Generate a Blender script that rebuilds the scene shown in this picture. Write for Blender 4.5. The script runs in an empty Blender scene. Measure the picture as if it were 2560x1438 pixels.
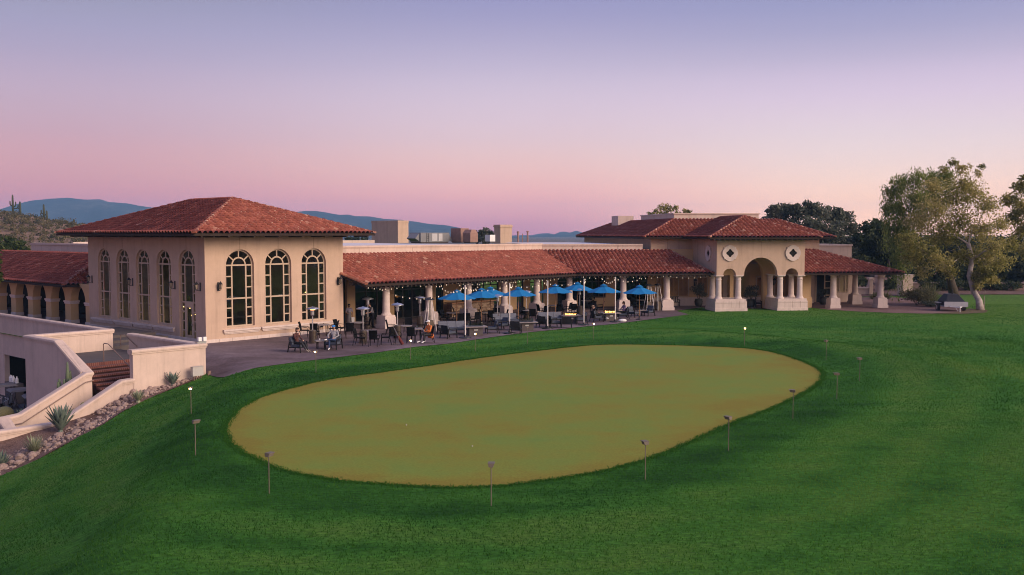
import bpy, bmesh, math, random
import numpy as np
from mathutils import Vector, Matrix
from mathutils.geometry import delaunay_2d_cdt

SC = bpy.context.scene
COL = SC.collection
R = math.radians
rng = random.Random(11)
nrng = np.random.default_rng(5)

# ------------------------------------------------------------------ camera
CAM_H = 6.8
PITCH = math.atan(136 / 2400)
cam_data = bpy.data.cameras.new('camera')
cam_data.sensor_width = 36.0
cam_data.lens = 36.0 * 2400 / 2560
cam_data.clip_end = 20000
cam = bpy.data.objects.new('camera', cam_data)
cam.location = (0, 0, CAM_H)
cam.rotation_euler = (math.pi / 2 - PITCH, 0, 0)
COL.objects.link(cam)
SC.camera = cam

# ------------------------------------------------------------------ sky and sun
GLOW = 0.7
SUN_EL, SUN_AZ = 25.0, 118.0        # azimuth clockwise from +Y (view direction)
W = bpy.data.worlds.new('World')
SC.world = W
W.use_nodes = True
nt = W.node_tree
nt.nodes.clear()
def wn(t, **k):
    n = nt.nodes.new(t)
    for a, b in k.items():
        setattr(n, a, b)
    return n
def srgb(r, g, b):
    f = lambda c: (c / 255 / 12.92) if c / 255 <= 0.04045 else ((c / 255 + 0.055) / 1.055) ** 2.4
    return (f(r), f(g), f(b), 1.0)
out = wn('ShaderNodeOutputWorld')
bg = wn('ShaderNodeBackground')
tc = wn('ShaderNodeTexCoord')
sep = wn('ShaderNodeSeparateXYZ')
nt.links.new(tc.outputs['Generated'], sep.inputs[0])
def ramp(stops):
    n = wn('ShaderNodeValToRGB')
    cr = n.color_ramp
    cr.interpolation = 'EASE'
    while len(cr.elements) > 1:
        cr.elements.remove(cr.elements[-1])
    cr.elements[0].position = stops[0][0]
    cr.elements[0].color = srgb(*stops[0][1])
    for p, c in stops[1:]:
        e = cr.elements.new(p)
        e.color = srgb(*c)
    return n
# dusk sky: belt of pink over the horizon, mauve then blue grey above; linear values, the near-horizon rows are
# stronger because the haze volume takes part of them away
SKY_Y = (583, 560, 540, 515, 490, 455, 420, 385, 350, 305, 260, 215, 170, 110, 50, 0)
SKY = (((0.771, 0.220, 0.266), (0.785, 0.227, 0.269), (0.814, 0.242, 0.275), (0.827, 0.264, 0.282), (0.778, 0.288, 0.293), (0.706, 0.311, 0.311), (0.664, 0.326, 0.335), (0.616, 0.330, 0.359), (0.557, 0.334, 0.386), (0.516, 0.345, 0.417), (0.480, 0.348, 0.442), (0.431, 0.332, 0.445), (0.374, 0.311, 0.438), (0.323, 0.293, 0.429), (0.283, 0.270, 0.387), (0.260, 0.251, 0.331)),
       ((0.816, 0.250, 0.313), (0.896, 0.290, 0.321), (1.071, 0.373, 0.343), (1.187, 0.454, 0.377), (1.112, 0.489, 0.406), (0.970, 0.505, 0.428), (0.877, 0.518, 0.457), (0.795, 0.518, 0.492), (0.716, 0.509, 0.530), (0.658, 0.498, 0.558), (0.606, 0.479, 0.566), (0.546, 0.448, 0.557), (0.470, 0.399, 0.529), (0.383, 0.338, 0.489), (0.309, 0.286, 0.458), (0.269, 0.259, 0.444)),
       ((1.930, 0.982, 0.508), (1.927, 0.991, 0.516), (1.885, 0.992, 0.531), (1.713, 0.948, 0.552), (1.405, 0.850, 0.569), (1.119, 0.751, 0.584), (0.949, 0.690, 0.604), (0.847, 0.652, 0.621), (0.766, 0.609, 0.624), (0.698, 0.556, 0.623), (0.635, 0.506, 0.619), (0.558, 0.454, 0.585), (0.451, 0.388, 0.524), (0.348, 0.322, 0.478), (0.286, 0.281, 0.453), (0.258, 0.265, 0.430)))
def sky_ramp(rows):
    n = wn('ShaderNodeValToRGB')
    cr = n.color_ramp
    cr.interpolation = 'LINEAR'
    zs = [math.sin(math.atan((583 - y) / 2400)) for y in SKY_Y]
    st = list(zip(zs, rows)) + [(0.42, (0.20, 0.235, 0.46)), (1.0, (0.115, 0.15, 0.36))]
    cr.elements[0].position = st[0][0]; cr.elements[0].color = (*st[0][1], 1)
    cr.elements[1].position = st[-1][0]; cr.elements[1].color = (*st[-1][1], 1)
    for p, c in st[1:-1]:
        e = cr.elements.new(p); e.color = (*c, 1)
    nt.links.new(sep.outputs['Z'], n.inputs[0])
    return n.outputs[0]
r3 = [sky_ramp(r_) for r_ in SKY]
def xmap(a, b):
    m_ = wn('ShaderNodeMapRange'); m_.interpolation_type = 'SMOOTHSTEP'
    m_.inputs['From Min'].default_value = a; m_.inputs['From Max'].default_value = b
    nt.links.new(sep.outputs['X'], m_.inputs['Value']); return m_.outputs[0]
m1_ = wn('ShaderNodeMix', data_type='RGBA'); nt.links.new(xmap(-0.46, 0.02), m1_.inputs['Factor']); nt.links.new(r3[0], m1_.inputs[6]); nt.links.new(r3[1], m1_.inputs[7])
mx = wn('ShaderNodeMix', data_type='RGBA'); nt.links.new(xmap(0.0, 0.36), mx.inputs['Factor']); nt.links.new(m1_.outputs[2], mx.inputs[6]); nt.links.new(r3[2], mx.inputs[7])
# the western afterglow, behind the photographer
dot = wn('ShaderNodeVectorMath', operation='DOT_PRODUCT')
nt.links.new(tc.outputs['Generated'], dot.inputs[0])
dot.inputs[1].default_value = (0.95, -0.28, 0.14)
gm = wn('ShaderNodeMapRange')
gm.interpolation_type = 'SMOOTHSTEP'
gm.inputs['From Min'].default_value = 0.2
gm.inputs['From Max'].default_value = 0.95
gm.inputs['To Max'].default_value = GLOW
nt.links.new(dot.outputs['Value'], gm.inputs['Value'])
ga = wn('ShaderNodeMix', data_type='RGBA', blend_type='ADD')
ga.clamp_result = False
nt.links.new(gm.outputs[0], ga.inputs['Factor'])
nt.links.new(mx.outputs[2], ga.inputs[6])
ga.inputs[7].default_value = (1.0, 0.80, 0.68, 1)
ga.clamp_factor = False
nt.links.new(ga.outputs[2], bg.inputs['Color'])
bg.inputs['Strength'].default_value = 1.0
nt.links.new(bg.outputs[0], out.inputs['Surface'])

sun_d = bpy.data.lights.new('sun', 'SUN')
sun_d.energy = 2.75
sun_d.angle = R(34)
sun_d.color = (1.0, 0.76, 0.55)
sun = bpy.data.objects.new('sun', sun_d)
COL.objects.link(sun)
_sd = Vector((math.sin(R(SUN_AZ)) * math.cos(R(SUN_EL)), math.cos(R(SUN_AZ)) * math.cos(R(SUN_EL)), math.sin(R(SUN_EL))))
sun.rotation_euler = _sd.to_track_quat('Z', 'Y').to_euler()
sun.location = (40, -40, 60)

SC.view_settings.view_transform = 'Standard'
SC.view_settings.look = 'None'
SC.view_settings.exposure = 0.38
SC.view_settings.gamma = 1.0
SC.render.engine = 'CYCLES'
cy = SC.cycles
cy.use_denoising = True
try:
    cy.denoiser = 'OPENIMAGEDENOISE'
except Exception:
    pass
cy.filter_width = 1.0
cy.max_bounces = 6
cy.diffuse_bounces = 3
cy.glossy_bounces = 3
cy.transmission_bounces = 4
cy.transparent_max_bounces = 8
cy.volume_bounces = 0
cy.sample_clamp_indirect = 4.0
cy.caustics_reflective = False
cy.caustics_refractive = False

# ------------------------------------------------------------------ helpers
def at(x, y, z=0.0):
    """point at height z under pixel (x, y) of the 2560 px wide photograph"""
    dx, dz = (x - 1280) / 2400, -(y - 719) / 2400
    d = Vector((dx, math.cos(PITCH) + dz * math.sin(PITCH), -math.sin(PITCH) + dz * math.cos(PITCH)))
    return Vector((0, 0, CAM_H)) + d * ((z - CAM_H) / d.z)

class Frame:
    def __init__(s, o, deg):
        s.o = Vector(o); s.deg = deg
        s.u = Vector((math.cos(R(deg)), math.sin(R(deg)), 0)); s.v = Vector((-s.u.y, s.u.x, 0))
    def p(s, a, b, z=0.0):
        return s.o + s.u * a + s.v * b + Vector((0, 0, z))
    def ab(s, P):
        d = Vector(P) - s.o
        return d.dot(s.u), d.dot(s.v)
FH = Frame((-18.8, 58.72, 0), 48)      # banquet hall
F1 = Frame((-8.99, 68.41, 0), 46.9)    # dining wing, slanting part (origin: first column)
F2 = Frame((9.76, 84.0, 0), 8)         # dining wing and pavilion, part facing the lawn

def tag(o, label=None, cat=None, group=None, kind=None):
    if label: o['label'] = label
    if cat: o['category'] = cat
    if group: o['group'] = group
    if kind: o['kind'] = kind
    return o

def thing(name, label, cat, loc=(0, 0, 0), rz=0.0, group=None):
    o = bpy.data.objects.new(name, None)
    o.empty_display_size = 0.3
    COL.objects.link(o)
    o.location = loc
    o.rotation_euler = (0, 0, rz)
    return tag(o, label, cat, group)

def dup(root, loc, rz, label=None, group=None, scale=None):
    r = root.copy(); COL.objects.link(r); r.location = loc; r.rotation_euler = (0, 0, rz)
    if label: r['label'] = label
    if group: r['group'] = group
    if scale: r.scale = (scale,) * 3
    for ch in list(root.children):
        c = ch.copy(); COL.objects.link(c); c.parent = r
        for g in ch.children:
            d = g.copy(); COL.objects.link(d); d.parent = c
    return r

class MB:
    """collects geometry for one mesh"""
    def __init__(s):
        s.v = []; s.f = []; s.m = []; s.cur = 0; s.tint = []
        s.t = None
    def add(s, vs, fs, mi=None, tint=None):
        n = len(s.v)
        s.v.extend([tuple(p) for p in vs])
        for f in fs:
            s.f.append(tuple(i + n for i in f)); s.m.append(s.cur if mi is None else mi)
            s.tint.append(rng.random() if tint is None else tint)
        return s
    def b(s, x0, x1, y0, y1, z0, z1, mi=None):
        vs = [(x0, y0, z0), (x1, y0, z0), (x1, y1, z0), (x0, y1, z0), (x0, y0, z1), (x1, y0, z1), (x1, y1, z1), (x0, y1, z1)]
        return s.add(vs, [(0, 3, 2, 1), (4, 5, 6, 7), (0, 1, 5, 4), (1, 2, 6, 5), (2, 3, 7, 6), (3, 0, 4, 7)], mi)
    def hexa(s, vs, mi=None):
        return s.add(vs, [(0, 3, 2, 1), (4, 5, 6, 7), (0, 1, 5, 4), (1, 2, 6, 5), (2, 3, 7, 6), (3, 0, 4, 7)], mi)
    def q(s, a, b, c, d, mi=None):
        return s.add([a, b, c, d], [(0, 1, 2, 3)], mi)
    def tube(s, pts, r, n=8, mi=None, cap=True, sq=1.0):
        pts = [Vector(p) for p in pts]
        rs = r if isinstance(r, (list, tuple)) else [r] * len(pts)
        rings = []; up = None
        for i, p in enumerate(pts):
            d = (pts[min(i + 1, len(pts) - 1)] - pts[max(i - 1, 0)])
            d = d.normalized() if d.length > 1e-9 else Vector((0, 0, 1))
            if up is None:
                up = Vector((0, 0, 1)) if abs(d.z) < 0.9 else Vector((1, 0, 0))
            x = up.cross(d)
            x = x.normalized() if x.length > 1e-6 else d.orthogonal().normalized()
            y = d.cross(x); up = y
            rings.append([p + (x * math.cos(2 * math.pi * k / n) + y * sq * math.sin(2 * math.pi * k / n)) * rs[i] for k in range(n)])
        vs = [p for ring in rings for p in ring]
        fs = []
        for i in range(len(pts) - 1):
            for k in range(n):
                a, b = i * n + k, i * n + (k + 1) % n
                fs.append((a, b, b + n, a + n))
        if cap:
            fs.append(tuple(range(n - 1, -1, -1)))
            fs.append(tuple((len(pts) - 1) * n + k for k in range(n)))
        return s.add(vs, fs, mi)
    def lathe(s, prof, n=16, c=(0, 0, 0), mi=None, cap=True):
        vs = []; fs = []
        for r, z in prof:
            for k in range(n):
                a = 2 * math.pi * k / n
                vs.append((c[0] + r * math.cos(a), c[1] + r * math.sin(a), c[2] + z))
        for i in range(len(prof) - 1):
            for k in range(n):
                a, b = i * n + k, i * n + (k + 1) % n
                fs.append((a, b, b + n, a + n))
        if cap:
            fs.append(tuple(range(n - 1, -1, -1)))
            fs.append(tuple((len(prof) - 1) * n + k for k in range(n)))
        return s.add(vs, fs, mi)
    def ball(s, c, r, n=10, m=7, mi=None):
        rx, ry, rz = r if isinstance(r, (list, tuple)) else (r, r, r)
        vs = [(c[0], c[1], c[2] - rz)]
        for i in range(1, m):
            t = -math.pi / 2 + math.pi * i / m
            for k in range(n):
                a = 2 * math.pi * k / n
                vs.append((c[0] + rx * math.cos(t) * math.cos(a), c[1] + ry * math.cos(t) * math.sin(a), c[2] + rz * math.sin(t)))
        vs.append((c[0], c[1], c[2] + rz))
        fs = [(0, 1 + (k + 1) % n, 1 + k) for k in range(n)]
        for i in range(m - 2):
            for k in range(n):
                a, b = 1 + i * n + k, 1 + i * n + (k + 1) % n
                fs.append((a, b, b + n, a + n))
        L = len(vs) - 1; o = 1 + (m - 2) * n
        fs += [(o + k, o + (k + 1) % n, L) for k in range(n)]
        return s.add(vs, fs, mi)
    def prism(s, poly, z0, z1, M=None, mi=None):
        """poly in (x, z); extruded in depth d from z0 to z1 by the map M(x, d, z), else poly in xy extruded in z"""
        n = len(poly)
        if M is None:
            vs = [(x, y, z0) for x, y in poly] + [(x, y, z1) for x, y in poly]
        else:
            vs = [M(x, z0, y) for x, y in poly] + [M(x, z1, y) for x, y in poly]
        fs = [tuple(range(n - 1, -1, -1)), tuple(range(n, 2 * n))] + [(k, (k + 1) % n, n + (k + 1) % n, n + k) for k in range(n)]
        return s.add(vs, fs, mi)
    def build(s, name, mats, parent=None, smooth=False, loc=None, rz=0.0, recalc=True, tint=False):
        me = bpy.data.meshes.new(name)
        me.from_pydata(s.v, [], s.f)
        ms = mats if isinstance(mats, (list, tuple)) else [mats]
        for m in ms: me.materials.append(m)
        if len(ms) > 1: me.polygons.foreach_set('material_index', s.m)
        if tint:
            at_ = me.attributes.new('tint', 'FLOAT', 'FACE'); at_.data.foreach_set('value', s.tint)
        if recalc:
            bm = bmesh.new(); bm.from_mesh(me); bmesh.ops.recalc_face_normals(bm, faces=bm.faces); bm.to_mesh(me); bm.free()
        if smooth:
            me.polygons.foreach_set('use_smooth', [True] * len(me.polygons))
        o = bpy.data.objects.new(name, me)
        COL.objects.link(o)
        if parent is not None: o.parent = parent
        if loc is not None: o.location = loc
        if rz: o.rotation_euler = (0, 0, rz)
        return o

def np_mesh(name, co, nper, mat, parent=None, tint=None, smooth=False):
    """co: (N*nper, 3) array of polygon corners, nper corners each"""
    me = bpy.data.meshes.new(name)
    nv = len(co); nf = nv // nper
    me.vertices.add(nv); me.vertices.foreach_set('co', np.asarray(co, np.float32).ravel())
    me.loops.add(nv); me.loops.foreach_set('vertex_index', np.arange(nv, dtype=np.int32))
    me.polygons.add(nf); me.polygons.foreach_set('loop_start', np.arange(0, nv, nper, dtype=np.int32))
    me.update(calc_edges=True)
    if tint is not None:
        a = me.attributes.new('tint', 'FLOAT', 'FACE'); a.data.foreach_set('value', np.asarray(tint, np.float32))
    if smooth: me.polygons.foreach_set('use_smooth', [True] * nf)
    me.materials.append(mat)
    o = bpy.data.objects.new(name, me); COL.objects.link(o)
    if parent is not None: o.parent = parent
    return o

# ------------------------------------------------------------------ materials
def mat_nodes(name):
    m = bpy.data.materials.new(name); m.use_nodes = True
    t = m.node_tree; p = t.nodes['Principled BSDF']
    return m, t, p

def pm(name, base, var=0.14, scale=3.0, rough=0.8, metal=0.0, bump=0.0, bscale=40.0, spec=0.3, stain=0.0, sscale=0.6, emit=None, es=0.0, stretch=None, drip=0.0):
    """base colour broken up by noise, optional larger stains and a bump"""
    m, t, p = mat_nodes(name)
    n, l = t.nodes, t.links
    p.inputs['Roughness'].default_value = rough
    p.inputs['Metallic'].default_value = metal
    p.inputs['Specular IOR Level'].default_value = spec
    tcn = n.new('ShaderNodeTexCoord')
    src = tcn.outputs['Object']
    if stretch:
        mp = n.new('ShaderNodeMapping'); mp.inputs['Scale'].default_value = stretch
        l.new(src, mp.inputs[0]); src = mp.outputs[0]
    nz = n.new('ShaderNodeTexNoise'); nz.inputs['Scale'].default_value = scale; nz.inputs['Detail'].default_value = 5; nz.inputs['Roughness'].default_value = 0.65
    l.new(src, nz.inputs['Vector'])
    cr = n.new('ShaderNodeValToRGB')
    e = cr.color_ramp.elements
    e[0].position, e[1].position = 0.3, 0.7
    e[0].color = (*[max(0, c * (1 - var)) for c in base], 1); e[1].color = (*[min(1, c * (1 + var)) for c in base], 1)
    l.new(nz.outputs['Fac'], cr.inputs[0])
    col = cr.outputs[0]
    if stain:
        n2 = n.new('ShaderNodeTexNoise'); n2.inputs['Scale'].default_value = sscale; n2.inputs['Detail'].default_value = 6; n2.inputs['Roughness'].default_value = 0.7
        l.new(src, n2.inputs['Vector'])
        r2 = n.new('ShaderNodeMapRange'); r2.inputs['From Min'].default_value = 0.42; r2.inputs['From Max'].default_value = 0.68
        r2.inputs['To Min'].default_value = 1.0; r2.inputs['To Max'].default_value = 1 - stain
        l.new(n2.outputs['Fac'], r2.inputs[0])
        mm = n.new('ShaderNodeMix'); mm.data_type = 'RGBA'; mm.blend_type = 'MULTIPLY'; mm.inputs['Factor'].default_value = 1
        l.new(col, mm.inputs[6]); l.new(r2.outputs[0], mm.inputs[7]); col = mm.outputs[2]
    if drip:
        m3 = n.new('ShaderNodeMapping'); m3.inputs['Scale'].default_value = (2.2, 2.2, 0.16); l.new(src, m3.inputs[0])
        n3 = n.new('ShaderNodeTexNoise'); n3.inputs['Scale'].default_value = 1.0; n3.inputs['Detail'].default_value = 6; n3.inputs['Roughness'].default_value = 0.7
        l.new(m3.outputs[0], n3.inputs['Vector'])
        r3_ = n.new('ShaderNodeMapRange'); r3_.inputs['From Min'].default_value = 0.5; r3_.inputs['From Max'].default_value = 0.72; r3_.inputs['To Min'].default_value = 1.0; r3_.inputs['To Max'].default_value = 1 - drip
        l.new(n3.outputs['Fac'], r3_.inputs[0])
        m4 = n.new('ShaderNodeMix'); m4.data_type = 'RGBA'; m4.blend_type = 'MULTIPLY'; m4.inputs['Factor'].default_value = 1
        l.new(col, m4.inputs[6]); l.new(r3_.outputs[0], m4.inputs[7]); col = m4.outputs[2]
    l.new(col, p.inputs['Base Color'])
    if bump:
        nb = n.new('ShaderNodeTexNoise'); nb.inputs['Scale'].default_value = bscale; nb.inputs['Detail'].default_value = 3
        l.new(src, nb.inputs['Vector'])
        bp = n.new('ShaderNodeBump'); bp.inputs['Strength'].default_value = bump; bp.inputs['Distance'].default_value = 0.02
        l.new(nb.outputs['Fac'], bp.inputs['Height']); l.new(bp.outputs[0], p.inputs['Normal'])
    if emit:
        p.inputs['Emission Color'].default_value = (*emit, 1); p.inputs['Emission Strength'].default_value = es
    return m

def glass_mat(name, tint=(0.30, 0.34, 0.28), refl=0.10):
    m, t, p = mat_nodes(name)
    n, l = t.nodes, t.links
    n.remove(p)
    tr = n.new('ShaderNodeBsdfTransparent'); tr.inputs[0].default_value = (*tint, 1)
    gl = n.new('ShaderNodeBsdfGlossy'); gl.inputs['Roughness'].default_value = 0.03; gl.inputs['Color'].default_value = (0.85, 0.9, 0.85, 1)
    fr = n.new('ShaderNodeFresnel'); fr.inputs['IOR'].default_value = 1.5
    nz = n.new('ShaderNodeTexNoise'); nz.inputs['Scale'].default_value = 0.9
    tcn = n.new('ShaderNodeTexCoord'); l.new(tcn.outputs['Object'], nz.inputs['Vector'])
    bp = n.new('ShaderNodeBump'); bp.inputs['Strength'].default_value = 0.04; bp.inputs['Distance'].default_value = 0.05
    l.new(nz.outputs['Fac'], bp.inputs['Height']); l.new(bp.outputs[0], gl.inputs['Normal'])
    mx_ = n.new('ShaderNodeMixShader'); l.new(fr.outputs[0], mx_.inputs[0]); l.new(tr.outputs[0], mx_.inputs[1]); l.new(gl.outputs[0], mx_.inputs[2])
    l.new(mx_.outputs[0], n['Material Output'].inputs['Surface'])
    return m

def tint_mat(name, stops, rough=0.8, bump=0.0, bscale=30, transl=0.0, spec=0.25, nscale=None):
    """colour picked per face from the 'tint' attribute"""
    m, t, p = mat_nodes(name)
    n, l = t.nodes, t.links
    a = n.new('ShaderNodeAttribute'); a.attribute_name = 'tint'
    cr = n.new('ShaderNodeValToRGB'); cr.color_ramp.interpolation = 'LINEAR'
    el = cr.color_ramp.elements
    while len(el) > 1: el.remove(el[-1])
    el[0].position = stops[0][0]; el[0].color = (*stops[0][1], 1)
    for q, c in stops[1:]:
        e = el.new(q); e.color = (*c, 1)
    l.new(a.outputs['Fac'], cr.inputs[0])
    col = cr.outputs[0]
    if nscale:
        tcn = n.new('ShaderNodeTexCoord')
        nz = n.new('ShaderNodeTexNoise'); nz.inputs['Scale'].default_value = nscale; nz.inputs['Detail'].default_value = 5
        l.new(tcn.outputs['Object'], nz.inputs['Vector'])
        mr_ = n.new('ShaderNodeMapRange'); mr_.inputs['From Min'].default_value = 0.3; mr_.inputs['From Max'].default_value = 0.7
        mr_.inputs['To Min'].default_value = 0.68; mr_.inputs['To Max'].default_value = 1.25
        l.new(nz.outputs['Fac'], mr_.inputs[0])
        mm = n.new('ShaderNodeMix'); mm.data_type = 'RGBA'; mm.blend_type = 'MULTIPLY'; mm.inputs['Factor'].default_value = 1
        l.new(col, mm.inputs[6]); l.new(mr_.outputs[0], mm.inputs[7]); col = mm.outputs[2]
    l.new(col, p.inputs['Base Color'])
    p.inputs['Roughness'].default_value = rough
    p.inputs['Specular IOR Level'].default_value = spec
    if transl:
        tl = n.new('ShaderNodeBsdfTranslucent'); l.new(col, tl.inputs[0])
        ms = n.new('ShaderNodeMixShader'); ms.inputs[0].default_value = transl
        l.new(p.outputs[0], ms.inputs[1]); l.new(tl.outputs[0], ms.inputs[2]); l.new(ms.outputs[0], n['Material Output'].inputs['Surface'])
    return m

M = {}
M['stucco'] = pm('tan_stucco', (0.52, 0.378, 0.288), var=0.05, scale=1.2, rough=0.95, bump=0.25, bscale=28, stain=0.10, sscale=0.35, spec=0.1, drip=0.16)
M['stucco_pale'] = pm('pale_pink_stucco', (0.60, 0.47, 0.40), var=0.05, scale=1.1, rough=0.95, bump=0.25, bscale=28, stain=0.13, sscale=0.4, spec=0.1, drip=0.2)
M['cast'] = pm('cast_stone', (0.64, 0.53, 0.48), var=0.07, scale=2.0, rough=0.9, bump=0.15, bscale=30, stain=0.12, sscale=0.9, spec=0.15, drip=0.15)
M['ochre'] = pm('ochre_stucco', (0.58, 0.39, 0.215), var=0.06, scale=1.2, rough=0.95, bump=0.2, stain=0.1, spec=0.1)
M['tile'] = tint_mat('terracotta_tile', [(0, (0.165, 0.040, 0.028)), (0.3, (0.215, 0.055, 0.038)), (0.7, (0.255, 0.068, 0.047)), (0.93, (0.30, 0.090, 0.061)), (0.965, (0.50, 0.34, 0.27)), (1, (0.52, 0.40, 0.33))], rough=0.7, spec=0.3)
M['ridge'] = tint_mat('ridge_tile', [(0, (0.25, 0.08, 0.05)), (0.6, (0.36, 0.15, 0.095)), (1, (0.50, 0.30, 0.21))], rough=0.85, nscale=1.5)
M['wood_dark'] = pm('dark_eave_wood', (0.045, 0.03, 0.024), var=0.3, scale=6, rough=0.8)
M['frame'] = pm('beige_window_frame', (0.46, 0.35, 0.26), var=0.05, rough=0.6)
M['frame_dark'] = pm('bronze_window_frame', (0.06, 0.05, 0.04), var=0.1, rough=0.5)
M['glass'] = glass_mat('window_glass', (0.84, 0.84, 0.72))
M['glass_clear'] = glass_mat('clear_glass', (0.7, 0.74, 0.74))
M['dim'] = pm('interior_plaster', (0.27, 0.235, 0.16), var=0.15, rough=0.9)
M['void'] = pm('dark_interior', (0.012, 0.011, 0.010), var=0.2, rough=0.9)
M['joint'] = pm('stucco_joint', (0.24, 0.165, 0.13), var=0.1, rough=0.95)
M['iron'] = pm('black_iron', (0.018, 0.016, 0.016), var=0.2, rough=0.45, spec=0.4)
M['lampglass'] = pm('lantern_glass', (0.30, 0.24, 0.18), var=0.1, rough=0.25)
M['black'] = pm('black_resin_wicker', (0.007, 0.0065, 0.007), var=0.25, scale=60, rough=0.75, spec=0.06, bump=0.3, bscale=90)
M['char'] = pm('charcoal_frame', (0.020, 0.018, 0.019), var=0.15, rough=0.65, spec=0.1)
M['cush'] = pm('slate_cushion', (0.065, 0.075, 0.105), var=0.12, scale=8, rough=0.9, bump=0.2, bscale=30)
M['cush_l'] = pm('grey_slat_cushion', (0.13, 0.14, 0.175), var=0.15, scale=8, rough=0.9)
M['blue'] = pm('blue_canvas', (0.006, 0.160, 0.385), var=0.07, scale=3, rough=0.75, bump=0.1, bscale=12)
M['pole_w'] = pm('white_pole_paint', (0.72, 0.66, 0.62), var=0.05, rough=0.5)
M['pole_wood'] = pm('umbrella_pole_wood', (0.32, 0.17, 0.09), var=0.2, scale=12, rough=0.6)
M['steel'] = pm('brushed_steel', (0.55, 0.55, 0.58), var=0.1, scale=8, rough=0.32, metal=0.9)
M['bronze'] = pm('hammered_bronze', (0.09, 0.07, 0.055), var=0.25, scale=14, rough=0.42, metal=0.6)
M['stone'] = pm('grey_stone_top', (0.23, 0.20, 0.20), var=0.12, scale=5, rough=0.7)
M['conc'] = pm('warm_grey_concrete', (0.10, 0.084, 0.082), var=0.1, scale=2, rough=0.9, stain=0.15)
M['ac'] = pm('grey_duct_paint', (0.20, 0.20, 0.21), var=0.1, rough=0.6)
M['rust'] = pm('rust_vent_paint', (0.30, 0.18, 0.145), var=0.15, rough=0.8)
M['whitemem'] = pm('white_roof_membrane', (0.62, 0.58, 0.60), var=0.06, rough=0.8)
M['white'] = pm('white_paint', (0.78, 0.76, 0.74), var=0.04, rough=0.5)
M['sky_roof'] = pm('flat_roof_coating', (0.30, 0.27, 0.26), var=0.1, rough=0.9)
def emat(name, col, s):
    m, t, p = mat_nodes(name)
    p.inputs['Base Color'].default_value = (*col, 1); p.inputs['Emission Color'].default_value = (*col, 1); p.inputs['Emission Strength'].default_value = s
    return m
M['lit'] = emat('lit_lamp_lens', (1.0, 0.62, 0.22), 45)
M['bulb'] = emat('lit_string_bulb', (1.0, 0.80, 0.58), 0.6)
M['flame'] = emat('gas_flame', (1.0, 0.36, 0.08), 9)
M['glow'] = emat('warm_indoor_lamp', (1.0, 0.66, 0.25), 14)
M['redglow'] = emat('red_sign_glow', (1.0, 0.03, 0.05), 4)
# ------------------------------------------------------------------ terrain
CREST_Y = [0, 8, 20, 28, 36, 44, 50, 54, 58, 64, 200]
CREST_X = [-5, -5.6, -7.2, -8.8, -10.4, -11.7, -12.6, -16.5, -22, -26, -26]
EDGE = [at(437, 971, -0.9), at(367, 999, -1.2), at(306, 1029, -1.5), at(260, 1060, -1.75), at(196, 1093, -2.05),
        at(153, 1118, -2.25), at(101, 1146, -2.5), at(0, 1191, -2.85)]
W5C = FH.p(-4.85, -8.25, -0.5)                      # outer corner of the lit stair wall
WALLBASE = [FH.p(a_, -8.3, z_) for a_, z_ in ((-5.42, -.68), (-7.5, -.94), (-8.96, -1.02), (-10.34, -1.57), (-11.06, -1.83), (-11.6, -1.93), (-12.07, -2.02), (-13.26, -2.17), (-14.97, -2.44), (-17, -2.7))] + [FH.p(a_, -9.3, z_) for a_, z_ in ((-9, -1.25), (-11, -1.9), (-13, -2.3), (-15, -2.6))]
_cp = [tuple(p) for p in EDGE] + [tuple(p) for p in WALLBASE] + [tuple(W5C)]
_cp += [(-26, 34, -4.0), (-24, 25, -3.9), (-20, 15, -3.4), tuple(at(0, 1438, -1.3)), tuple(at(0, 1310, -2.1)), (-31, 42, -4.2), (-12, 12, -1.6)]
_cp += [(np.interp(y, CREST_Y, CREST_X) + o, y, 0.0) for y in (4, 12, 20, 28, 36, 44, 50) for o in (0, 3)]
_cp = np.array(_cp, float)
def _tps(r):
    return np.where(r > 1e-9, r * r * np.log(np.maximum(r, 1e-9)), 0.0)
NCP = len(_cp)
_K = _tps(np.hypot(_cp[:, None, 0] - _cp[None, :, 0], _cp[:, None, 1] - _cp[None, :, 1])) + np.eye(NCP) * 0.5
_P = np.c_[np.ones(NCP), _cp[:, :2]]
_Aa = np.block([[_K, _P], [_P.T, np.zeros((3, 3))]])
WTP = np.linalg.solve(_Aa, np.r_[_cp[:, 2], np.zeros(3)])
def terr_np(x, y):
    x = np.asarray(x, float); y = np.asarray(y, float)
    d = np.interp(y, CREST_Y, CREST_X) - x
    r = np.hypot(x[..., None] - _cp[:, 0], y[..., None] - _cp[:, 1])
    z = _tps(r) @ WTP[:NCP] + WTP[NCP] + WTP[NCP + 1] * x + WTP[NCP + 2] * y
    t = np.clip(d / 3.0, 0, 1); t = t * t * (3 - 2 * t)
    z = np.clip(z, -4.25, 0.0) * t
    z = np.where(y > 56, 0.0, z)
    # gentle swell of the lawn at the right
    sw = 0.55 * np.exp(-(((x - 27) / 6) ** 2 + ((y - 52) / 12) ** 2)) + 0.35 * np.exp(-(((x - 19) / 5) ** 2 + ((y - 27) / 6) ** 2)) + 0.4 * np.exp(-(((x - 34) / 7) ** 2 + ((y - 72) / 7) ** 2))
    ee = np.sqrt(((x - 2) / 13.5) ** 2 + ((y - 41.5) / 17.5) ** 2)
    bk = np.clip((x - 4) / 8, 0, 1) * np.clip((y - 36) / 8, 0, 1); sw = sw + 0.38 * bk * np.exp(-((ee - 1.42) / 0.17) ** 2)
    far = np.clip((y - 93) / 22, 0, 1) * np.clip((x - 36) / 10, 0, 1) * 0.55
    return z + sw + far
def terr(x, y):
    return float(terr_np(np.array([x]), np.array([y]))[0])
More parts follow.
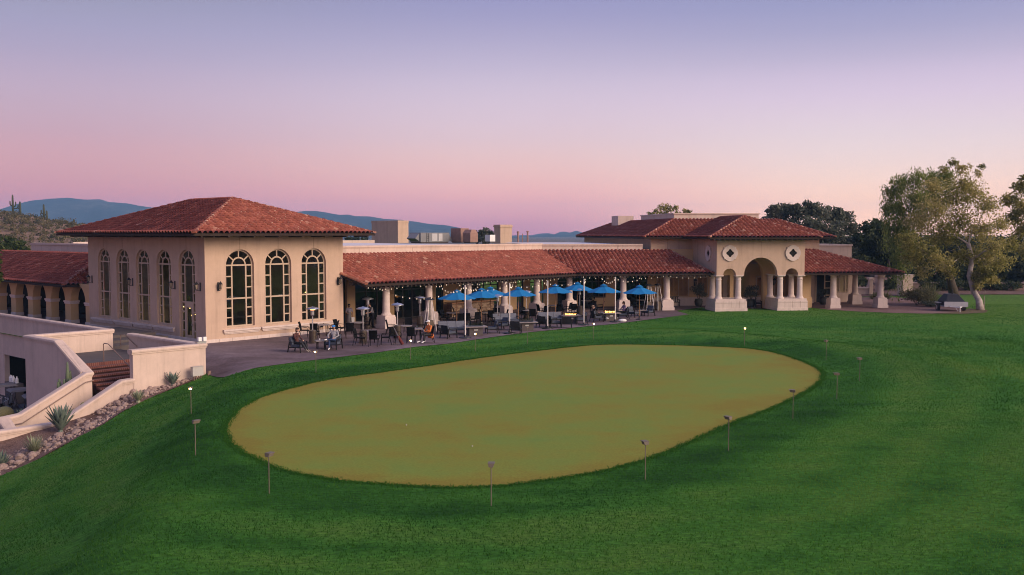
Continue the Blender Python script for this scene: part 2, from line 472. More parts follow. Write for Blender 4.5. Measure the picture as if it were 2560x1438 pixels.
def on(x, y, dz=0.0):
    """pixel -> point on the terrain"""
    P = at(x, y)
    for _ in range(12):
        P = at(x, y, terr(P.x, P.y))
    return Vector((P.x, P.y, terr(P.x, P.y) + dz))

def patch(name, poly, mat, dz, step, kind='structure', flat=None, jitter=0.0, hole=None):
    """polygon draped on the terrain"""
    poly = [Vector((p[0], p[1])) for p in poly]
    n = len(poly)
    dense = []
    for i in range(n):
        a, b = poly[i], poly[(i + 1) % n]
        k = max(1, int((b - a).length / (step * 1.0)))
        dense += [a + (b - a) * (j / k) for j in range(k)]
    nb = len(dense)
    xs = [p.x for p in dense]; ys = [p.y for p in dense]
    pts = list(dense)
    bx = np.array(xs); by = np.array(ys)
    gx = np.arange(min(xs) + step * .5, max(xs), step); gy = np.arange(min(ys) + step * .5, max(ys), step)
    X, Y = np.meshgrid(gx, gy); X = X.ravel(); Y = Y.ravel()
    ins = np.zeros(len(X), bool); dmin = np.full(len(X), 1e9)
    for i in range(nb):
        x1, y1, x2, y2 = bx[i], by[i], bx[(i + 1) % nb], by[(i + 1) % nb]
        c = ((y1 > Y) != (y2 > Y)) & (X < (x2 - x1) * (Y - y1) / ((y2 - y1) if y2 != y1 else 1e-9) + x1)
        ins ^= c
        dmin = np.minimum(dmin, np.hypot(X - x1, Y - y1))
    ok = ins & (dmin > step * 0.45)
    pts += [Vector((a, b)) for a, b in zip(X[ok], Y[ok])]
    r = delaunay_2d_cdt(pts, [(i, (i + 1) % nb) for i in range(nb)], [], 1, 1e-5)
    vs, fs = r[0], r[2]
    ax = np.array([v.x for v in vs]); ay = np.array([v.y for v in vs])
    z = (terr_np(ax, ay) if flat is None else np.full(len(ax), flat)) + dz
    if jitter: z = z + nrng.normal(0, jitter, len(z))
    me = bpy.data.meshes.new(name)
    me.from_pydata([(a, b, c) for a, b, c in zip(ax, ay, z)], [], [tuple(f) for f in fs])
    me.materials.append(mat)
    me.polygons.foreach_set('use_smooth', [True] * len(me.polygons))
    o = bpy.data.objects.new(name, me); COL.objects.link(o)
    return tag(o, kind=kind)

def ground_mat(name, stops, s_big, s_mid, s_fine, rough=0.95, bump=0.5, bdist=0.05, streak=None, fine_amt=0.35, streak_amt=0.25, fine_stretch=None, ring=None):
    """ramp driven by big patches, broken by medium noise, mowing streaks and fine speckle"""
    m, t, p = mat_nodes(name)
    n, l = t.nodes, t.links
    p.inputs['Roughness'].default_value = rough; p.inputs['Specular IOR Level'].default_value = 0.08
    tcn = n.new('ShaderNodeTexCoord'); src = tcn.outputs['Object']
    def noise(scale, det, vec=src, rg=0.6):
        z = n.new('ShaderNodeTexNoise'); z.inputs['Scale'].default_value = scale; z.inputs['Detail'].default_value = det; z.inputs['Roughness'].default_value = rg
        l.new(vec, z.inputs['Vector']); return z.outputs['Fac']
    def math_(op, a, b):
        z = n.new('ShaderNodeMath'); z.operation = op
        for i, q in enumerate((a, b)):
            if isinstance(q, (int, float)): z.inputs[i].default_value = q
            else: l.new(q, z.inputs[i])
        return z.outputs[0]
    v = math_('ADD', math_('MULTIPLY', noise(s_big, 3), 0.5), math_('MULTIPLY', noise(s_mid, 6, rg=0.7), 0.5))
    if streak:
        mp = n.new('ShaderNodeMapping'); mp.inputs['Rotation'].default_value = (0, 0, streak[0]); mp.inputs['Scale'].default_value = streak[1]
        l.new(src, mp.inputs[0])
        v = math_('ADD', v, math_('MULTIPLY', math_('SUBTRACT', noise(1.0, 4, mp.outputs[0]), 0.5), streak_amt))
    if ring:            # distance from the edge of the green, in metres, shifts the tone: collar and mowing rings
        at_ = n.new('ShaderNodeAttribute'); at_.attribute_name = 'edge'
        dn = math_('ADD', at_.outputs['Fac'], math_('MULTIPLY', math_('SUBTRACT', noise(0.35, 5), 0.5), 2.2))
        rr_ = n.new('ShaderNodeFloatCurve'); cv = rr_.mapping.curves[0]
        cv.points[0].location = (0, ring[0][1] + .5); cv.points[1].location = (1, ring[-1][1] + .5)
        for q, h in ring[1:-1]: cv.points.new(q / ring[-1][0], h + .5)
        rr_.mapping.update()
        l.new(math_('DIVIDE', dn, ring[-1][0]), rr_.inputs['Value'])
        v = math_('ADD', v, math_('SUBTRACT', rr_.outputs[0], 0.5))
    cr = n.new('ShaderNodeValToRGB'); el = cr.color_ramp.elements
    while len(el) > 1: el.remove(el[-1])
    el[0].position = stops[0][0]; el[0].color = (*stops[0][1], 1)
    for q, c in stops[1:]:
        e = el.new(q); e.color = (*c, 1)
    l.new(v, cr.inputs[0])
    fsrc = src
    if fine_stretch:
        mp = n.new('ShaderNodeMapping'); mp.inputs['Rotation'].default_value = (0, 0, fine_stretch[0]); mp.inputs['Scale'].default_value = fine_stretch[1]
        l.new(src, mp.inputs[0]); fsrc = mp.outputs[0]
    f = noise(s_fine, 4, fsrc, 0.75)
    mr_ = n.new('ShaderNodeMapRange'); mr_.inputs['From Min'].default_value = 0.3; mr_.inputs['From Max'].default_value = 0.7
    mr_.inputs['To Min'].default_value = 1 - fine_amt; mr_.inputs['To Max'].default_value = 1 + fine_amt
    l.new(f, mr_.inputs[0])
    mm = n.new('ShaderNodeMix'); mm.data_type = 'RGBA'; mm.blend_type = 'MULTIPLY'; mm.inputs['Factor'].default_value = 1
    l.new(cr.outputs[0], mm.inputs[6]); l.new(mr_.outputs[0], mm.inputs[7]); l.new(mm.outputs[2], p.inputs['Base Color'])
    bp = n.new('ShaderNodeBump'); bp.inputs['Strength'].default_value = bump; bp.inputs['Distance'].default_value = bdist
    l.new(f, bp.inputs['Height']); l.new(bp.outputs[0], p.inputs['Normal'])
    return m
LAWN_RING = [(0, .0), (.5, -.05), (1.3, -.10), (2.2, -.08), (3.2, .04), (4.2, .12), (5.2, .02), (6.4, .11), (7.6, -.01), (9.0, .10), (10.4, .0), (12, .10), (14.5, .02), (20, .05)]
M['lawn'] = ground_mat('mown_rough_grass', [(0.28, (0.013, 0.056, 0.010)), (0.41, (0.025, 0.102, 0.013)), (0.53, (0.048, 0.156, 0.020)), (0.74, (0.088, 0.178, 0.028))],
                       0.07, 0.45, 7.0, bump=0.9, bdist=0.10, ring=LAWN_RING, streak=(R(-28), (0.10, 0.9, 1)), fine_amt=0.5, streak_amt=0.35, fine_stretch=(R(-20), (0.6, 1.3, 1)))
M['green'] = ground_mat('putting_green_grass', [(0.36, (0.205, 0.178, 0.032)), (0.46, (0.200, 0.208, 0.038)), (0.55, (0.176, 0.224, 0.043)), (0.66, (0.146, 0.226, 0.048))],
                        0.10, 0.5, 16.0, bump=0.12, bdist=0.02, streak=(R(12), (0.12, 0.5, 1)), fine_amt=0.2, streak_amt=0.26, ring=[(0, -.16), (.5, -.10), (1.6, 0.0), (3.5, .03), (6, -.01), (9, .03), (14, .0)])
M['patio'] = ground_mat('stamped_concrete', [(0.34, (0.075, 0.052, 0.053)), (0.45, (0.125, 0.090, 0.096)), (0.57, (0.180, 0.134, 0.146)), (0.70, (0.285, 0.225, 0.24))],
                        0.12, 0.55, 5.0, rough=0.72, bump=0.25, bdist=0.02, fine_amt=0.18, streak=(R(40), (0.15, 0.8, 1)), streak_amt=0.3)
M['paver'] = ground_mat('brick_pavers', [(0.34, (0.15, 0.085, 0.075)), (0.5, (0.21, 0.13, 0.12)), (0.66, (0.26, 0.17, 0.165))], 0.2, 0.9, 8.0, bump=0.3, bdist=0.02, fine_amt=0.3)
M['gravel'] = ground_mat('decomposed_granite', [(0.34, (0.115, 0.068, 0.055)), (0.5, (0.165, 0.105, 0.088)), (0.66, (0.21, 0.145, 0.125))], 0.3, 1.6, 14.0, bump=1.0, bdist=0.05, fine_amt=0.55)
M['desert'] = ground_mat('desert_soil', [(0.34, (0.10, 0.075, 0.05)), (0.5, (0.16, 0.115, 0.085)), (0.66, (0.22, 0.165, 0.13))], 0.012, 0.09, 1.2, bump=0.6, bdist=0.2, fine_amt=0.4)
M['court'] = pm('asphalt_court', (0.05, 0.045, 0.048), var=0.25, scale=2, rough=0.9)
M['worn'] = ground_mat('dry_bare_turf', [(0.34, (0.09, 0.085, 0.035)), (0.5, (0.14, 0.105, 0.065)), (0.66, (0.17, 0.125, 0.09))], 0.4, 1.5, 12.0, bump=0.4, fine_amt=0.4)

lawn_poly = [W5C] + EDGE + [Vector((-27, 34, 0)), Vector((-27, 6, 0)), Vector((70, 6, 0)), Vector((120, 60, 0)), Vector((120, 140, 0)), Vector((-8, 140, 0)),
             FH.p(-6.0, 55), FH.p(-6.0, 0.6), FH.p(-5.0, 0.4)]
green_px = [(569, 1064), (588, 1035), (618, 1012), (657, 993), (760, 963), (845, 946), (920, 936), (1000, 925), (1080, 914), (1170, 900), (1260, 888), (1342, 878), (1430, 868), (1525, 862), (1682, 864), (1838, 872), (1932, 884), (1995, 902), (2040, 921),
            (2055, 940), (2045, 957), (2010, 981), (1932, 1019), (1822, 1060), (1713, 1110), (1619, 1147), (1509, 1176), (1400, 1196), (1280, 1212), (1150, 1219), (1030, 1215), (930, 1209), (845, 1200), (731, 1181), (671, 1161), (594, 1121), (571, 1093)]
def smooth_loop(pts, k=4):
    out_ = []; n = len(pts)
    for i in range(n):
        p0, p1, p2, p3 = pts[i - 1], pts[i], pts[(i + 1) % n], pts[(i + 2) % n]
        for j in range(k):
            t = j / k
            out_.append(0.5 * ((2 * p1) + (p2 - p0) * t + (2 * p0 - 5 * p1 + 4 * p2 - p3) * t * t + (3 * p1 - p0 - 3 * p2 + p3) * t ** 3))
    return out_
green_poly = smooth_loop([Vector((at(*q).x, at(*q).y)) for q in green_px])
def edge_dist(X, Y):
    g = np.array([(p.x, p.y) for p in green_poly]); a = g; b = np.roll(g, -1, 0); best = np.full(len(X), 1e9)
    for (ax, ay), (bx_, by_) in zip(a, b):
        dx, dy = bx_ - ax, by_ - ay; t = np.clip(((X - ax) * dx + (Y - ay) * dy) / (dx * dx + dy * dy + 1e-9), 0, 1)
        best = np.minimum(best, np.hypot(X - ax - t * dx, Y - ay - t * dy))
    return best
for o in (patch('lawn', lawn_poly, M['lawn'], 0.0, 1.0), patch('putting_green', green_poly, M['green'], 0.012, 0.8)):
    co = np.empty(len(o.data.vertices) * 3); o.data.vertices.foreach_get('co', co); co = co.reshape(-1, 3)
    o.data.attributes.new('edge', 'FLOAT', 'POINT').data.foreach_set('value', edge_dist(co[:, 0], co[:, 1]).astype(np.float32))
patio_px = [(560, 928), (640, 920), (740, 907), (830, 896), (930, 884), (1040, 868), (1124, 860), (1223, 845), (1321, 832), (1440, 820), (1537, 811), (1621, 800), (1722, 787)]
patio_poly = [W5C + Vector((0.02, 0.02, 0))] + [at(*q) for q in patio_px] + [at(1690, 778), at(1755, 769), F2.p(8, 0.6), F2.p(8, 5), F2.p(-6, 12), F1.p(14, 12), F1.p(0, 14), FH.p(12, 12), FH.p(10.6, 16.5), FH.p(6, 40), FH.p(-5.8, 40), FH.p(-5.8, 1.2), FH.p(-4.9, 0.4)]
patch('patio', patio_poly, M['patio'], 0.03, 1.0)
court_px = [(2016, 768), (2070, 775), (2140, 780), (2220, 785), (2300, 789), (2380, 789), (2425, 784), (2410, 772), (2345, 765), (2340, 752), (2240, 746)]
court_poly = [at(*q) for q in court_px] + [F2.p(27, 14), F2.p(20, 18), F2.p(8, 16), F2.p(8.2, 0.2), F2.p(12, 0.6), F2.p(16.5, -0.2)]
patch('paver_court', court_poly, M['paver'], 0.025, 1.5)
worn_px = [(2330, 789), (2400, 790), (2465, 783), (2470, 776), (2420, 772), (2405, 780)]
patch('bare_turf', [at(*q) for q in worn_px], M['worn'], 0.035, 1.0)
bed_poly = [W5C] + EDGE + [Vector((-27, 34, 0)), Vector((-31, 42, 0)), FH.p(-19, -8.1), FH.p(-5.0, -8.1)]
patch('gravel_bed', bed_poly, M['gravel'], 0.02, 0.6, jitter=0.015)
o = MB().q((-160, 10, -4.3), (-4, 10, -4.3), (-4, 130, -4.3), (-160, 130, -4.3)).build('lower_court', M['court']); tag(o, kind='structure')
_g = MB(); _N = 72
_vs = [(0, 0, -4.6)] + [(r_ * math.cos(2 * math.pi * k / _N), r_ * math.sin(2 * math.pi * k / _N), -4.6) for r_ in (200, 900, 3600) for k in range(_N)]
_fs = [(0, 1 + k, 1 + (k + 1) % _N) for k in range(_N)] + [(1 + j * _N + k, 1 + (j + 1) * _N + k, 1 + (j + 1) * _N + (k + 1) % _N, 1 + j * _N + (k + 1) % _N) for j in range(2) for k in range(_N)]
tag(_g.add(_vs, _fs).build('desert_ground', M['desert']), kind='structure')
patch('garden_soil', [F2.p(29, 14), F2.p(80, 8), F2.p(110, 60), F2.p(10, 60), F2.p(20, 20)], M['gravel'], 0.04, 3.0)
# ------------------------------------------------------------------ building tools
def arch_pts(xc, w, zs, n=16, rise=None):
    r = w / 2; h = r if rise is None else rise
    return [(xc - r * math.cos(math.pi * i / n), zs + h * math.sin(math.pi * i / n)) for i in range(n + 1)]

def open_wall(mb, Mp, x0, x1, z0, z1, ops, depth=0.25, back=None):
    """wall skin with openings (xc, w, zb, zs, arched); reveals run to depth; back adds an inner skin"""
    ops = sorted(ops)
    for d in ([0.0] if back is None else [0.0, back]):
        x = x0
        for xc, w, zb, zs, ar in ops:
            a, b = xc - w / 2, xc + w / 2
            if a > x: mb.q(Mp(x, d, z0), Mp(a, d, z0), Mp(a, d, z1), Mp(x, d, z1))
            if zb > z0: mb.q(Mp(a, d, z0), Mp(b, d, z0), Mp(b, d, zb), Mp(a, d, zb))
            top = arch_pts(xc, w, zs) if ar else [(a, zs), (b, zs)]
            for (xa, za), (xb, zb_) in zip(top[:-1], top[1:]):
                mb.q(Mp(xa, d, za), Mp(xb, d, zb_), Mp(xb, d, z1), Mp(xa, d, z1))
            x = b
        if x < x1: mb.q(Mp(x, d, z0), Mp(x1, d, z0), Mp(x1, d, z1), Mp(x, d, z1))
    for xc, w, zb, zs, ar in ops:
        a, b = xc - w / 2, xc + w / 2
        top = arch_pts(xc, w, zs) if ar else [(a, zs), (b, zs)]
        loop = [(a, zb)] + top + [(b, zb)]
        dd = depth if back is None else back
        for (xa, za), (xb, zb_) in zip(loop[:-1], loop[1:]):
            if abs(xa - xb) + abs(za - zb_) > 1e-6:
                mb.q(Mp(xa, 0, za), Mp(xb, 0, zb_), Mp(xb, dd, zb_), Mp(xa, dd, za))
        if zb > z0: mb.q(Mp(a, 0, zb), Mp(b, 0, zb), Mp(b, dd, zb), Mp(a, dd, zb))

def hb(mb, Mp, x0, x1, d0, d1, z0, z1, mi=None):
    """box in wall coordinates"""
    mb.hexa([Mp(x0, d0, z0), Mp(x1, d0, z0), Mp(x1, d1, z0), Mp(x0, d1, z0), Mp(x0, d0, z1), Mp(x1, d0, z1), Mp(x1, d1, z1), Mp(x0, d1, z1)], mi)

def arch_band(mb, Mp, xc, zs, r0, r1, d0, d1, n=16):
    for i in range(n):
        a, b = math.pi * i / n, math.pi * (i + 1) / n
        P = [(xc - r * math.cos(t), zs + r * math.sin(t)) for r, t in ((r0, a), (r1, a), (r1, b), (r0, b))]
        mb.hexa([Mp(x, d0, z) for x, z in P] + [Mp(x, d1, z) for x, z in P])

def arched_window(parent, Mp, xc, w, zb, zs, d=0.16, bars=3, frame_mat=None, door=False, mid=None):
    """frame with mullions, inner arch and spokes; the pane is its sub-part"""
    fm = frame_mat or M['frame']
    mb = MB(); r = w / 2; t = 0.095; d0, d1 = d, d + 0.08
    side = 0.40 * w / 2.0
    for s in (-1, 1):
        hb(mb, Mp, *sorted((xc + s * r, xc + s * (r - t))), d0, d1, zb, zs)
        hb(mb, Mp, *sorted((xc + s * (r - side - t / 2), xc + s * (r - side - t / 2 - t))), d0, d1, zb, zs)
    mid = mid or zb + (zs - zb) * 0.46
    zlow = zb
    if not door:
        hb(mb, Mp, xc - r + t, xc + r - t, d0 + .002, d1 - .002, zb, zb + t)
    hb(mb, Mp, xc - r + t, xc + r - t, d0 + .004, d1 - .004, zs - t / 2, zs + t / 2)
    hb(mb, Mp, xc - r + t, xc + r - t, d0 + .004, d1 - .004, mid - t / 2, mid + t / 2)
    for lo, hi in ((zb, mid), (mid, zs)):
        for k in range(1, bars):
            z = lo + (hi - lo) * k / bars
            for s in (-1, 1):
                hb(mb, Mp, *sorted((xc + s * (r - t), xc + s * (r - side - t / 2))), d0 + .006, d1 - .006, z - t * .4, z + t * .4)
    arch_band(mb, Mp, xc, zs, r - t, r, d0, d1)
    ri = r - side - t
    arch_band(mb, Mp, xc, zs, ri - t * .8, ri + t * .2, d0, d1)
    for a in (40, 90, 140):
        c, s_ = math.cos(R(a)), math.sin(R(a)); px, pz = -s_ * t * .42, c * t * .42
        P = [(xc + c * q + e * px, zs + s_ * q + e * pz) for q, e in ((ri, -1), (r - t / 2, -1), (r - t / 2, 1), (ri, 1))]
        mb.hexa([Mp(x, d0 + .008, z) for x, z in P] + [Mp(x, d1 - .008, z) for x, z in P])
    f = mb.build('window', fm, parent)
    g = MB(); pts = [(xc - r, zb)] + arch_pts(xc, w, zs) + [(xc + r, zb)]
    g.add([Mp(x, d + 0.04, z) for x, z in pts], [tuple(range(len(pts)))])
    g.build('pane', M['glass'], f, recalc=False)
    return f

def tile_roof(name, parent, P0, P1, Q1, Q0, period=0.36, course=0.44, amp=0.14, lift=0.035, deck=True, over=0.0):
    """barrel tiles on the plane with eave P0-P1 and upper edge Q0-Q1 (local coordinates of parent)"""
    P0, P1, Q1, Q0 = map(Vector, (P0, P1, Q1, Q0))
    e = (P1 - P0); L = e.length; e = e / L
    wv = (Q0 + Q1) * .5 - P0; up = wv - e * wv.dot(e); H_ = up.length; up = up / H_
    nrm = e.cross(up)
    if nrm.z < 0: nrm = -nrm
    to2 = lambda p: ((p - P0).dot(e), (p - P0).dot(up))
    q0, q1 = to2(Q0), to2(Q1)
    xa, xb = min(0, q0[0]), max(L, q1[0])
    ya, yb = 0.0, max(q0[1], q1[1])
    bm = bmesh.new(); tl = bm.faces.layers.float.new('tint')
    S = 8
    npz = max(1, int(round((xb - xa) / period))); per = (xb - xa) / npz
    prof = list(zip((0, .16, .30, .42, .5, .58, .70, .84), (amp, amp * .93, amp * .62, amp * .10, 0, amp * .10, amp * .62, amp * .93)))
    xs = [(xa + (i + f) * per, h, i) for i in range(npz) for f, h in prof] + [(xb, prof[0][1], npz - 1)]
    nc = max(1, int(math.ceil((yb - ya) / course))); cs = (yb - ya) / nc
    rows = []
    jit = {}
    for c in range(nc):
        for which in (0, 1):
            y = ya + (c + which) * cs
            row = []
            for x, h, i in xs:
                j = jit.setdefault((c, i), (rng.uniform(-.006, .012), rng.uniform(-.02, .02)))
                hh = h + (lift + j[0] if which == 0 else 0.0)
                row.append(bm.verts.new(P0 + e * x + up * (y + (j[1] if which == 0 and c > 0 else 0) + (0.02 if which else -0.0)) + nrm * hh))
            rows.append((row, c, which))
    tn = {}
    def tintv(c, i):
        k = (c, i)
        if k not in tn: tn[k] = rng.random()
        return tn[k]
    for ri in range(len(rows) - 1):
        (ra, c, wa), (rb, c2, wb) = rows[ri], rows[ri + 1]
        for i in range(len(xs) - 1):
            f = bm.faces.new((ra[i], ra[i + 1], rb[i + 1], rb[i])); f.smooth = (wa == 0)
            f[tl] = tintv(c2 if wa == 1 else c, (i + 4) // S) * .93 + .02 if wa == 0 else (.985 if rng.random() < .24 and (i % 8) in (0, 1, 6, 7) else .3)
    def clip(a, b, inside):
        a, b = Vector(a), Vector(b)
        d = (b - a).normalized(); no = d.cross(nrm)
        if (inside - a).dot(no) > 0: no = -no
        bmesh.ops.bisect_plane(bm, geom=bm.verts[:] + bm.edges[:] + bm.faces[:], plane_co=a, plane_no=no, clear_outer=True)
    cen = (P0 + P1 + Q0 + Q1) / 4
    if abs(q0[0]) > 1e-4: clip(P0, Q0, cen)
    if abs(q1[0] - L) > 1e-4: clip(P1, Q1, cen)
    me = bpy.data.meshes.new(name); bm.to_mesh(me); bm.free()
    me.materials.append(M['tile'])
    o = bpy.data.objects.new(name, me); COL.objects.link(o); o.parent = parent
    if deck:
        dk = MB(); t = nrm * -0.03; t2 = nrm * -0.16
        c = [P0, P1, Q1, Q0] if (Q1 - Q0).length > 1e-3 else [P0, P1, Q0]
        n = len(c)
        dk.add([p + t for p in c] + [p + t2 for p in c], [tuple(range(n)), tuple(range(n, 2 * n))] + [(k, (k + 1) % n, n + (k + 1) % n, n + k) for k in range(n)])
        dk.build('eave_board', M['wood_dark'], o)
    return o

def ridge_caps(parent, lines, r=0.13, name='ridge_tiles'):
    for a, b in lines:
        mb = MB()
        a, b = Vector(a), Vector(b); L = (b - a).length; d = (b - a) / L
        n = max(1, int(L / 0.42)); x = d.cross(Vector((0, 0, 1))).normalized(); z = x.cross(d)
        for k in range(n):
            p, q = a + d * (L * k / n - 0.03), a + d * (L * (k + 1) / n + 0.03)
            rp, rq = r * 1.12, r * 0.9
            vs = []
            for P_, rr_ in ((p, rp), (q, rq)):
                for i in range(7):
                    t = math.pi * i / 6
                    vs.append(P_ + x * math.cos(t) * rr_ + z * (math.sin(t) * rr_ * .85 + 0.02))
            tv = rng.random()
            mb.add(vs, [(i, i + 1, i + 8, i + 7) for i in range(6)] + [tuple(range(6, -1, -1)), tuple(range(7, 14))], tint=tv)
        mb.build(name, M['ridge'], parent, tint=True)

def lantern(loc, rz, label, group, s=1.0):
    """wall lantern: back plate, scroll arm, caged glass"""
    t = thing('wall_lantern', label, 'wall lantern', loc, rz, group)
    a = MB(); a.b(-.07 * s, .07 * s, -.02, .012, -.28 * s, .26 * s); a.tube([(0, -.01, -.18 * s), (0, -.16 * s, -.25 * s), (0, -.27 * s, -.2 * s)], .018 * s, 6)
    a.build('bracket', M['iron'], t)
    c = MB(); y = -.27 * s
    c.lathe([(.06 * s, -.17 * s), (.075 * s, -.15 * s)], 6, (0, y, 0))
    c.lathe([(.15 * s, .15 * s), (.13 * s, .18 * s), (.05 * s, .27 * s), (.015 * s, .33 * s)], 6, (0, y, 0))
    for k in range(6):
        an = 2 * math.pi * k / 6
        c.tube([(.07 * s * math.cos(an), y + .07 * s * math.sin(an), -.16 * s), (.125 * s * math.cos(an), y + .125 * s * math.sin(an), .16 * s)], .009 * s, 4)
    c.build('cage', M['iron'], t)
    MB().lathe([(.058 * s, -.145 * s), (.108 * s, .14 * s)], 6, (0, y, 0)).build('glass', M['lampglass'], t)
    return t

# ------------------------------------------------------------------ banquet hall
hall = thing('banquet_hall', 'tan stucco hall with tall arched windows under a red hipped tile roof', 'building', FH.o, R(48))
HW, HL = 10.57, 15.9
mf = lambda x, d, z: (x, d, z)
ml = lambda x, d, z: (d, x, z)
FX = [2.46, 5.30, 8.12]
LX = [5.05, 7.85, 10.65, 13.45]
w = MB()
open_wall(w, mf, 0, HW, -0.6, 6.62, [(x, 2.0, .9, 4.78, True) for x in FX])
open_wall(w, ml, 0, HL, -0.6, 6.62, [(2.17, 1.95, 0.06, 4.8, True)] + [(x, 1.85, .88, 4.8, True) for x in LX])
w.q((HW, 0, -.6), (HW, HL, -.6), (HW, HL, 6.62), (HW, 0, 6.62)); w.q((0, HL, -.6), (HW, HL, -.6), (HW, HL, 6.62), (0, HL, 6.62))
hw_ = w.build('wall', M['stucco'], hall)
for x in FX: MB().b(x - .012, x + .012, -.004, .01, 5.8, 6.6).build('control_joint', M['joint'], hw_)
for x in [2.17] + LX: MB().b(-.004, .01, x - .012, x + .012, 5.8, 6.6).build('control_joint', M['joint'], hw_)
for x in FX: arched_window(hall, mf, x, 2.0, .9, 4.78, bars=3)
for x in LX: arched_window(hall, ml, x, 1.85, .88, 4.8, bars=3, d=0.14)
fd = arched_window(hall, ml, 2.17, 1.95, 0.06, 4.8, bars=4, door=True, mid=2.45, d=0.14)
dr = MB()
for s in (-1, 1): hb(dr, ml, *sorted((2.17 + s * .52, 2.17 + s * .30)), .12, .2, .07, 2.4)
hb(dr, ml, 2.17 - .30, 2.17 + .30, .122, .198, .07, .38); hb(dr, ml, 2.17 - .30, 2.17 + .30, .122, .198, 2.12, 2.4)
dr_o = dr.build('door', M['frame'], hall)
h_ = MB(); hb(h_, ml, 1.72, 1.76, .04, .12, 1.0, 1.12); h_.build('handle', M['steel'], dr_o)
def sill(Mp, x0, x1, z):
    s = MB()
    hb(s, Mp, x0, x1, -.16, 0.0, z - .05, z + .06); hb(s, Mp, x0 + .05, x1 - .05, -.10, 0.0, z - .16, z - .052); hb(s, Mp, x0 + .12, x1 - .12, -.05, 0.0, z - .24, z - .162)
    s.build('sill', M['cast'], hall)
for a, b in ((1.16, 3.82), (3.92, 6.72), (6.80, 9.70)): sill(mf, a, b, .72)
for a, b in ((3.72, 6.44), (6.50, 9.22), (9.28, 12.0), (12.06, 15.4)): sill(ml, a, b, .70)
p_ = MB(); hb(p_, mf, -.03, HW + .03, -.035, .0, -.7, .24); hb(p_, ml, -.03, HL + .03, -.035, .0, -.7, .24)
for k in range(1, 12): hb(p_, mf, k * .9 - .008, k * .9 + .008, -.037, -.034, .0, .235, 1)
p_.build('base_course', [M['cast'], M['joint']], hall)
i_ = MB(); i_.b(.3, HW - .1, .3, HL - .1, -.1, .05); i_.b(.3, HW - .1, .3, HL - .1, 5.95, 6.05); i_.b(HW - .3, HW - .2, .3, HL - .2, .05, 5.95); i_.b(.3, HW - .3, HL - .3, HL - .2, .05, 5.95)
i_.build('interior', M['dim'], hall)
# roof: overhang 1.6 m, ridge along the depth
OV = 1.6; ZE = 6.78; AP = 9.17
c0, c1, c2, c3 = (-OV, -OV, ZE), (HW + OV, -OV, ZE), (HW + OV, HL + OV, ZE), (-OV, HL + OV, ZE)
g0, g1 = (HW / 2, HW / 2, AP), (HW / 2, HL - HW / 2, AP)
rf = tile_roof('roof', hall, c0, c1, g0, g0)
tile_roof('roof', hall, c3, c0, g0, g1)
tile_roof('roof', hall, c1, c2, g1, g0)
tile_roof('roof', hall, c2, c3, g1, g1)
ridge_caps(hall, [(c0, g0), (c1, g0), (c3, g1), (c2, g1), (g0, g1)])
sf = MB(); sf.b(-OV + .25, HW + OV - .25, -OV + .25, HL + OV - .25, 6.62, 6.66)
for k in range(0, 29):
    x = -OV + .5 + k * .45
    if k % 4 == 0: sf.b(x, x + .1, -OV + .05, -.02, 6.54, 6.618)
for k in range(0, 40):
    y = -OV + .5 + k * .45
    if k % 4 == 0: sf.b(-OV + .05, -.02, y, y + .1, 6.54, 6.618)
sf.build('soffit', M['wood_dark'], hall)
lantern(FH.p(.9, 0, 3.5), R(48), 'black lantern on the warm lit hall front, left of its three windows', 'lanterns on the hall')
lantern(FH.p(10.12, 0, 3.5), R(48), 'black lantern at the right edge of the hall front beside the patio roof', 'lanterns on the hall')
for b_, lb in ((15.35, 'black lantern at the far corner of the shaded hall wall by the left roof'), (9.25, 'black lantern in front of the second shaded window from the far corner'),
               (3.63, 'black lantern in front of the fourth shaded window from the far corner'), (.55, 'black lantern between the glazed door and the near corner of the hall')):
    lantern(FH.p(0, b_, 3.5), R(48 - 90), lb, 'lanterns on the hall')
# ------------------------------------------------------------------ dining wing (both parts) in the frame F1
wing = thing('dining_wing', 'long low restaurant wing with red tiled patio roof on stone columns', 'building', F1.o, R(F1.deg))
def f1(P):                      # world -> F1 local
    a, b = F1.ab(P); return Vector((a, b, P[2]))
def g2(s_, t_, z):              # F2 coordinates -> F1 local
    return f1(F2.p(s_, t_, z))
ZEV, ZWT = 3.27, 5.2
EI = f1(Vector((5.555, 82.197, ZEV)))     # inner eave corner (valley foot)
WI = f1(Vector((2.72, 87.656, ZWT)))      # wall corner (valley head)
R2E = 7.75                                # where the roof stops against the pavilion
tile_roof('roof', wing, (-2.75, -1.2, ZEV), EI, WI, (-4.6, 4.6, ZWT), amp=0.15, lift=0.04)
tile_roof('roof', wing, EI, g2(R2E, -1.2, ZEV), g2(5.5, 4.6, ZWT), WI, amp=0.15, lift=0.04)
ridge_caps(wing, [((-2.75, -1.2, ZEV), (-3.6, 1.5, ZEV + .93))], r=.15)
ridge_caps(wing, [(g2(R2E, -1.2, ZEV + .02), g2(5.5, 4.6, ZWT + .02))], r=.12)
rt = MB()
for k in range(58):
    x = -2.6 + k * .40
    rt.b(x, x + .09, -1.05, 4.5, ZEV - .30, ZEV - .17) if False else None
    y0, y1 = -1.12, .2
    z0_ = ZEV - .19; sl = (ZWT - ZEV) / 5.8
    rt.hexa([(x, y0, z0_ - .12), (x + .09, y0, z0_ - .12), (x + .09, y1, z0_ - .12 + sl * (y1 - y0)), (x, y1, z0_ - .12 + sl * (y1 - y0)),
             (x, y0, z0_), (x + .09, y0, z0_), (x + .09, y1, z0_ + sl * (y1 - y0)), (x, y1, z0_ + sl * (y1 - y0))])
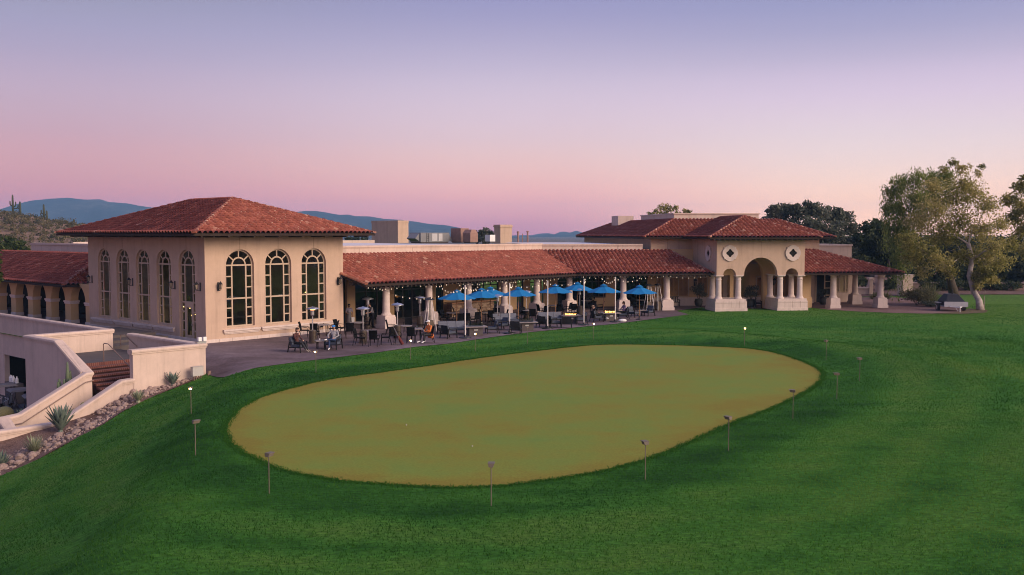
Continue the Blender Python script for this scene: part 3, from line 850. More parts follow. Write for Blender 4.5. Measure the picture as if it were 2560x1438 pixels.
for k in range(32):
    s_ = -4.0 + k * .37
    P = []
    for zz in (-.12, 0):
        for ss, tt in ((s_, -1.12), (s_ + .09, -1.12), (s_ + .09, .2), (s_, .2)):
            P.append(g2(ss, tt, z0_ + zz + sl * (tt + 1.12)))
    rt.hexa(P)
rt.build('rafter', M['wood_dark'], wing)
bm_ = MB(); bm_.b(-3.1, 20.6, -.2, .2, 3.19, 3.42)
P = [g2(s_, t_, z) for z in (3.19, 3.42) for s_, t_ in ((-4.3, -.2), (7.8, -.2), (7.8, .2), (-4.4, .2))]; bm_.hexa(P)
bm_.build('beam', M['wood_dark'], wing)
def column_part(parent, loc, rz=0.0, h=3.2, r=.27, ped=.95, pw=.66, name='column'):
    """round shaft with flared foot and square capital; the stepped pedestal is its sub-part"""
    c = MB(); z0 = ped
    c.lathe([(r * 1.42, z0), (r * 1.42, z0 + .05), (r * 1.3, z0 + .09), (r * 1.12, z0 + .16), (r * 1.02, z0 + .26), (r, z0 + .5), (r * .93, h - .55), (r * .90, h - .43), (r * 1.05, h - .41), (r * 1.05, h - .36), (r * .9, h - .34), (r * .92, h - .2), (r * 1.15, h - .12)], 20)
    c.b(-r * 1.2, r * 1.2, -r * 1.2, r * 1.2, h - .12, h - .07); c.b(-r * 1.42, r * 1.42, -r * 1.42, r * 1.42, h - .07, h)
    o = c.build(name, M['cast'], parent, loc=loc, rz=rz)
    me = o.data
    if ped > .3:
        p = MB(); q = pw / 2
        p.b(-q * 1.12, q * 1.12, -q * 1.12, q * 1.12, -.3, .30); p.b(-q, q, -q, q, .302, ped - .12); p.b(-q * .92, q * .92, -q * .92, q * .92, ped - .118, ped)
        p.build('pedestal', M['cast'], o)
    return o
first = column_part(wing, (0, 0, 0), h=3.19, pw=.98)
def more_col(P, rz=0.0):
    c = first.copy(); COL.objects.link(c); c.parent = wing; c.location = P; c.rotation_euler = (0, 0, rz)
    for ch in first.children:
        d = ch.copy(); COL.objects.link(d); d.parent = c
for s_ in (4.1, 8.2, 12.25, 16.2): more_col((s_, 0, 0))
more_col(f1(Vector((5.0, 83.36, 0))), R(-20))
for s_ in (0.0, 3.94): more_col(g2(s_, 0, 0), R(F2.deg - F1.deg))
# rear wall: ochre piers between dark glass
TW = 4.6
def m1(x, d, z): return Vector((x, TW + d, z))
def m2(x, d, z): return g2(x, TW + d, z)
wl = MB()
wl.b(-4.5, WI.x, TW, TW + .3, 3.9, 5.3)
wl.hexa([g2(a, b, z) for z in (3.9, 5.3) for a, b in ((-6.46, TW), (8.2, TW), (8.2, TW + .3), (-6.6, TW + .3))])
for a, b in ((.05, .80), (4.05, 4.6), (8.4, 9.0), (9.84, 11.9), (16.4, 18.7), (19.6, 20.5), (WI.x - .4, WI.x)): wl.b(a, b, TW, TW + .28, 0, 3.9)
for a, b in ((-5.2, -3.4), (-.48, .5), (3.45, 9.9), (12.2, 17.0)): 
    pass
wl.hexa([g2(a, b, z) for z in (0, 3.9) for a, b in ((-6.3, TW), (-5.0, TW), (-5.0, TW + .28), (-6.3, TW + .28))])
wl.hexa([g2(a, b, z) for z in (0, 3.9) for a, b in ((-.48, TW), (.5, TW), (.5, TW + .28), (-.48, TW + .28))])
wl.hexa([g2(a, b, z) for z in (0, .85) for a, b in ((-1.72, TW), (-.482, TW), (-.482, TW + .28), (-1.72, TW + .28))])
wl.hexa([g2(a, b, z) for z in (0, 3.9) for a, b in ((3.5, TW), (7.6, TW), (7.6, TW + .28), (3.5, TW + .28))])
wl.build('wall', M['ochre'], wing)
def glazed(Mp, a, b, z0=.05, z1=3.9, n=3):
    gl = MB(); fr = MB()
    gl.q(Mp(a, .12, z0), Mp(b, .12, z0), Mp(b, .12, z1), Mp(a, .12, z1))
    for k in range(n + 1):
        x = a + (b - a) * k / n
        hb(fr, Mp, x - .04, x + .04, .08, .16, z0, z1)
    for z in (z0 + .05, 2.35, z1 - .05): hb(fr, Mp, a, b, .084, .156, z - .04, z + .04)
    f_ = fr.build('window_frame', M['frame_dark'], wing); gl.build('pane', M['glass'], f_, recalc=False)
for a, b, n in ((.8, 4.05, 3), (4.6, 8.4, 4), (9.0, 9.84, 1), (11.9, 16.4, 5), (18.7, 19.6, 1), (20.5, WI.x - .4, 1)): glazed(m1, a, b, n=n)
for a, b, z0, n in ((-5.0, -1.72, .05, 3), (-1.72, -.48, .87, 2), (.5, 3.5, .05, 3)): glazed(m2, a, b, z0, n=n)
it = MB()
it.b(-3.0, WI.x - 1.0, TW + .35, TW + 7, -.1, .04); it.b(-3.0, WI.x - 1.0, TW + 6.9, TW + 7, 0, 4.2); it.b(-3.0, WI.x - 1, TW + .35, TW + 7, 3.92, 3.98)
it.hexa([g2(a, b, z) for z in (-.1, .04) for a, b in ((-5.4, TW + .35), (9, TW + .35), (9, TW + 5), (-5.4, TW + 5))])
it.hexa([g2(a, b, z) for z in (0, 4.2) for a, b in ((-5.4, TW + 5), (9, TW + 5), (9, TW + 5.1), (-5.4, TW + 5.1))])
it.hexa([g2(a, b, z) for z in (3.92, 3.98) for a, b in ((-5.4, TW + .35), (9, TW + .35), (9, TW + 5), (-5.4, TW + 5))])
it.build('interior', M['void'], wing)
# parapet above the tiles
ZP = 5.86
pp = MB()
def parapet(Mp, a, b, z0=5.15, zt=ZP):
    hb(pp, Mp, a, b, -.02, .3, z0, zt - .14); hb(pp, Mp, a, b, -.09, .36, zt - .138, zt, 0)
    hb(pp, Mp, a, b, -.05, .3, zt - .2, zt - .14)
parapet(m1, -4.6, WI.x + .02)
parapet(m2, -6.44, 3.0, zt=5.80)
po = pp.build('parapet', M['stucco_pale'], wing)
for mm_, x, zt in ((m1, 1.2, 5.64), (m1, 6.5, 5.64), (m1, 11.8, 5.64), (m1, 17.1, 5.64), (m2, -3.6, 5.58), (m2, .6, 5.58)):
    jt = MB(); hb(jt, mm_, x - .012, x + .012, -.023, 0, 5.2, zt); jt.build('control_joint', M['joint'], po)
fl = MB()
fl.q((-6, TW + .3, 5.70), (WI.x + .3, TW + .3, 5.70), (WI.x + .3, TW + 34, 5.70), (-6, TW + 34, 5.70))
c_ = [g2(-6.4, TW + .3, 5.71), g2(3.0, TW + .3, 5.71), g2(3.0, TW + 26, 5.71), g2(-6.4, TW + 26, 5.71)]
fl.q(*c_)
fl.build('flat_roof', M['whitemem'], wing)
bk = MB(); bk.b(-6, 30, TW + 34, TW + 34.3, 3, 5.95)
bk.build('rear_parapet', M['stucco_pale'], wing)
# two plastered chimneys standing in the flat roof are parts of the wing
def chimney(loc, rz, sx, sy, h, cap=.12):
    c = MB(); c.b(0, sx, 0, sy, 0, h - .3); c.b(-cap, sx + cap, -cap, sy + cap, h - .3, h - .16); c.b(-cap * .5, sx + cap * .5, -cap * .5, sy + cap * .5, h - .16, h)
    return c.build('chimney', M['stucco'], wing, loc=f1(Vector(loc)), rz=rz)
P1_ = at(995, 608, 5.45)
chimney((P1_.x, P1_.y, 5.45), R(48 - F1.deg), 1.9, 5.5, 3.06, .05)
P2_ = at(1251, 609, 5.45)
chimney((P2_.x, P2_.y, 5.45), R(40 - F1.deg), 1.95, 1.3, 2.45, .10)

# ------------------------------------------------------------------ entrance pavilion
pav = thing('entrance_pavilion', 'entrance pavilion with a big central arch, stone columns and two white quatrefoil windows', 'building', F2.o, R(F2.deg))
PT = -1.7; PL, PR = 7.87, 15.93
mp_ = lambda x, d, z: (x, PT + d, z)
ms_ = lambda x, d, z: (PL + d, x, z)
w = MB()
open_wall(w, mp_, PL, PR, 3.13, 6.3, [(9.05, 1.16, 3.13, 3.135, True), (11.9, 3.06, 3.13, 3.14, True), (14.77, 1.16, 3.13, 3.135, True)], back=.5)
open_wall(w, ms_, PT + .0, 5.0, 3.13, 6.3, [], back=.4)
w.q((PR, PT, 3.13), (PR, 5, 3.13), (PR, 5, 6.3), (PR, PT, 6.3)); w.q((PR - .4, PT + .5, 3.13), (PR - .4, 5, 3.13), (PR - .4, 5, 6.3), (PR - .4, PT + .5, 6.3))
for a, b in ((PL, 8.47), (9.63, 10.37), (13.43, 14.19), (15.35, PR)): w.q((a, PT, 3.13), (b, PT, 3.13), (b, PT + .5, 3.13), (a, PT + .5, 3.13))
w.q((PL, PT + .5, 3.131), (PL + .4, PT + .5, 3.131), (PL + .4, 5, 3.131), (PL, 5, 3.131)); w.q((PR - .4, PT + .5, 3.131), (PR, PT + .5, 3.131), (PR, 5, 3.131), (PR - .4, 5, 3.131))
pw_ = w.build('wall', M['stucco'], pav)
jj = MB(); jj.b(11.888, 11.912, PT - .004, PT + .01, 4.7, 6.3); jj.b(PL - .004, PL + .01, 3.4, 3.424, 3.2, 6.3); jj.build('control_joint', M['joint'], pw_)
# inner vault wall with a second arch, and the ceiling
iv = MB()
m_in = lambda x, d, z: (x, 1.1 + d, z)
open_wall(iv, m_in, PL + .41, PR - .41, 3.0, 5.6, [(11.9, 2.7, 3.0, 3.2, True)], back=.5)
iv.b(PL + .4, PR - .4, PT + .5, 5, 5.6, 5.7)
iv.b(10.15, 10.5, 1.1, 1.6, 0, 3.0); iv.b(13.3, 13.65, 1.1, 1.6, 0, 3.0)
iv.build('inner_arch', M['ochre'], pav)
cols = []
def pcol(x, y, h=3.13, ped=1.05):
    if not cols:
        c = column_part(pav, (x, y, 0), h=h, r=.25, ped=ped, pw=.2); 
        for ch in list(c.children): bpy.data.objects.remove(ch)
        cols.append(c); return c
    c = cols[0].copy(); COL.objects.link(c); c.parent = pav; c.location = (x, y, 0); return c
for x in (8.15, 9.95, 13.8, 15.62): pcol(x, PT + .25)
pcol(8.15, .1); pcol(15.62, .3); pcol(13.75, .6)
def plinth(a, b, y0, y1):
    p = MB(); p.b(a, b, y0, y1, -.3, .25); p.b(a + .04, b - .04, y0 + .04, y1 - .04, .252, .86); p.b(a + .1, b - .1, y0 + .1, y1 - .1, .862, 1.05)
    o = p.build('plinth', M['cast'], pav)
    q = MB()
    for k in range(1, 4):
        x = a + (b - a) * k / 4; q.b(x - .01, x + .01, y0 + .036, y0 + .05, .26, .86)
    q.b(a + .04, b - .04, y0 + .034, y0 + .05, .70, .715)
    q.build('stone_joint', M['joint'], o)
plinth(7.66, 10.62, -1.98, .55); plinth(13.35, 16.2, -1.98, .85)
# quatrefoil windows with moulded surrounds
def quatrefoil(Mp, xc, zc, R0=.70, name='quatrefoil_window'):
    N = 64; ring = MB()
    def ro(t):
        a = abs(((t - math.pi / 4) % (math.pi / 2)) - 0); a = min(a, math.pi / 2 - a)
        return R0 * (0.93 + 0.07 * abs(math.cos(2 * t)) + (0.16 * max(0, 1 - a / .10)))
    def ri(t): return R0 * (.43 + .07 * math.cos(4 * t))
    O = [(xc + ro(2 * math.pi * k / N) * math.cos(2 * math.pi * k / N), zc + ro(2 * math.pi * k / N) * math.sin(2 * math.pi * k / N)) for k in range(N)]
    I = [(xc + ri(2 * math.pi * k / N) * math.cos(2 * math.pi * k / N), zc + ri(2 * math.pi * k / N) * math.sin(2 * math.pi * k / N)) for k in range(N)]
    for k in range(N):
        l = (k + 1) % N
        ring.hexa([Mp(O[k][0], -.10, O[k][1]), Mp(O[l][0], -.10, O[l][1]), Mp(I[l][0], -.07, I[l][1]), Mp(I[k][0], -.07, I[k][1]),
                   Mp(O[k][0], .0, O[k][1]), Mp(O[l][0], .0, O[l][1]), Mp(I[l][0], .0, I[l][1]), Mp(I[k][0], .0, I[k][1])])
    o = ring.build(name, M['cast'], pav)
    g = MB(); g.add([Mp(x, -.012, z) for x, z in I], [tuple(range(N))]); g.build('pane', M['void'], o, recalc=False)
quatrefoil(mp_, 9.05, 5.06); quatrefoil(mp_, 14.82, 5.06); quatrefoil(ms_, .35, 5.02)
# pavilion roof running back into the main block roof
ov = 1.05; ZPE = 6.42; run = (PR - PL) / 2 + ov; AZ = 8.34; xm = (PL + PR) / 2
e0, e1 = (PL - ov, PT - ov, ZPE), (PR + ov, PT - ov, ZPE)
gA = (xm, PT - ov + run, AZ); gB = (xm, 9.5, AZ)
tile_roof('roof', pav, e0, e1, gA, gA)
BKL = 9.5
tile_roof('roof', pav, (PL - ov, 9.5, ZPE), e0, gA, gB); tile_roof('roof', pav, e1, (PR + ov, 9.5, ZPE), gB, gA)
ridge_caps(pav, [(e0, gA), (e1, gA), (gA, gB)])
so = MB(); so.b(PL - ov + .2, PR + ov - .2, PT - ov + .2, 4.2, 6.3, 6.34)
for k in range(0, 21): so.b(PL - ov + .4 + k * .47, PL - ov + .5 + k * .47, PT - ov + .05, PT - .01, 6.17, 6.298)
so.build('soffit', M['wood_dark'], pav)
# main block behind, with a tiled skirt around a flat roof
BL, BR, BT, BB = 3.9, 20.5, 5.0, 34.0
bw = MB(); bw.b(BL, BR, BT, BB, 3.9, 6.3); bw.build('wall', M['stucco'], pav)
bj = MB(); bj.b(5.5, 5.52, BT - .004, BT + .01, 5.2, 6.3); bj.build('control_joint', M['joint'], pav)
SZ, TZ, SR = 6.42, 8.12, 4.1; k0, k1, k2, k3 = (BL - .9, BT - .9, SZ), (BR + 1.2, BT - .9, SZ), (BR + 1.2, BB + .9, SZ), (BL - .9, BB + .9, SZ)
t0_, t1_, t2_, t3_ = [(a[0] + sx * SR, a[1] + sy * SR, TZ) for a, sx, sy in ((k0, 1, 1), (k1, -1, 1), (k2, -1, -1), (k3, 1, -1))]
tile_roof('roof', pav, k0, k1, t1_, t0_); tile_roof('roof', pav, k3, k0, t0_, t3_); tile_roof('roof', pav, k1, k2, t2_, t1_)
ridge_caps(pav, [(k0, t0_), (k1, t1_)])
ps = MB(); ps.b(t0_[0] + .05, 15.75, t0_[1] + .1, 20, 7.6, 8.62); ps.b(t0_[0] - .03, 15.83, t0_[1] + .02, 20.08, 8.622, 8.74)
ps.b(5.6, 7.4, 24, 27, 7.4, 8.75); ps.build('parapet', M['stucco_pale'], pav)
so2 = MB(); so2.b(BL - .7, BR + 1, BT - .7, BB, 6.3, 6.34); so2.build('soffit', M['wood_dark'], pav)
# lower rear wall behind the columns with shuttered windows and the entrance door
lw = MB(); lw.b(7.605, 17.0, TW, TW + .25, .0, 3.899); lw.b(17.0, 17.8, .9, TW + .25, 0, 3.3); lw.b(16.95, 17.9, .85, TW, -.1, .95)
lw.build('wall', M['ochre'], pav); 
bc = MB(); bc.b(4.0, 16.9, TW - .06, TW - .003, -.1, .80); bc.build('base_course', M['cast'], pav)
M['shutter'] = pm('wood_shutter', (0.36, 0.21, 0.10), var=0.2, scale=9, rough=0.6, stretch=(1, 1, 6))
def shutter_window(xc, w, z0=.95, z1=2.65, leaves=2, parent=pav):
    f = MB(); d = TW - .09
    f.b(xc - w / 2 - .08, xc + w / 2 + .08, d, TW - .003, z1, z1 + .12); f.b(xc - w / 2 - .08, xc + w / 2 + .08, d, TW - .003, z0 - .08, z0)
    for s_ in (-1, 1): f.b(*sorted((xc + s_ * w / 2, xc + s_ * (w / 2 + .08))), d, TW - .003, z0, z1)
    o = f.build('window', M['frame'], parent)
    lw_ = w / leaves
    for k in range(leaves):
        a = xc - w / 2 + k * lw_; q = MB()
        q.b(a + .01, a + .08, d + .015, d + .055, z0, z1); q.b(a + lw_ - .08, a + lw_ - .01, d + .015, d + .055, z0, z1)
        q.b(a + .08, a + lw_ - .08, d + .02, d + .05, z0, z0 + .1); q.b(a + .08, a + lw_ - .08, d + .02, d + .05, z1 - .1, z1)
        n = 18
        for i in range(n):
            z = z0 + .12 + (z1 - z0 - .24) * i / n
            q.hexa([(a + .08, d + .018, z), (a + lw_ - .08, d + .018, z), (a + lw_ - .08, d + .05, z + .05), (a + .08, d + .05, z + .05),
                    (a + .08, d + .018, z + .012), (a + lw_ - .08, d + .018, z + .012), (a + lw_ - .08, d + .05, z + .062), (a + .08, d + .05, z + .062)])
        q.b(a + .08, a + lw_ - .08, d + .07, d + .08, z0 + .1, z1 - .1, 1)
        q.build('shutter', [M['shutter'], M['void']], o)
for xc, w_ in ((4.72, .62), (5.25, .36), (6.0, .86), (6.95, .86), (8.78, .95), (14.6, 1.0), (16.3, .8)): shutter_window(xc, w_)
dd = MB(); y = TW - .1
dd.b(10.75, 10.9, y, TW - .003, .05, 2.8); dd.b(12.0, 12.12, y, TW - .003, .05, 2.8); dd.b(10.9, 12.0, y, TW - .003, 2.68, 2.8)
for a, b in ((10.9, 11.16), (11.74, 12.0)): dd.b(a, b, y + .02, TW - .01, .05, 2.68)
for a, b in ((.05, .35), (.95, 1.15), (2.45, 2.68)): dd.b(11.16, 11.74, y + .025, TW - .012, a, b)
do = dd.build('door', M['frame'], pav)
MB().q((11.16, y + .06, .35), (11.74, y + .06, .35), (11.74, y + .06, 2.45), (11.16, y + .06, 2.45)).build('pane', M['glass'], do, recalc=False)
MB().b(11.38, 11.6, y + .045, y + .055, 1.25, 1.6).build('notice', M['white'], do)
hd = MB(); hd.tube([(12.2, y - .06, .6), (12.2, y - .06, 2.3)], .02, 6); hd.build('handle', pm('brass', (.7, .45, .15), rough=.3, metal=.8), do)
sg = MB(); sg.q((12.4, TW - .02, .1), (13.4, TW - .02, .1), (13.4, TW - .02, 3.1), (12.4, TW - .02, 3.1)); sg.build('side_pane', M['glass'], do, recalc=False)
lantern(F2.p(8.03, TW, 2.2), R(F2.deg), 'black lantern between two shuttered windows at the end of the dining wing', 'lanterns by the entrance', 1.2)
lantern(F2.p(15.75, TW, 2.2), R(F2.deg), 'black lantern on the rear wall seen through the big arch', 'lanterns by the entrance', 1.2)

# ------------------------------------------------------------------ side porch right of the pavilion
porch = thing('side_porch', 'open tiled porch on stone columns at the right of the entrance pavilion', 'building', F2.o, R(F2.deg))
a0, a1 = (PR + .02, -1.25, 3.22), (25.6, -1.25, 3.22)
b0, b1 = (PR + .02, 5.0, 5.2), (19.9, 5.0, 5.2)
tile_roof('roof', porch, a0, a1, b1, b0, amp=.15, lift=.04)
tile_roof('roof', porch, a1, (25.6, 12, 3.22), (19.9, 6.0, 5.2), b1, amp=.15, lift=.04)
ridge_caps(porch, [(a1, b1), (b0, b1)])
bmp = MB(); bmp.b(16.0, 24.4, -.25, .15, 3.1, 3.3); bmp.b(24.0, 24.35, .15, 11, 3.1, 3.3); bmp.b(PR + .1, 25.3, -1.0, 5.0, 3.28, 3.31); bmp.build('beam', M['wood_dark'], porch)
pc = column_part(porch, (19.5, -.02, 0), h=3.1, pw=.92)
for x, y in ((24.0, -.1), (23.9, 4.4), (22.5, 9.7)):
    c = pc.copy(); COL.objects.link(c); c.parent = porch; c.location = (x, y, 0)
    for ch in pc.children: d = ch.copy(); COL.objects.link(d); d.parent = c
wb = MB(); wb.b(20.5, 25.2, 7.4, 7.7, 0, 4.0); wb.b(20.4, 26.4, 10, 16, 3.5, 5.5); wb.b(20.32, 26.48, 9.92, 16.08, 5.5, 5.66)
wb.b(17.8, 20.5, 6.0, 6.3, 0, 4)
wb.build('wall', M['stucco_pale'], porch)
mq = lambda x, d, z: (x, 7.4 + d, z)
arched_window(porch, mq, 24.1, 1.3, .95, 2.45, d=-.06, bars=2, mid=1.7)
dz = MB(); hb(dz, mq, 21.3, 21.42, -.06, 0, 0, 2.8); hb(dz, mq, 22.2, 22.32, -.06, 0, 0, 2.8); hb(dz, mq, 22.85, 22.95, -.06, 0, 0, 2.8); hb(dz, mq, 21.42, 22.85, -.058, 0, 2.68, 2.8)
for z in (.7, 1.4, 2.05): hb(dz, mq, 22.32, 22.85, -.05, 0, z - .04, z + .04)
d_o = dz.build('door', M['frame'], porch); g = MB(); g.q(mq(21.42, -.02, 0), mq(22.85, -.02, 0), mq(22.85, -.02, 2.7), mq(21.42, -.02, 2.7)); g.build('pane', M['void'], d_o, recalc=False)
MB().b(23.05, 23.3, 7.37, 7.395, 1.6, 2.1).build('notice', M['white'], porch)

# ------------------------------------------------------------------ arcade at the left, beyond the hall
arc = thing('arcade_wing', 'low arcade with square piers and a red tile roof left of the hall', 'building', FH.o, R(48))
ZA = 3.0
e0, e1 = (-1.1, 17.6, ZA), (-1.1, 52, ZA)
h0, h1 = (4.6, 23.3, 5.1), (4.6, 52, 5.1)
tile_roof('roof', arc, e1, e0, h0, h1)
tile_roof('roof', arc, e0, (4.6, 17.6, ZA), h0, h0)
ridge_caps(arc, [(e0, h0)])
ma = lambda x, d, z: (.1 + d, x, z)
aw = MB()
ops = [(18.0 + 3.45 * k, 2.5, -.1, 1.7, True) for k in range(10)]
open_wall(aw, ma, 15.9, 52, -.1, 3.1, ops, back=.58)
pass
awo = aw.build('wall', M['ochre'], arc)
for k in range(11):
    im = MB()
    c = 16.275 + 3.45 * k
    a, b = c - .475, c + .475
    if k == 0: a, b = 15.95, 16.76
    im.b(.02, .76, a - .1 if k else a, b + .1, 1.62, 1.74); im.b(.05, .73, a - .05 if k else a, b + .05, 1.5, 1.618)
    MB().b(.06, .72, a - .04 if k else a, b + .04, -.1, .3).build('pier_base', M['cast'], arc)
    im.build('impost', M['cast'], arc)
ap = MB(); ap.b(5.5, 6.0, 16, 40, 3, 5.72); ap.b(5.42, 6.08, 16, 40.08, 5.722, 5.9); ap.build('parapet', M['stucco_pale'], arc)
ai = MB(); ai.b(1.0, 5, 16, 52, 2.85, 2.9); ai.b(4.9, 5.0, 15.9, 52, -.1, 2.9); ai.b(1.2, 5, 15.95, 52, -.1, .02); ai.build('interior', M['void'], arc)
# ------------------------------------------------------------------ terrace walls and brick stairs (frame of the hall)
def wall_run(name, label, pts, th, zbot, cat='wall', mat='stucco_pale', side=1, endcap=True):
    """wall following pts (world x, y, ztop) with a rounded coping; th to the left (+) or right (-) of travel"""
    o0 = pts[0]
    t = thing(name, label, cat, (o0[0], o0[1], 0))
    P = [Vector((p[0] - o0[0], p[1] - o0[1], 0)) for p in pts]; Z = [p[2] for p in pts]
    n = len(P)
    def offs(d):
        r = []
        for i in range(n):
            d0 = (P[i] - P[i - 1]).normalized() if i else (P[1] - P[0]).normalized()
            d1 = (P[i + 1] - P[i]).normalized() if i < n - 1 else d0
            n0 = Vector((-d0.y, d0.x, 0)); n1 = Vector((-d1.y, d1.x, 0))
            b = n0 + n1
            b = b / max(b.length_squared / 2, .35) if b.length > 1e-6 else n0
            r.append(P[i] + b * d)
        return r
    zb = zbot if isinstance(zbot, (list, tuple)) else [zbot] * n
    w = MB()
    A, B = offs(0.0), offs(th * side)
    for i in range(n - 1):
        w.hexa([A[i] + Vector((0, 0, zb[i])), A[i + 1] + Vector((0, 0, zb[i + 1])), B[i + 1] + Vector((0, 0, zb[i + 1])), B[i] + Vector((0, 0, zb[i])),
                A[i] + Vector((0, 0, Z[i] - .16)), A[i + 1] + Vector((0, 0, Z[i + 1] - .16)), B[i + 1] + Vector((0, 0, Z[i + 1] - .16)), B[i] + Vector((0, 0, Z[i] - .16))])
    w.build('body', M[mat], t)
    c = MB(); e = .07
    prof = [(-e * .55, -.24), (-e * .55, -.165), (-e, -.16), (-e * 1.15, -.09), (-e * .8, -.02), (.03, 0), (th - .03, 0), (th + e * .8, -.02), (th + e * 1.15, -.09), (th + e, -.16), (th + e * .55, -.165), (th + e * .55, -.24)]
    rows = [[q + Vector((0, 0, Z[i] + dz)) for i, q in enumerate(offs(d * side))] for d, dz in prof]
    m = len(prof)
    dirs0 = (P[1] - P[0]).normalized() * (-e); dirs1 = (P[-1] - P[-2]).normalized() * e
    for r_ in rows: r_[0] = r_[0] + dirs0; r_[-1] = r_[-1] + dirs1
    vs = [rows[k][i] for i in range(n) for k in range(m)]
    fs = [(i * m + k, i * m + (k + 1) % m, (i + 1) * m + (k + 1) % m, (i + 1) * m + k) for i in range(n - 1) for k in range(m)]
    fs += [tuple(range(m - 1, -1, -1)), tuple((n - 1) * m + k for k in range(m))]
    c.add(vs, fs); c.build('coping', M[mat], t)
    return t
H3 = lambda a, b, z: tuple(FH.p(a, b, z))
LOW = -4.35
# W1: long wall over the cart garage, with the opening cut out
t = wall_run('terrace_wall', 'long shaded terrace wall above the cart garage, running back to the left', [H3(-5.85, .95, 1.3), H3(-5.85, 60, 1.3)], .32, -1.45, side=-1)
g = MB()
mg = lambda x, d, z: tuple(FH.p(-5.85 + d, x, z) - FH.p(-5.85, .95, 0))
for a, b in ((.96, 11.0), (16.0, 60)): g.hexa([mg(x, d, z) for z in (LOW, -1.46) for x, d in ((a, .0), (b, .0), (b, .32), (a, .32))])
g.build('lower_wall', M['stucco_pale'], t)
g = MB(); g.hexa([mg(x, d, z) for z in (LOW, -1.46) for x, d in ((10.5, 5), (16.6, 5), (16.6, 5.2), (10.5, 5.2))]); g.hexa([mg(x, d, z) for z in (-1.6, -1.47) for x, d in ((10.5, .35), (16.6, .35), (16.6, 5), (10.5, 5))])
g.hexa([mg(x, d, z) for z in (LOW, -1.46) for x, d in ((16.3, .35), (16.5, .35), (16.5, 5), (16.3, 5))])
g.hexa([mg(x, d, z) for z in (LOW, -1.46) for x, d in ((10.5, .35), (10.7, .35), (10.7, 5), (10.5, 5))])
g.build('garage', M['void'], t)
t = wall_run('stair_wall', 'stepped stair wall that turns from a lit face and falls beside the brick steps',
             [H3(-5.55, .62, 1.3), H3(-9.95, .62, 1.3), H3(-9.95, -2.95, 1.3), H3(-9.95, -6.35, -.02), H3(-10.25, -6.35, -.05), H3(-13.35, -6.35, -1.65), H3(-13.9, -6.35, -1.72), H3(-13.9, -9.6, -3.4)], .32, LOW, side=-1)
t = wall_run('parapet_wall', 'low parapet beside the hall meeting the lit stair wall at the patio corner', [H3(-4.85, -.55, 1.1), H3(-4.85, -8.25, 1.1), H3(-8.78, -8.25, 1.1)], .34, -2.2, side=-1)
t = wall_run('stair_kerb', 'low sloping wall along the gravel bed in front of the lower steps', [H3(-8.80, -8.25, -.30), H3(-9.35, -8.25, -.33), H3(-12.05, -8.25, -1.76), H3(-12.7, -8.25, -1.93), H3(-18.5, -8.25, -1.96)], .34, -4.3, side=-1)
# staircase
M['brick'] = None
m_, tt_, pr = mat_nodes('stair_brick')
_n, _l = tt_.nodes, tt_.links
_tc = _n.new('ShaderNodeTexCoord'); _mp = _n.new('ShaderNodeMapping')
_bt = _n.new('ShaderNodeTexBrick'); _bt.inputs['Scale'].default_value = 1.0; _bt.offset = 0.0
_bt.inputs['Brick Width'].default_value = .11; _bt.inputs['Row Height'].default_value = .40; _bt.inputs['Mortar Size'].default_value = .010
_bt.inputs['Color1'].default_value = (.165, .050, .036, 1); _bt.inputs['Color2'].default_value = (.11, .034, .028, 1); _bt.inputs['Mortar'].default_value = (.26, .15, .12, 1)
_l.new(_tc.outputs['Object'], _mp.inputs[0]); _l.new(_mp.outputs[0], _bt.inputs['Vector']); _l.new(_bt.outputs[0], pr.inputs['Base Color']); pr.inputs['Roughness'].default_value = .9
M['brick'] = m_
M['riser'] = pm('shadow_dark_riser', (.045, .018, .015), var=.25, scale=9, rough=.95)  # shadow line below each tread is put into this dark riser colour
st = thing('brick_staircase', 'red brick staircase descending between pale stair walls', 'staircase', FH.o, R(48))
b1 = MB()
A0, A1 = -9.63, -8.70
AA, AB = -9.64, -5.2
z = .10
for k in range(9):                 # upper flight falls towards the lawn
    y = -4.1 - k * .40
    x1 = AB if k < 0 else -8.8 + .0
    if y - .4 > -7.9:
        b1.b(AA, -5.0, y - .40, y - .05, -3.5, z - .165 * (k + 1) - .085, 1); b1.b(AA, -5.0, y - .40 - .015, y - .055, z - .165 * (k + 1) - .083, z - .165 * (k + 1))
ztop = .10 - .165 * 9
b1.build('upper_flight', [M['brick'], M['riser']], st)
b2 = MB()
zl = .10 - .165 * 9
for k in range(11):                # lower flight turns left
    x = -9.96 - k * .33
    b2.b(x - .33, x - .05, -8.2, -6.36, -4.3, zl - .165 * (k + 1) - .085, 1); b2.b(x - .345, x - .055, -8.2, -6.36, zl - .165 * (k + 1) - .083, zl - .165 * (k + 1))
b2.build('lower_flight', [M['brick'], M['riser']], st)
ld = MB(); ld.b(-9.63, -5.19, -4.1, .6, -.6, .10); ld.b(-9.63, -5.19, -4.13, -4.098, -.1, .098, 1); ld.b(-9.95, -5.0, -8.2, -6.4, -4, zl)
ld.build('landing', [M['conc'], M['brick']], st)
ts = MB()
for k, (y0, y1) in enumerate(((.9, 2.4), (2.4, 3.9), (3.9, 9.0))):
    ts.b(-5.5, -1.2, y0, y1, -.4, .25 + .15 * k)
ts.build('terrace_steps', M['conc'], st)
def handrail(label, pts, r=.024):
    o = MB().tube(pts, r, 8).build('handrail', M['bronze_rail'])
    return tag(o, label, 'handrail', None)
M['bronze_rail'] = pm('brown_rail_paint', (0.20, 0.13, 0.105), var=0.1, rough=0.45)
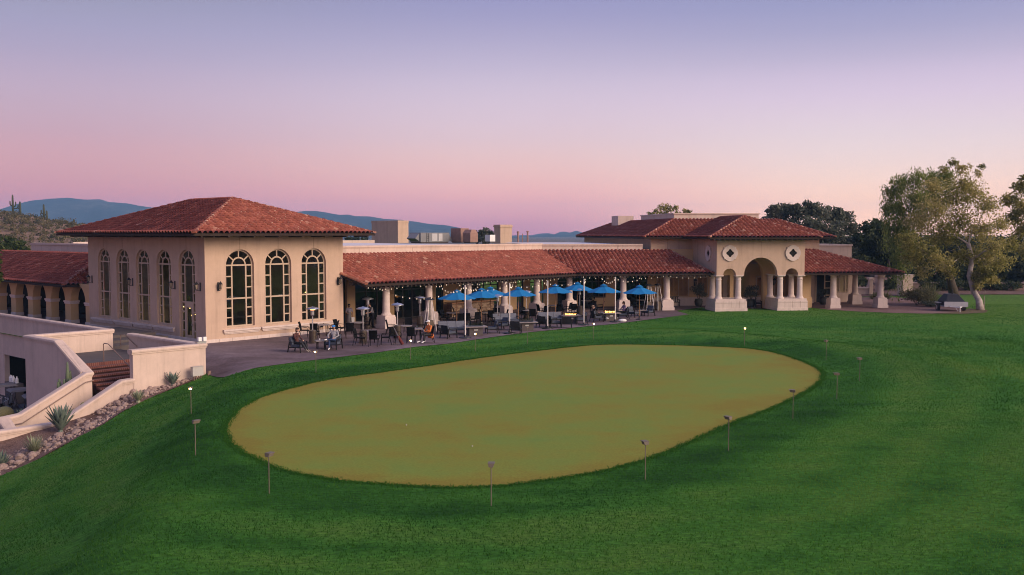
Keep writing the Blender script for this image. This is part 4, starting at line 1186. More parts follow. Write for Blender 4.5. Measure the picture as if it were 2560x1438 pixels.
handrail('tall brown handrail bent over the top of the brick steps', [H3(-8.25, -4.0, .1), H3(-8.25, -4.0, .98), H3(-8.25, -4.08, 1.06), H3(-8.25, -4.55, 1.06), H3(-8.25, -6.9, .06), H3(-8.25, -7.0, -.05), H3(-8.25, -7.0, -1.2)])
handrail('brown wall handrail following the shaded face of the sloping stair wall', [H3(-9.9, -6.45, -.45), H3(-10.3, -6.45, -.5), H3(-13.3, -6.45, -2.08), H3(-13.85, -6.45, -2.1)])
handrail('brown handrail along the low wall of the lower steps', [H3(-9.2, -7.85, -.55), H3(-9.7, -7.85, -.6), H3(-13.0, -7.85, -2.55)])
handrail('short brown handrail beside the terrace steps near the parapet', [H3(-5.25, .3, .2), H3(-5.25, .3, .95), H3(-5.25, -.2, 1.0), H3(-5.25, -1.6, .45)])
pl = thing('wall_plaque', 'small blank pale plaque on the shaded stair wall', 'plaque', H3(-11.35, -6.69, -1.55), R(48))
q = MB(); q.b(-.26, .26, -.03, 0, -.13, .13); q.build('panel', M['stucco_pale'], pl); q = MB(); q.b(-.13, .17, -.042, -.032, -.055, .055); q.build('inset', M['cast'], pl)
eb = thing('electrical_box', 'grey electrical cabinet with conduits on the lit stair wall', 'electrical box', H3(-5.62, -8.6, -.47), R(48))
q = MB(); q.b(-.3, .3, -.22, 0, 0, .46); q.b(-.31, .31, -.24, .0, .462, .48); q.build('cabinet', pm('grey_cabinet_paint', (.42, .40, .38), var=.05, rough=.5), eb)
q = MB()
for x in (-.18, -.06, .08, .2): q.tube([(x, -.12, -.5), (x, -.12, 0)], .03, 6)
q.build('conduit', M['bronze_rail'], eb)
q = MB(); q.hexa([(.0, 0, 0), (.13, 0, 0), (.13, .08, 0), (0, .08, 0), (.06, 0, .45), (.19, 0, .45), (.19, .08, .45), (.06, .08, .45)])
tag(q.build('utility_post', M['bronze_rail'], loc=H3(-5.05, -8.75, -.75), rz=R(48)), 'short brown utility post leaning on the corner of the lit wall', 'post')
fx = thing('wall_floodlight', 'pair of small grey floodlights on top of the wall corner', 'floodlight', H3(-5.0, -8.1, 1.1), R(48))
q = MB(); q.b(-.28, .22, -.12, .12, 0, .1); q.build('base', M['steel'], fx)
for x in (-.14, .14):
    q = MB(); q.b(x - .09, x + .09, -.14, -.02, .12, .32); q.tube([(x, 0, .08), (x, 0, .2)], .03, 6); q.build('lamp', M['white'], fx)
# ------------------------------------------------------------------ mountains and hill
M['rock_far'] = ground_mat('desert_mountain_rock', [(0.34, (0.010, 0.010, 0.012)), (0.5, (0.03, 0.028, 0.028)), (0.66, (0.12, 0.10, 0.085))], 0.004, 0.02, 0.1, bump=0.4, bdist=3.0, fine_amt=0.3)
def vnoise(x, y, seed=0):
    xi = np.floor(x).astype(int); yi = np.floor(y).astype(int); fx = x - xi; fy = y - yi
    def h(a, b):
        v = np.sin(a * 127.1 + b * 311.7 + seed * 74.7) * 43758.5453
        return v - np.floor(v)
    fx = fx * fx * (3 - 2 * fx); fy = fy * fy * (3 - 2 * fy)
    return (h(xi, yi) * (1 - fx) + h(xi + 1, yi) * fx) * (1 - fy) + (h(xi, yi + 1) * (1 - fx) + h(xi + 1, yi + 1) * fx) * fy
def fbm(x, y, o=5, seed=0):
    s = 0; a = .5; n = 0
    for k in range(o):
        s = s + a * np.abs(2 * vnoise(x * 2 ** k, y * 2 ** k, seed + k) - 1); n += a; a *= .5
    return s / n
def range_mesh(name, prof, D, depth, mat, seed):
    px = np.array([p[0] for p in prof], float); py = np.array([p[1] for p in prof], float)
    nx = int((px[-1] - px[0]) / 4); xs = np.linspace(px[0], px[-1], nx)
    ridge = (583 - np.interp(xs, px, py)) / 2400 * D + CAM_H
    rows = np.concatenate([np.linspace(-1, 0, 26), np.linspace(0.08, .6, 8)])
    X = []; Y = []; Z = []
    for t in rows:
        d = D + t * depth
        x = (xs - 1280) / 2400 * d
        n = fbm(x / (depth * .22) + 3, np.full_like(x, d) / (depth * .3), 5, seed)
        base = np.clip(1 - abs(t) ** 0.85, 0, 1)
        z = -4.6 + (ridge + 4.6) * base * (1 - (0.55 * n * (min(1, abs(t) * 4))))
        if t == 0: z = ridge + (n - .4) * .012 * depth * .4
        X.append(x); Y.append(np.full_like(x, d)); Z.append(z)
    X = np.array(X); Y = np.array(Y); Z = np.array(Z); m = len(rows)
    vs = np.stack([X, Y, Z], -1).reshape(-1, 3)
    fs = [(j * nx + i, j * nx + i + 1, (j + 1) * nx + i + 1, (j + 1) * nx + i) for j in range(m - 1) for i in range(nx - 1)]
    me = bpy.data.meshes.new(name); me.from_pydata(vs.tolist(), [], fs); me.materials.append(mat); me.polygons.foreach_set('use_smooth', [True] * len(fs))
    o = bpy.data.objects.new(name, me); COL.objects.link(o); return tag(o, kind='structure')
range_mesh('mountains', [(-260, 560), (-120, 548), (-20, 530), (10, 521), (40, 511), (80, 502), (130, 497), (175, 495), (215, 499), (255, 498), (275, 505), (320, 508), (350, 514), (400, 521), (470, 534), (540, 548), (600, 556), (650, 548), (700, 536), (735, 530), (765, 527), (790, 527), (815, 531), (850, 537),
                         (872, 536), (890, 540), (925, 541), (962, 547), (1000, 549), (1042, 554), (1078, 560), (1110, 562), (1140, 567), (1165, 573), (1195, 579), (1240, 586), (1300, 592)], 3000, 900, M['rock_far'], 3)
range_mesh('mountains', [(1180, 592), (1290, 589), (1330, 588), (1350, 584), (1372, 583), (1385, 586), (1400, 580), (1412, 579), (1424, 582), (1440, 577), (1455, 581), (1480, 586), (1560, 589), (1640, 594)], 3350, 500, M['rock_far'], 8)
def hill_z(x, y):
    r = np.hypot(x, y)
    px = 1280 + 2400 * x / np.maximum(y, 1)
    top = np.interp(px, [-500, -60, 0, 30, 60, 100, 135, 165, 200, 240, 330, 460], [505, 528, 533, 536, 541, 549, 555, 560, 567, 575, 584, 592])
    rid = (583 - top) / 2400 * 300 + CAM_H
    t = np.clip((y - 135) / 165, 0, 1); t = t * t * (3 - 2 * t)
    b = np.where(y > 300, np.clip(1 - (y - 300) / 160, 0, 1), t)
    return -4.6 + (rid + 4.6) * b + (fbm(x / 26, y / 26, 4, 5) - .42) * 3.2 * b
hx, hy = np.meshgrid(np.linspace(-330, -70, 90), np.linspace(135, 450, 90))
hz = hill_z(hx, hy)
vs = np.stack([hx, hy, hz], -1).reshape(-1, 3)
M['hillsoil'] = ground_mat('hill_soil', [(0.34, (0.12, 0.082, 0.055)), (0.5, (0.21, 0.135, 0.092)), (0.66, (0.31, 0.205, 0.15))], 0.03, 0.22, 1.6, bump=0.7, bdist=0.4, fine_amt=0.5)
me = bpy.data.meshes.new('hills'); me.from_pydata(vs.tolist(), [], [(j * 90 + i, j * 90 + i + 1, (j + 1) * 90 + i + 1, (j + 1) * 90 + i) for j in range(89) for i in range(89)])
me.materials.append(M['hillsoil']); me.polygons.foreach_set('use_smooth', [True] * len(me.polygons))
tag(bpy.data.objects.new('hills', me), kind='structure'); COL.objects.link(bpy.data.objects['hills'])

# ------------------------------------------------------------------ foliage
def leaf_quads(centers, size, flat=0.5, aspect=0.55, droop=0.0):
    """one folded leaf card per centre; returns corners"""
    n = len(centers)
    d = nrng.normal(size=(n, 3)); d[:, 2] -= droop; d /= np.linalg.norm(d, axis=1)[:, None] + 1e-9
    q = nrng.normal(size=(n, 3)); s = np.cross(d, q); s /= np.linalg.norm(s, axis=1)[:, None] + 1e-9
    sz = size * nrng.uniform(.6, 1.3, n)[:, None]
    a = d * sz * .5; b = s * sz * aspect * .5
    return np.stack([centers - a, centers + b * .9 - a * .1, centers + a, centers - b * .9 - a * .1], 1).reshape(-1, 3)
def clump_pts(c, r, n, shell=.45):
    d = nrng.normal(size=(n, 3)); d /= np.linalg.norm(d, axis=1)[:, None]
    rad = np.asarray(r) if np.ndim(r) else np.array([r, r, r * .8])
    return np.asarray(c) + d * rad * (nrng.uniform(shell, 1.05, n)[:, None] ** .7)
def leaf_mat(name, dark, mid, light, transl=.42):
    return tint_mat(name, [(0, dark), (.5, mid), (1, light)], rough=.6, transl=transl, spec=.2)
M['lf_syc'] = leaf_mat('sycamore_leaves', (.10, .105, .022), (.29, .265, .07), (.52, .44, .18))
M['lf_wil'] = leaf_mat('willow_leaves', (.06, .10, .018), (.15, .195, .042), (.28, .30, .08))
M['lf_dark'] = leaf_mat('mesquite_leaves', (.045, .055, .036), (.10, .115, .078), (.19, .195, .14))
M['lf_deep'] = leaf_mat('dense_evergreen_leaves', (.020, .032, .012), (.045, .062, .024), (.085, .10, .042))
M['lf_gray'] = leaf_mat('grey_green_leaves', (.07, .075, .03), (.15, .145, .07), (.25, .225, .12))
M['lf_palo'] = leaf_mat('palo_verde_leaves', (.024, .042, .010), (.050, .075, .018), (.09, .11, .03))
M['lf_grass'] = leaf_mat('tall_grass_blades', (.09, .11, .04), (.19, .20, .085), (.36, .35, .18))
M['bark_w'] = pm('pale_sycamore_bark', (.40, .34, .30), var=.25, scale=4, rough=.9, bump=.4, bscale=12, stain=.45, sscale=1.6)
M['bark_d'] = pm('dark_bark', (.075, .058, .046), var=.25, scale=5, rough=.95)
M['bark_g'] = pm('grey_bark', (.20, .165, .14), var=.25, scale=5, rough=.95)
DENS = 5.0
def tree(name, label, base, clumps, leaf_m, size, dens, bark, trunk_r=.22, fork=.45, group=None, droop=0.0, strands=0, trunk_pts=None, limbs=True, aspect=.55, cat='tree'):
    """clumps: (x, y, z, r) in world; crown is many leaf cards in clumps on limbs"""
    base = Vector(base)
    t = thing(name, label, cat, base, 0, group)
    cl = [(Vector(c[:3]) - base, c[3]) for c in clumps]
    tb = MB()
    top = max(c.z for c, r in cl); cen = sum((c for c, r in cl), Vector()) / len(cl)
    tp = [Vector((0, 0, -.3))] + ([Vector(p) - base for p in trunk_pts] if trunk_pts else [Vector((cen.x * .15, cen.y * .15, cen.z * fork * .6)), Vector((cen.x * .4, cen.y * .4, cen.z * fork))])
    k = len(tp)
    tb.tube(tp, [trunk_r * (1.35 if i == 0 else 1 - .35 * i / (k - 1)) for i in range(k)], 10)
    if limbs:
        nodes = [(tp[-1], trunk_r * .62)] + ([(tp[-2], trunk_r * .7)] if k > 3 else [])
        for c, r in sorted(cl, key=lambda q: (q[0] - tp[-1]).length):
            par, rp = min(nodes, key=lambda q: (q[0] - c).length + (1.2 if q[0].z > c.z + .8 else 0))
            ra = max(.022, rp * rng.uniform(.48, .66))
            mid = par.lerp(c, .5) + Vector((rng.uniform(-.4, .4), rng.uniform(-.4, .4), rng.uniform(-.1, .5)))
            tb.tube([par, mid, c], [ra, ra * .8, ra * .6], 6)
            nodes.append((c, ra * .8))
            for _ in range(4):
                e = c + Vector((rng.gauss(0, 1), rng.gauss(0, 1), rng.gauss(.4, .7))).normalized() * r * rng.uniform(.8, 1.15)
                tb.tube([c, c.lerp(e, .55) + Vector((0, 0, .08 * r)), e], [ra * .4, ra * .22, .006], 4)
    tb.build('trunk', bark, t, smooth=True)
    allp = []; tin = []
    for c, r in cl:
        n = max(20, int(DENS * dens * r * r))
        # several sub-tufts inside each clump leave gaps
        m = max(4, int(6 + r * 3.0)); tufts = clump_pts(c, r * .95, m, .1)
        off = rng.uniform(-.3, .3)
        for tc_ in tufts:
            p = np.concatenate([clump_pts(tc_, r * rng.uniform(.3, .6), n // (2 * m), .05), clump_pts(c, r * 1.12, n // (2 * m) + 1, .05)])
            if strands:
                p[:, 2] -= nrng.exponential(strands, len(p)) * (nrng.random(len(p)) < .75)
            allp.append(p); tin.append(np.clip(.5 + off + nrng.normal(0, .22, len(p)), 0, 1))
    P = np.concatenate(allp); T = np.concatenate(tin)
    np_mesh('crown', leaf_quads(P, size, droop=droop, aspect=aspect), 4, leaf_m, t, T)
    return t
def pxc(lst, y0, spread, scale=1.0):
    """clump centres given as (px x, px y, px radius) at depth y0 -> world spheres"""
    r = []
    for x, y, q in lst:
        D = y0 + rng.uniform(-spread, spread)
        r.append(((x - 1280) / 2400 * D, D, CAM_H + (583 - y) / 2400 * D, q / 2400 * D * scale))
    return r
syc = pxc([(2300, 560, 36), (2335, 525, 40), (2375, 500, 45), (2420, 478, 40), (2462, 518, 36), (2350, 590, 45), (2402, 565, 48), (2452, 580, 40), (2300, 622, 40), (2342, 652, 34), (2282, 645, 30), (2268, 598, 28),
           (2405, 640, 34), (2482, 620, 36), (2505, 655, 30), (2470, 665, 30), (2400, 425, 20), (2375, 408, 15), (2352, 425, 14), (2400, 460, 30), (2448, 418, 11), (2437, 435, 12), (2330, 470, 30), (2500, 560, 26), (2440, 640, 34), (2375, 680, 24), (2310, 680, 22)], 86, 3.2)
tree('sycamore_tree', 'big olive green sycamore with a leaning pale trunk on the lawn beside the trailer', on(2452, 776), syc, M['lf_syc'], .22, 125, M['bark_w'], .29,
     trunk_pts=[at(2448, 776) * 1 + Vector((-.05, 0, .9)), Vector(((2437 - 1280) / 2400 * 85.5, 85.5, CAM_H - (730 - 583) / 2400 * 85.5)), Vector(((2424 - 1280) / 2400 * 85.8, 85.8, CAM_H - (690 - 583) / 2400 * 85.8)), Vector(((2430 - 1280) / 2400 * 86, 86, CAM_H - (650 - 583) / 2400 * 86)), Vector(((2420 - 1280) / 2400 * 86, 86, CAM_H - (610 - 583) / 2400 * 86))])
low = pxc([(2452, 692, 22), (2470, 680, 20), (2445, 716, 12), (2480, 700, 16)], 85, .6)
tree('sapling_tree', 'bright olive leafy sucker growth hugging the pale sycamore trunk', on(2460, 776), low, M['lf_syc'], .26, 300, M['bark_g'], .05, group=None)
wil = pxc([(2225, 478, 26), (2250, 455, 26), (2285, 442, 28), (2325, 445, 28), (2360, 440, 26), (2215, 520, 20), (2245, 520, 28), (2285, 500, 34), (2235, 570, 22), (2262, 560, 26), (2270, 610, 28), (2250, 640, 22), (2212, 560, 10), (2320, 490, 30)], 94, 2.5)
tree('willow_tree', 'tall green weeping tree with trailing leaf curtains behind the side porch', (at(2318, 735, .3).x, 96, .3), wil, M['lf_wil'], .34, 230, M['bark_d'], .40, droop=1.6, strands=1.1, aspect=.26)
rt_ = pxc([(2520, 500, 22), (2545, 470, 20), (2560, 520, 26), (2530, 545, 24), (2575, 480, 24), (2590, 560, 36), (2552, 445, 10), (2600, 510, 34), (2550, 580, 22), (2520, 610, 24), (2570, 630, 30)], 96, 3)
tree('sycamore_tree', 'sparse brown leaved sycamore at the right edge with a bare white limb', (at(2600, 735, .4).x, 97, .4), rt_, M['lf_syc'], .30, 170, M['bark_w'], .3)
bg1 = pxc([(1912, 560, 20), (1935, 535, 24), (1960, 530, 26), (1990, 532, 26), (2020, 525, 24), (2050, 530, 24), (2080, 542, 26), (2105, 550, 26), (2125, 575, 24), (1945, 570, 30), (1985, 575, 34), (2030, 570, 36), (2075, 585, 36), (2110, 610, 30), (2060, 620, 34), (2020, 610, 30), (2130, 610, 22), (1925, 590, 20)], 128, 4)
tree('mesquite_tree', 'wide dark grey green mesquite behind the pavilion roof', (at(2020, 700).x, 128, 0), bg1, M['lf_dark'], .50, 80, M['bark_d'], .5)
bg2 = pxc([(2150, 600, 22), (2165, 570, 18), (2185, 560, 18), (2205, 575, 20), (2170, 620, 30), (2200, 610, 30), (2225, 640, 26), (2180, 655, 30), (2150, 660, 26), (2215, 670, 24)], 116, 3)
tree('evergreen_tree', 'dark dense tree filling the gap between the mesquite and the weeping tree', (at(2190, 715).x, 116, 0), bg2, M['lf_deep'], .5, 95, M['bark_d'], .4)
for i, (pts, D, lb) in enumerate((
    ([(2300, 690, 22), (2330, 700, 20), (2360, 690, 26), (2350, 660, 26), (2320, 660, 26), (2390, 670, 24)], 116, 'dark understorey tree behind the garden wall left of the pale trunk'),
    ([(2420, 690, 24), (2450, 670, 26), (2480, 690, 26), (2500, 670, 24), (2415, 660, 24)], 119, 'dark understorey tree behind the garden wall just behind the pale trunk'),
    ([(2530, 690, 26), (2560, 680, 28), (2590, 690, 26), (2545, 655, 26), (2580, 640, 30), (2515, 640, 22)], 121, 'dark understorey tree behind the garden wall at the right edge'))):
    tree('evergreen_tree', lb, (at(pts[2][0], 712).x * D / 126, D, .4), pxc(pts, D, 2), M['lf_deep'], .5, 90, M['bark_d'], .3)
for i, (pts, D, lb) in enumerate((
    ([(2140, 620, 30), (2165, 600, 30), (2190, 590, 30), (2215, 620, 34), (2150, 660, 36), (2190, 660, 40), (2225, 665, 36), (2240, 610, 26)], 138, 'dark green tree standing behind the dense one beside the mesquite'),
    ([(2270, 630, 40), (2310, 620, 40), (2350, 630, 42), (2290, 675, 36), (2340, 680, 36), (2260, 590, 26)], 142, 'tall dark tree filling the view beneath the willow'),
    ([(2390, 620, 40), (2430, 630, 42), (2470, 625, 40), (2400, 670, 36), (2450, 680, 36), (2480, 675, 30)], 145, 'tall dark tree filling the view behind the sycamore crown'),
    ([(2510, 620, 40), (2550, 630, 42), (2590, 620, 42), (2520, 675, 36), (2570, 680, 36), (2610, 660, 36)], 148, 'tall dark tree behind the bare white limb at the right'))):
    tree('evergreen_tree', lb, ((pts[1][0] - 1280) / 2400 * D, D, .2), pxc(pts, D, 3), M['lf_deep'], .62, 48, M['bark_d'], .35, limbs=False)
tree('evergreen_tree', 'low dark thicket showing between the gate piers', ((2226 - 1280) / 2400 * 110, 110, .1), pxc([(2222, 712, 16), (2238, 702, 16), (2232, 725, 16), (2215, 730, 12), (2150, 700, 14), (2163, 706, 13), (2142, 708, 12)], 110, 1), M['lf_deep'], .4, 90, M['bark_d'], .15, limbs=False)
tree('ash_tree', 'sparse twiggy tree top showing above the flat roof of the pavilion', (at(1665, 640).x * .92, 150, 0), pxc([(1640, 528, 9), (1655, 518, 11), (1668, 522, 12), (1685, 520, 10), (1625, 535, 8), (1712, 528, 8), (1722, 530, 8), (1660, 535, 14), (1690, 538, 14)], 150, 2), M['lf_syc'], .38, 60, M['bark_d'], .3)
tree('mesquite_tree', 'small round dark tree showing over the flat roof between the chimneys', (at(1212, 640).x * 1.0, 160, 0), pxc([(1200, 585, 12), (1213, 580, 14), (1226, 586, 12), (1215, 598, 16), (1196, 600, 12), (1232, 600, 10)], 160, 2), M['lf_dark'], .45, 70, M['bark_d'], .3)
for x, lb in ((872, 'small distant dark tree under the corner of the hall roof'), (890, 'middle one of the small distant trees under the corner of the hall roof'), (912, 'distant dark tree touching the large chimney')):
    tree('mesquite_tree', lb, (at(x, 640).x * 1.7, 240, -1), pxc([(x - 5, 598, 6), (x + 4, 597, 7), (x, 603, 8)], 240, 2), M['lf_deep'], .6, 60, M['bark_d'], .25, limbs=False)
tree('palo_verde_tree', 'bright green palo verde behind the left arcade roof', (at(30, 700).x * 1.2, 118, -1), pxc([(10, 630, 26), (45, 622, 24), (75, 635, 22), (28, 608, 18), (-20, 620, 34), (60, 655, 26), (95, 640, 14), (0, 660, 26)], 118, 3), M['lf_palo'], .42, 85, M['bark_g'], .25)
tree('palo_verde_tree', 'yellow green branch tips reaching in at the left edge before the arcade roof', (-42.5, 66, -4.3), pxc([(-22, 690, 24), (-8, 668, 13), (-40, 640, 40), (-6, 700, 10), (-60, 690, 40)], 66, 1), M['lf_palo'], .26, 150, M['bark_g'], .18)
# the wooded slope to the right of the photographer, seen mirrored in the hall windows
_c = np.stack([nrng.uniform(95, 150, 420), nrng.uniform(-40, 62, 420), nrng.uniform(1, 11, 420)], 1)
_w = np.concatenate([clump_pts(c, 2.6, 34, .2) for c in _c])
tag(np_mesh('distant_wood', leaf_quads(_w, 1.0), 4, M['lf_deep'], None, np.clip(.5 + nrng.normal(0, .2, len(_w)), 0, 1)), kind='stuff')
# desert scrub on the hill: nobody could count it
pp_ = []; tt_ = []
for _ in range(1150):
    y = rng.uniform(142, 330); px_ = rng.uniform(-60, 300); x = (px_ - 1280) / 2400 * y
    z = float(hill_z(np.array([x]), np.array([y]))[0]); r = rng.uniform(.35, 1.15) * (1 if rng.random() < .8 else 1.6)
    n = int(16 + 26 * r); p = clump_pts((x, y, z + r * .45), (r, r, r * .7), n, .2); p[:, 2] = np.maximum(p[:, 2], z)
    pp_.append(p); o_ = rng.uniform(.1, .9); tt_.append(np.clip(o_ + nrng.normal(0, .12, n), 0, 1))
M['scrub'] = leaf_mat('desert_scrub_leaves', (.05, .046, .020), (.125, .108, .042), (.24, .185, .09))
o = np_mesh('desert_scrub', leaf_quads(np.concatenate(pp_), .5, aspect=.6), 4, M['scrub'], None, np.concatenate(tt_)); tag(o, kind='stuff')
M['cactus'] = pm('saguaro_skin', (.055, .062, .035), var=.2, scale=3, rough=.8)
def saguaro(px_, ybase, h, arms, label, D=292):
    P = Vector(((px_ - 1280) / 2400 * D, D, 0)); P.z = float(hill_z(np.array([P.x]), np.array([P.y]))[0]) - .2
    m = MB(); m.tube([(0, 0, 0), (0, 0, h * .5), (0, 0, h * .94), (0, 0, h)], [.30, .33, .24, .05], 10)
    for s_, z0, z1, w_ in arms:
        m.tube([(0, 0, z0), (s_ * w_ * .7, 0, z0 + .1), (s_ * w_, 0, z0 + .5), (s_ * w_, .0, z1 - .15), (s_ * w_, 0, z1)], [.16, .18, .19, .17, .04], 8)
    o = m.build('saguaro_cactus', M['cactus'], loc=P, smooth=True)
    tag(o, label, 'cactus', 'saguaros on the desert hill')
saguaro(36, 546, 6.3, [(1, 2.6, 4.2, .9), (-1, 2.9, 4.4, .8), (1, 2.0, 3.4, 1.6)], 'tallest saguaro with several arms near the left edge of the hill')
saguaro(54, 541, 4.6, [(-1, 2.2, 3.0, .7)], 'saguaro with one short arm right of the tallest one')
saguaro(113, 553, 5.0, [(1, 1.7, 3.0, .9), (-1, 2.0, 3.3, .8), (-1, 1.3, 2.3, 1.0)], 'saguaro with three arms further down the ridge of the hill')
saguaro(120, 556, 3.3, [], 'armless thin saguaro just right of the three armed one')
saguaro(187, 572, 2.6, [], 'short lone saguaro post close to the hall roof')
# ------------------------------------------------------------------ garden at the right
M['wall_dusty'] = pm('dusty_garden_stucco', (0.25, 0.18, 0.16), var=0.1, rough=0.95, stain=0.2, bump=0.2, spec=0.1)
wall_run('garden_wall', 'long low stucco garden wall behind the lawn at the right', [tuple(at(2278, 706, 1.25)), tuple(at(2400, 706, 1.25)), tuple(at(2620, 707, 1.25))], .3, -.2, mat='wall_dusty')
def pier(label, xa, ytop, D, w_, zb=-.1):
    x = (xa - 1280) / 2400 * D; zt = CAM_H - (ytop - 583) / 2400 * D
    t = thing('gate_pier', label, 'pier', (x, D, 0), R(F2.deg), 'piers of the garden gate')
    MB().b(-w_ / 2, w_ / 2, -w_ / 2, w_ / 2, zb, zt - .22).build('shaft', M['stucco_pale'], t)
    c = MB(); c.b(-w_ / 2 - .08, w_ / 2 + .08, -w_ / 2 - .08, w_ / 2 + .08, zt - .22, zt); c.b(-w_ / 2 - .04, w_ / 2 + .04, -w_ / 2 - .04, w_ / 2 + .04, zt - .9, zt - .78); c.build('cap', M['stucco_pale'], t)
pier('wide square gate pier between the porch and the big green shrub', 2264, 686, 102, 1.15)
pier('narrow gate pier behind the outermost porch column', 2200, 688, 104, .6)
pier('thin gate pier seen between the two rear porch columns', 2177, 694, 105, .4)
q = MB(); q.b(-4.5, 4.5, 0, .3, 0, 3.4); q.b(-4.6, 4.6, -.08, .38, 3.4, 3.6)
tag(q.build('rear_wall', M['wall_dusty'], loc=(at(2290, 700).x * 1.0, 124, 0), rz=R(4)), 'tall plain grey pink wall standing behind the willow trunk', 'wall')
wall_run('garden_wall', 'low pink garden wall glimpsed under the side porch roof', [tuple(at(2128, 718, .9)), tuple(at(2172, 718, .9))], .3, -.1)
def shrub(name, label, P, r, h, leaf_m, size, n, group=None, blades=False, cat='shrub'):
    t = thing(name, label, cat, P, 0, group)
    if blades:
        k = n; a = nrng.uniform(0, 2 * np.pi, k); lean = nrng.uniform(.1, 1.15, k); L = h * nrng.uniform(.6, 1.15, k)
        base = np.stack([np.cos(a), np.sin(a), 0 * a], 1) * (nrng.uniform(0, .4, k) * r)[:, None]
        dv = np.stack([np.cos(a) * np.sin(lean), np.sin(a) * np.sin(lean), np.cos(lean)], 1)
        sd = np.stack([-np.sin(a), np.cos(a), 0 * a], 1) * size
        m1_ = base + dv * (L * .55)[:, None]; tip = base + dv * L[:, None]; tip[:, 2] -= L * .22 * np.sin(lean)
        q1 = np.stack([base - sd, base + sd, m1_ + sd, m1_ - sd], 1); q2 = np.stack([m1_ - sd, m1_ + sd, tip + sd * .15, tip - sd * .15], 1)
        np_mesh('foliage', np.concatenate([q1, q2]).reshape(-1, 3), 4, leaf_m, t, nrng.random(2 * k))
    else:
        p = []
        for _ in range(9):
            c = np.array([rng.uniform(-.6, .6) * r, rng.uniform(-.6, .6) * r, h * rng.uniform(.3, .72)])
            p.append(clump_pts(c, np.array([r * .48, r * .48, h * .34]), n // 9, .2))
        p = np.concatenate(p); p[:, 2] = np.maximum(p[:, 2], .02)
        np_mesh('foliage', leaf_quads(p, size), 4, leaf_m, t, np.clip(.5 + nrng.normal(0, .25, len(p)), 0, 1))
    st_ = MB()
    for k in range(5):
        a = 2 * math.pi * k / 5; st_.tube([(0, 0, -.1), (math.cos(a) * r * .3, math.sin(a) * r * .3, h * .5)], [.03, .012], 5)
    st_.build('stem', M['bark_d'], t)
    return t
shrub('flowering_shrub', 'big rounded olive green shrub left of the trailer', on(2292, 764), 1.7, 1.75, M['lf_gray'], .20, 2600)
shrub('fountain_grass', 'arching pale ornamental grass clump next to the olive shrub', on(2322, 762), 1.0, 2.1, M['lf_grass'], .022, 420, blades=True)
shrub('flowering_shrub', 'dark low bush in front of the olive shrub by the paving', on(2330, 768), 1.1, .6, M['lf_dark'], .18, 900)
for x, y, r, h, lb in ((2318, 728, 1.4, 1.5, 'green bush against the garden wall above the ornamental grass'), (2382, 728, 1.5, 1.7, 'large dark bush against the garden wall right above the trailer'), (2412, 727, 1.1, 1.2, 'middle dark bush against the garden wall left of the trunk'),
                       (2432, 727, 1.0, 1.1, 'small dark bush against the garden wall touching the trunk'), (2463, 727, 1.1, 1.3, 'round dark bush against the garden wall right of the trunk'), (2508, 727, .7, .7, 'tiny lone bush on the bare strip at the right'), (2352, 728, 1.4, 1.5, 'broad dark bush against the garden wall left of the trailer'), (2535, 727, 1.2, 1.2, 'bush against the garden wall near the right edge'),
                       (2488, 727, 1.3, 1.2, 'bush against the garden wall midway between the trunk and the right edge')):
    shrub('round_bush', lb, on(x, y), r, h, M['lf_deep'], .24, 700, 'bushes along the garden wall')
for x, lb in ((2184, 'agave among rocks behind the porch columns'), (2216, 'dark spiky plant among pale rocks between the gate piers')):
    shrub('garden_agave', lb, on(x, 748), .8, .9, M['lf_gray'], .05, 60, blades=True, cat='agave')
# ------------------------------------------------------------------ planted bed by the stair wall
M['rock'] = pm('pink_river_rock', (.31, .225, .195), var=.4, scale=4, rough=.9, bump=.5, bscale=9, stain=.2, sscale=3)
M['agave'] = pm('blue_agave_leaf', (.125, .165, .135), var=.18, scale=6, rough=.65)
M['agave_y'] = pm('variegated_agave_leaf', (.24, .26, .17), var=.3, scale=9, rough=.65)
M['barrel'] = pm('golden_barrel_spines', (.30, .26, .10), var=.3, scale=30, rough=.8, bump=.5, bscale=40)
M['prickle'] = pm('cactus_pad', (.10, .13, .075), var=.2, scale=8, rough=.8)
rocks = []
for k in range(7):
    m = MB(); m.ball((0, 0, 0), (.22, .17, .13), 9, 6)
    nv = []
    sx, sy, sz = rng.uniform(.8, 1.25), rng.uniform(.75, 1.2), rng.uniform(.8, 1.2)
    ph = [rng.uniform(0, 6) for _ in range(6)]
    for x, y, z in m.v:
        d = 1 + .22 * math.sin(9 * x + ph[0] + 7 * z) + .2 * math.sin(11 * y + ph[1]) + .16 * math.sin(13 * z + 9 * x + ph[2]) + rng.uniform(-.08, .08)
        nv.append((x * d * sx, y * d * sy, z * d * sz))
    m.v = nv
    rocks.append(m)
rock_me = []
ROCKL = 'pinkish grey rounded rock in the loose band along the lawn edge'
E2 = [W5C] + EDGE
def edge_pt(f, off):
    """point a fraction f along the lawn edge, off metres into the bed"""
    seg = [(E2[i + 1] - E2[i]).xy.length for i in range(len(E2) - 1)]; T = f * sum(seg); i = 0
    while i < len(seg) - 1 and T > seg[i]: T -= seg[i]; i += 1
    a, b = E2[i], E2[i + 1]; d = (b - a).xy.normalized(); n = Vector((d.y, -d.x))
    if n.x > 0: n = -n
    p = a.xy + d * T + n * off
    return p
nrock = 0
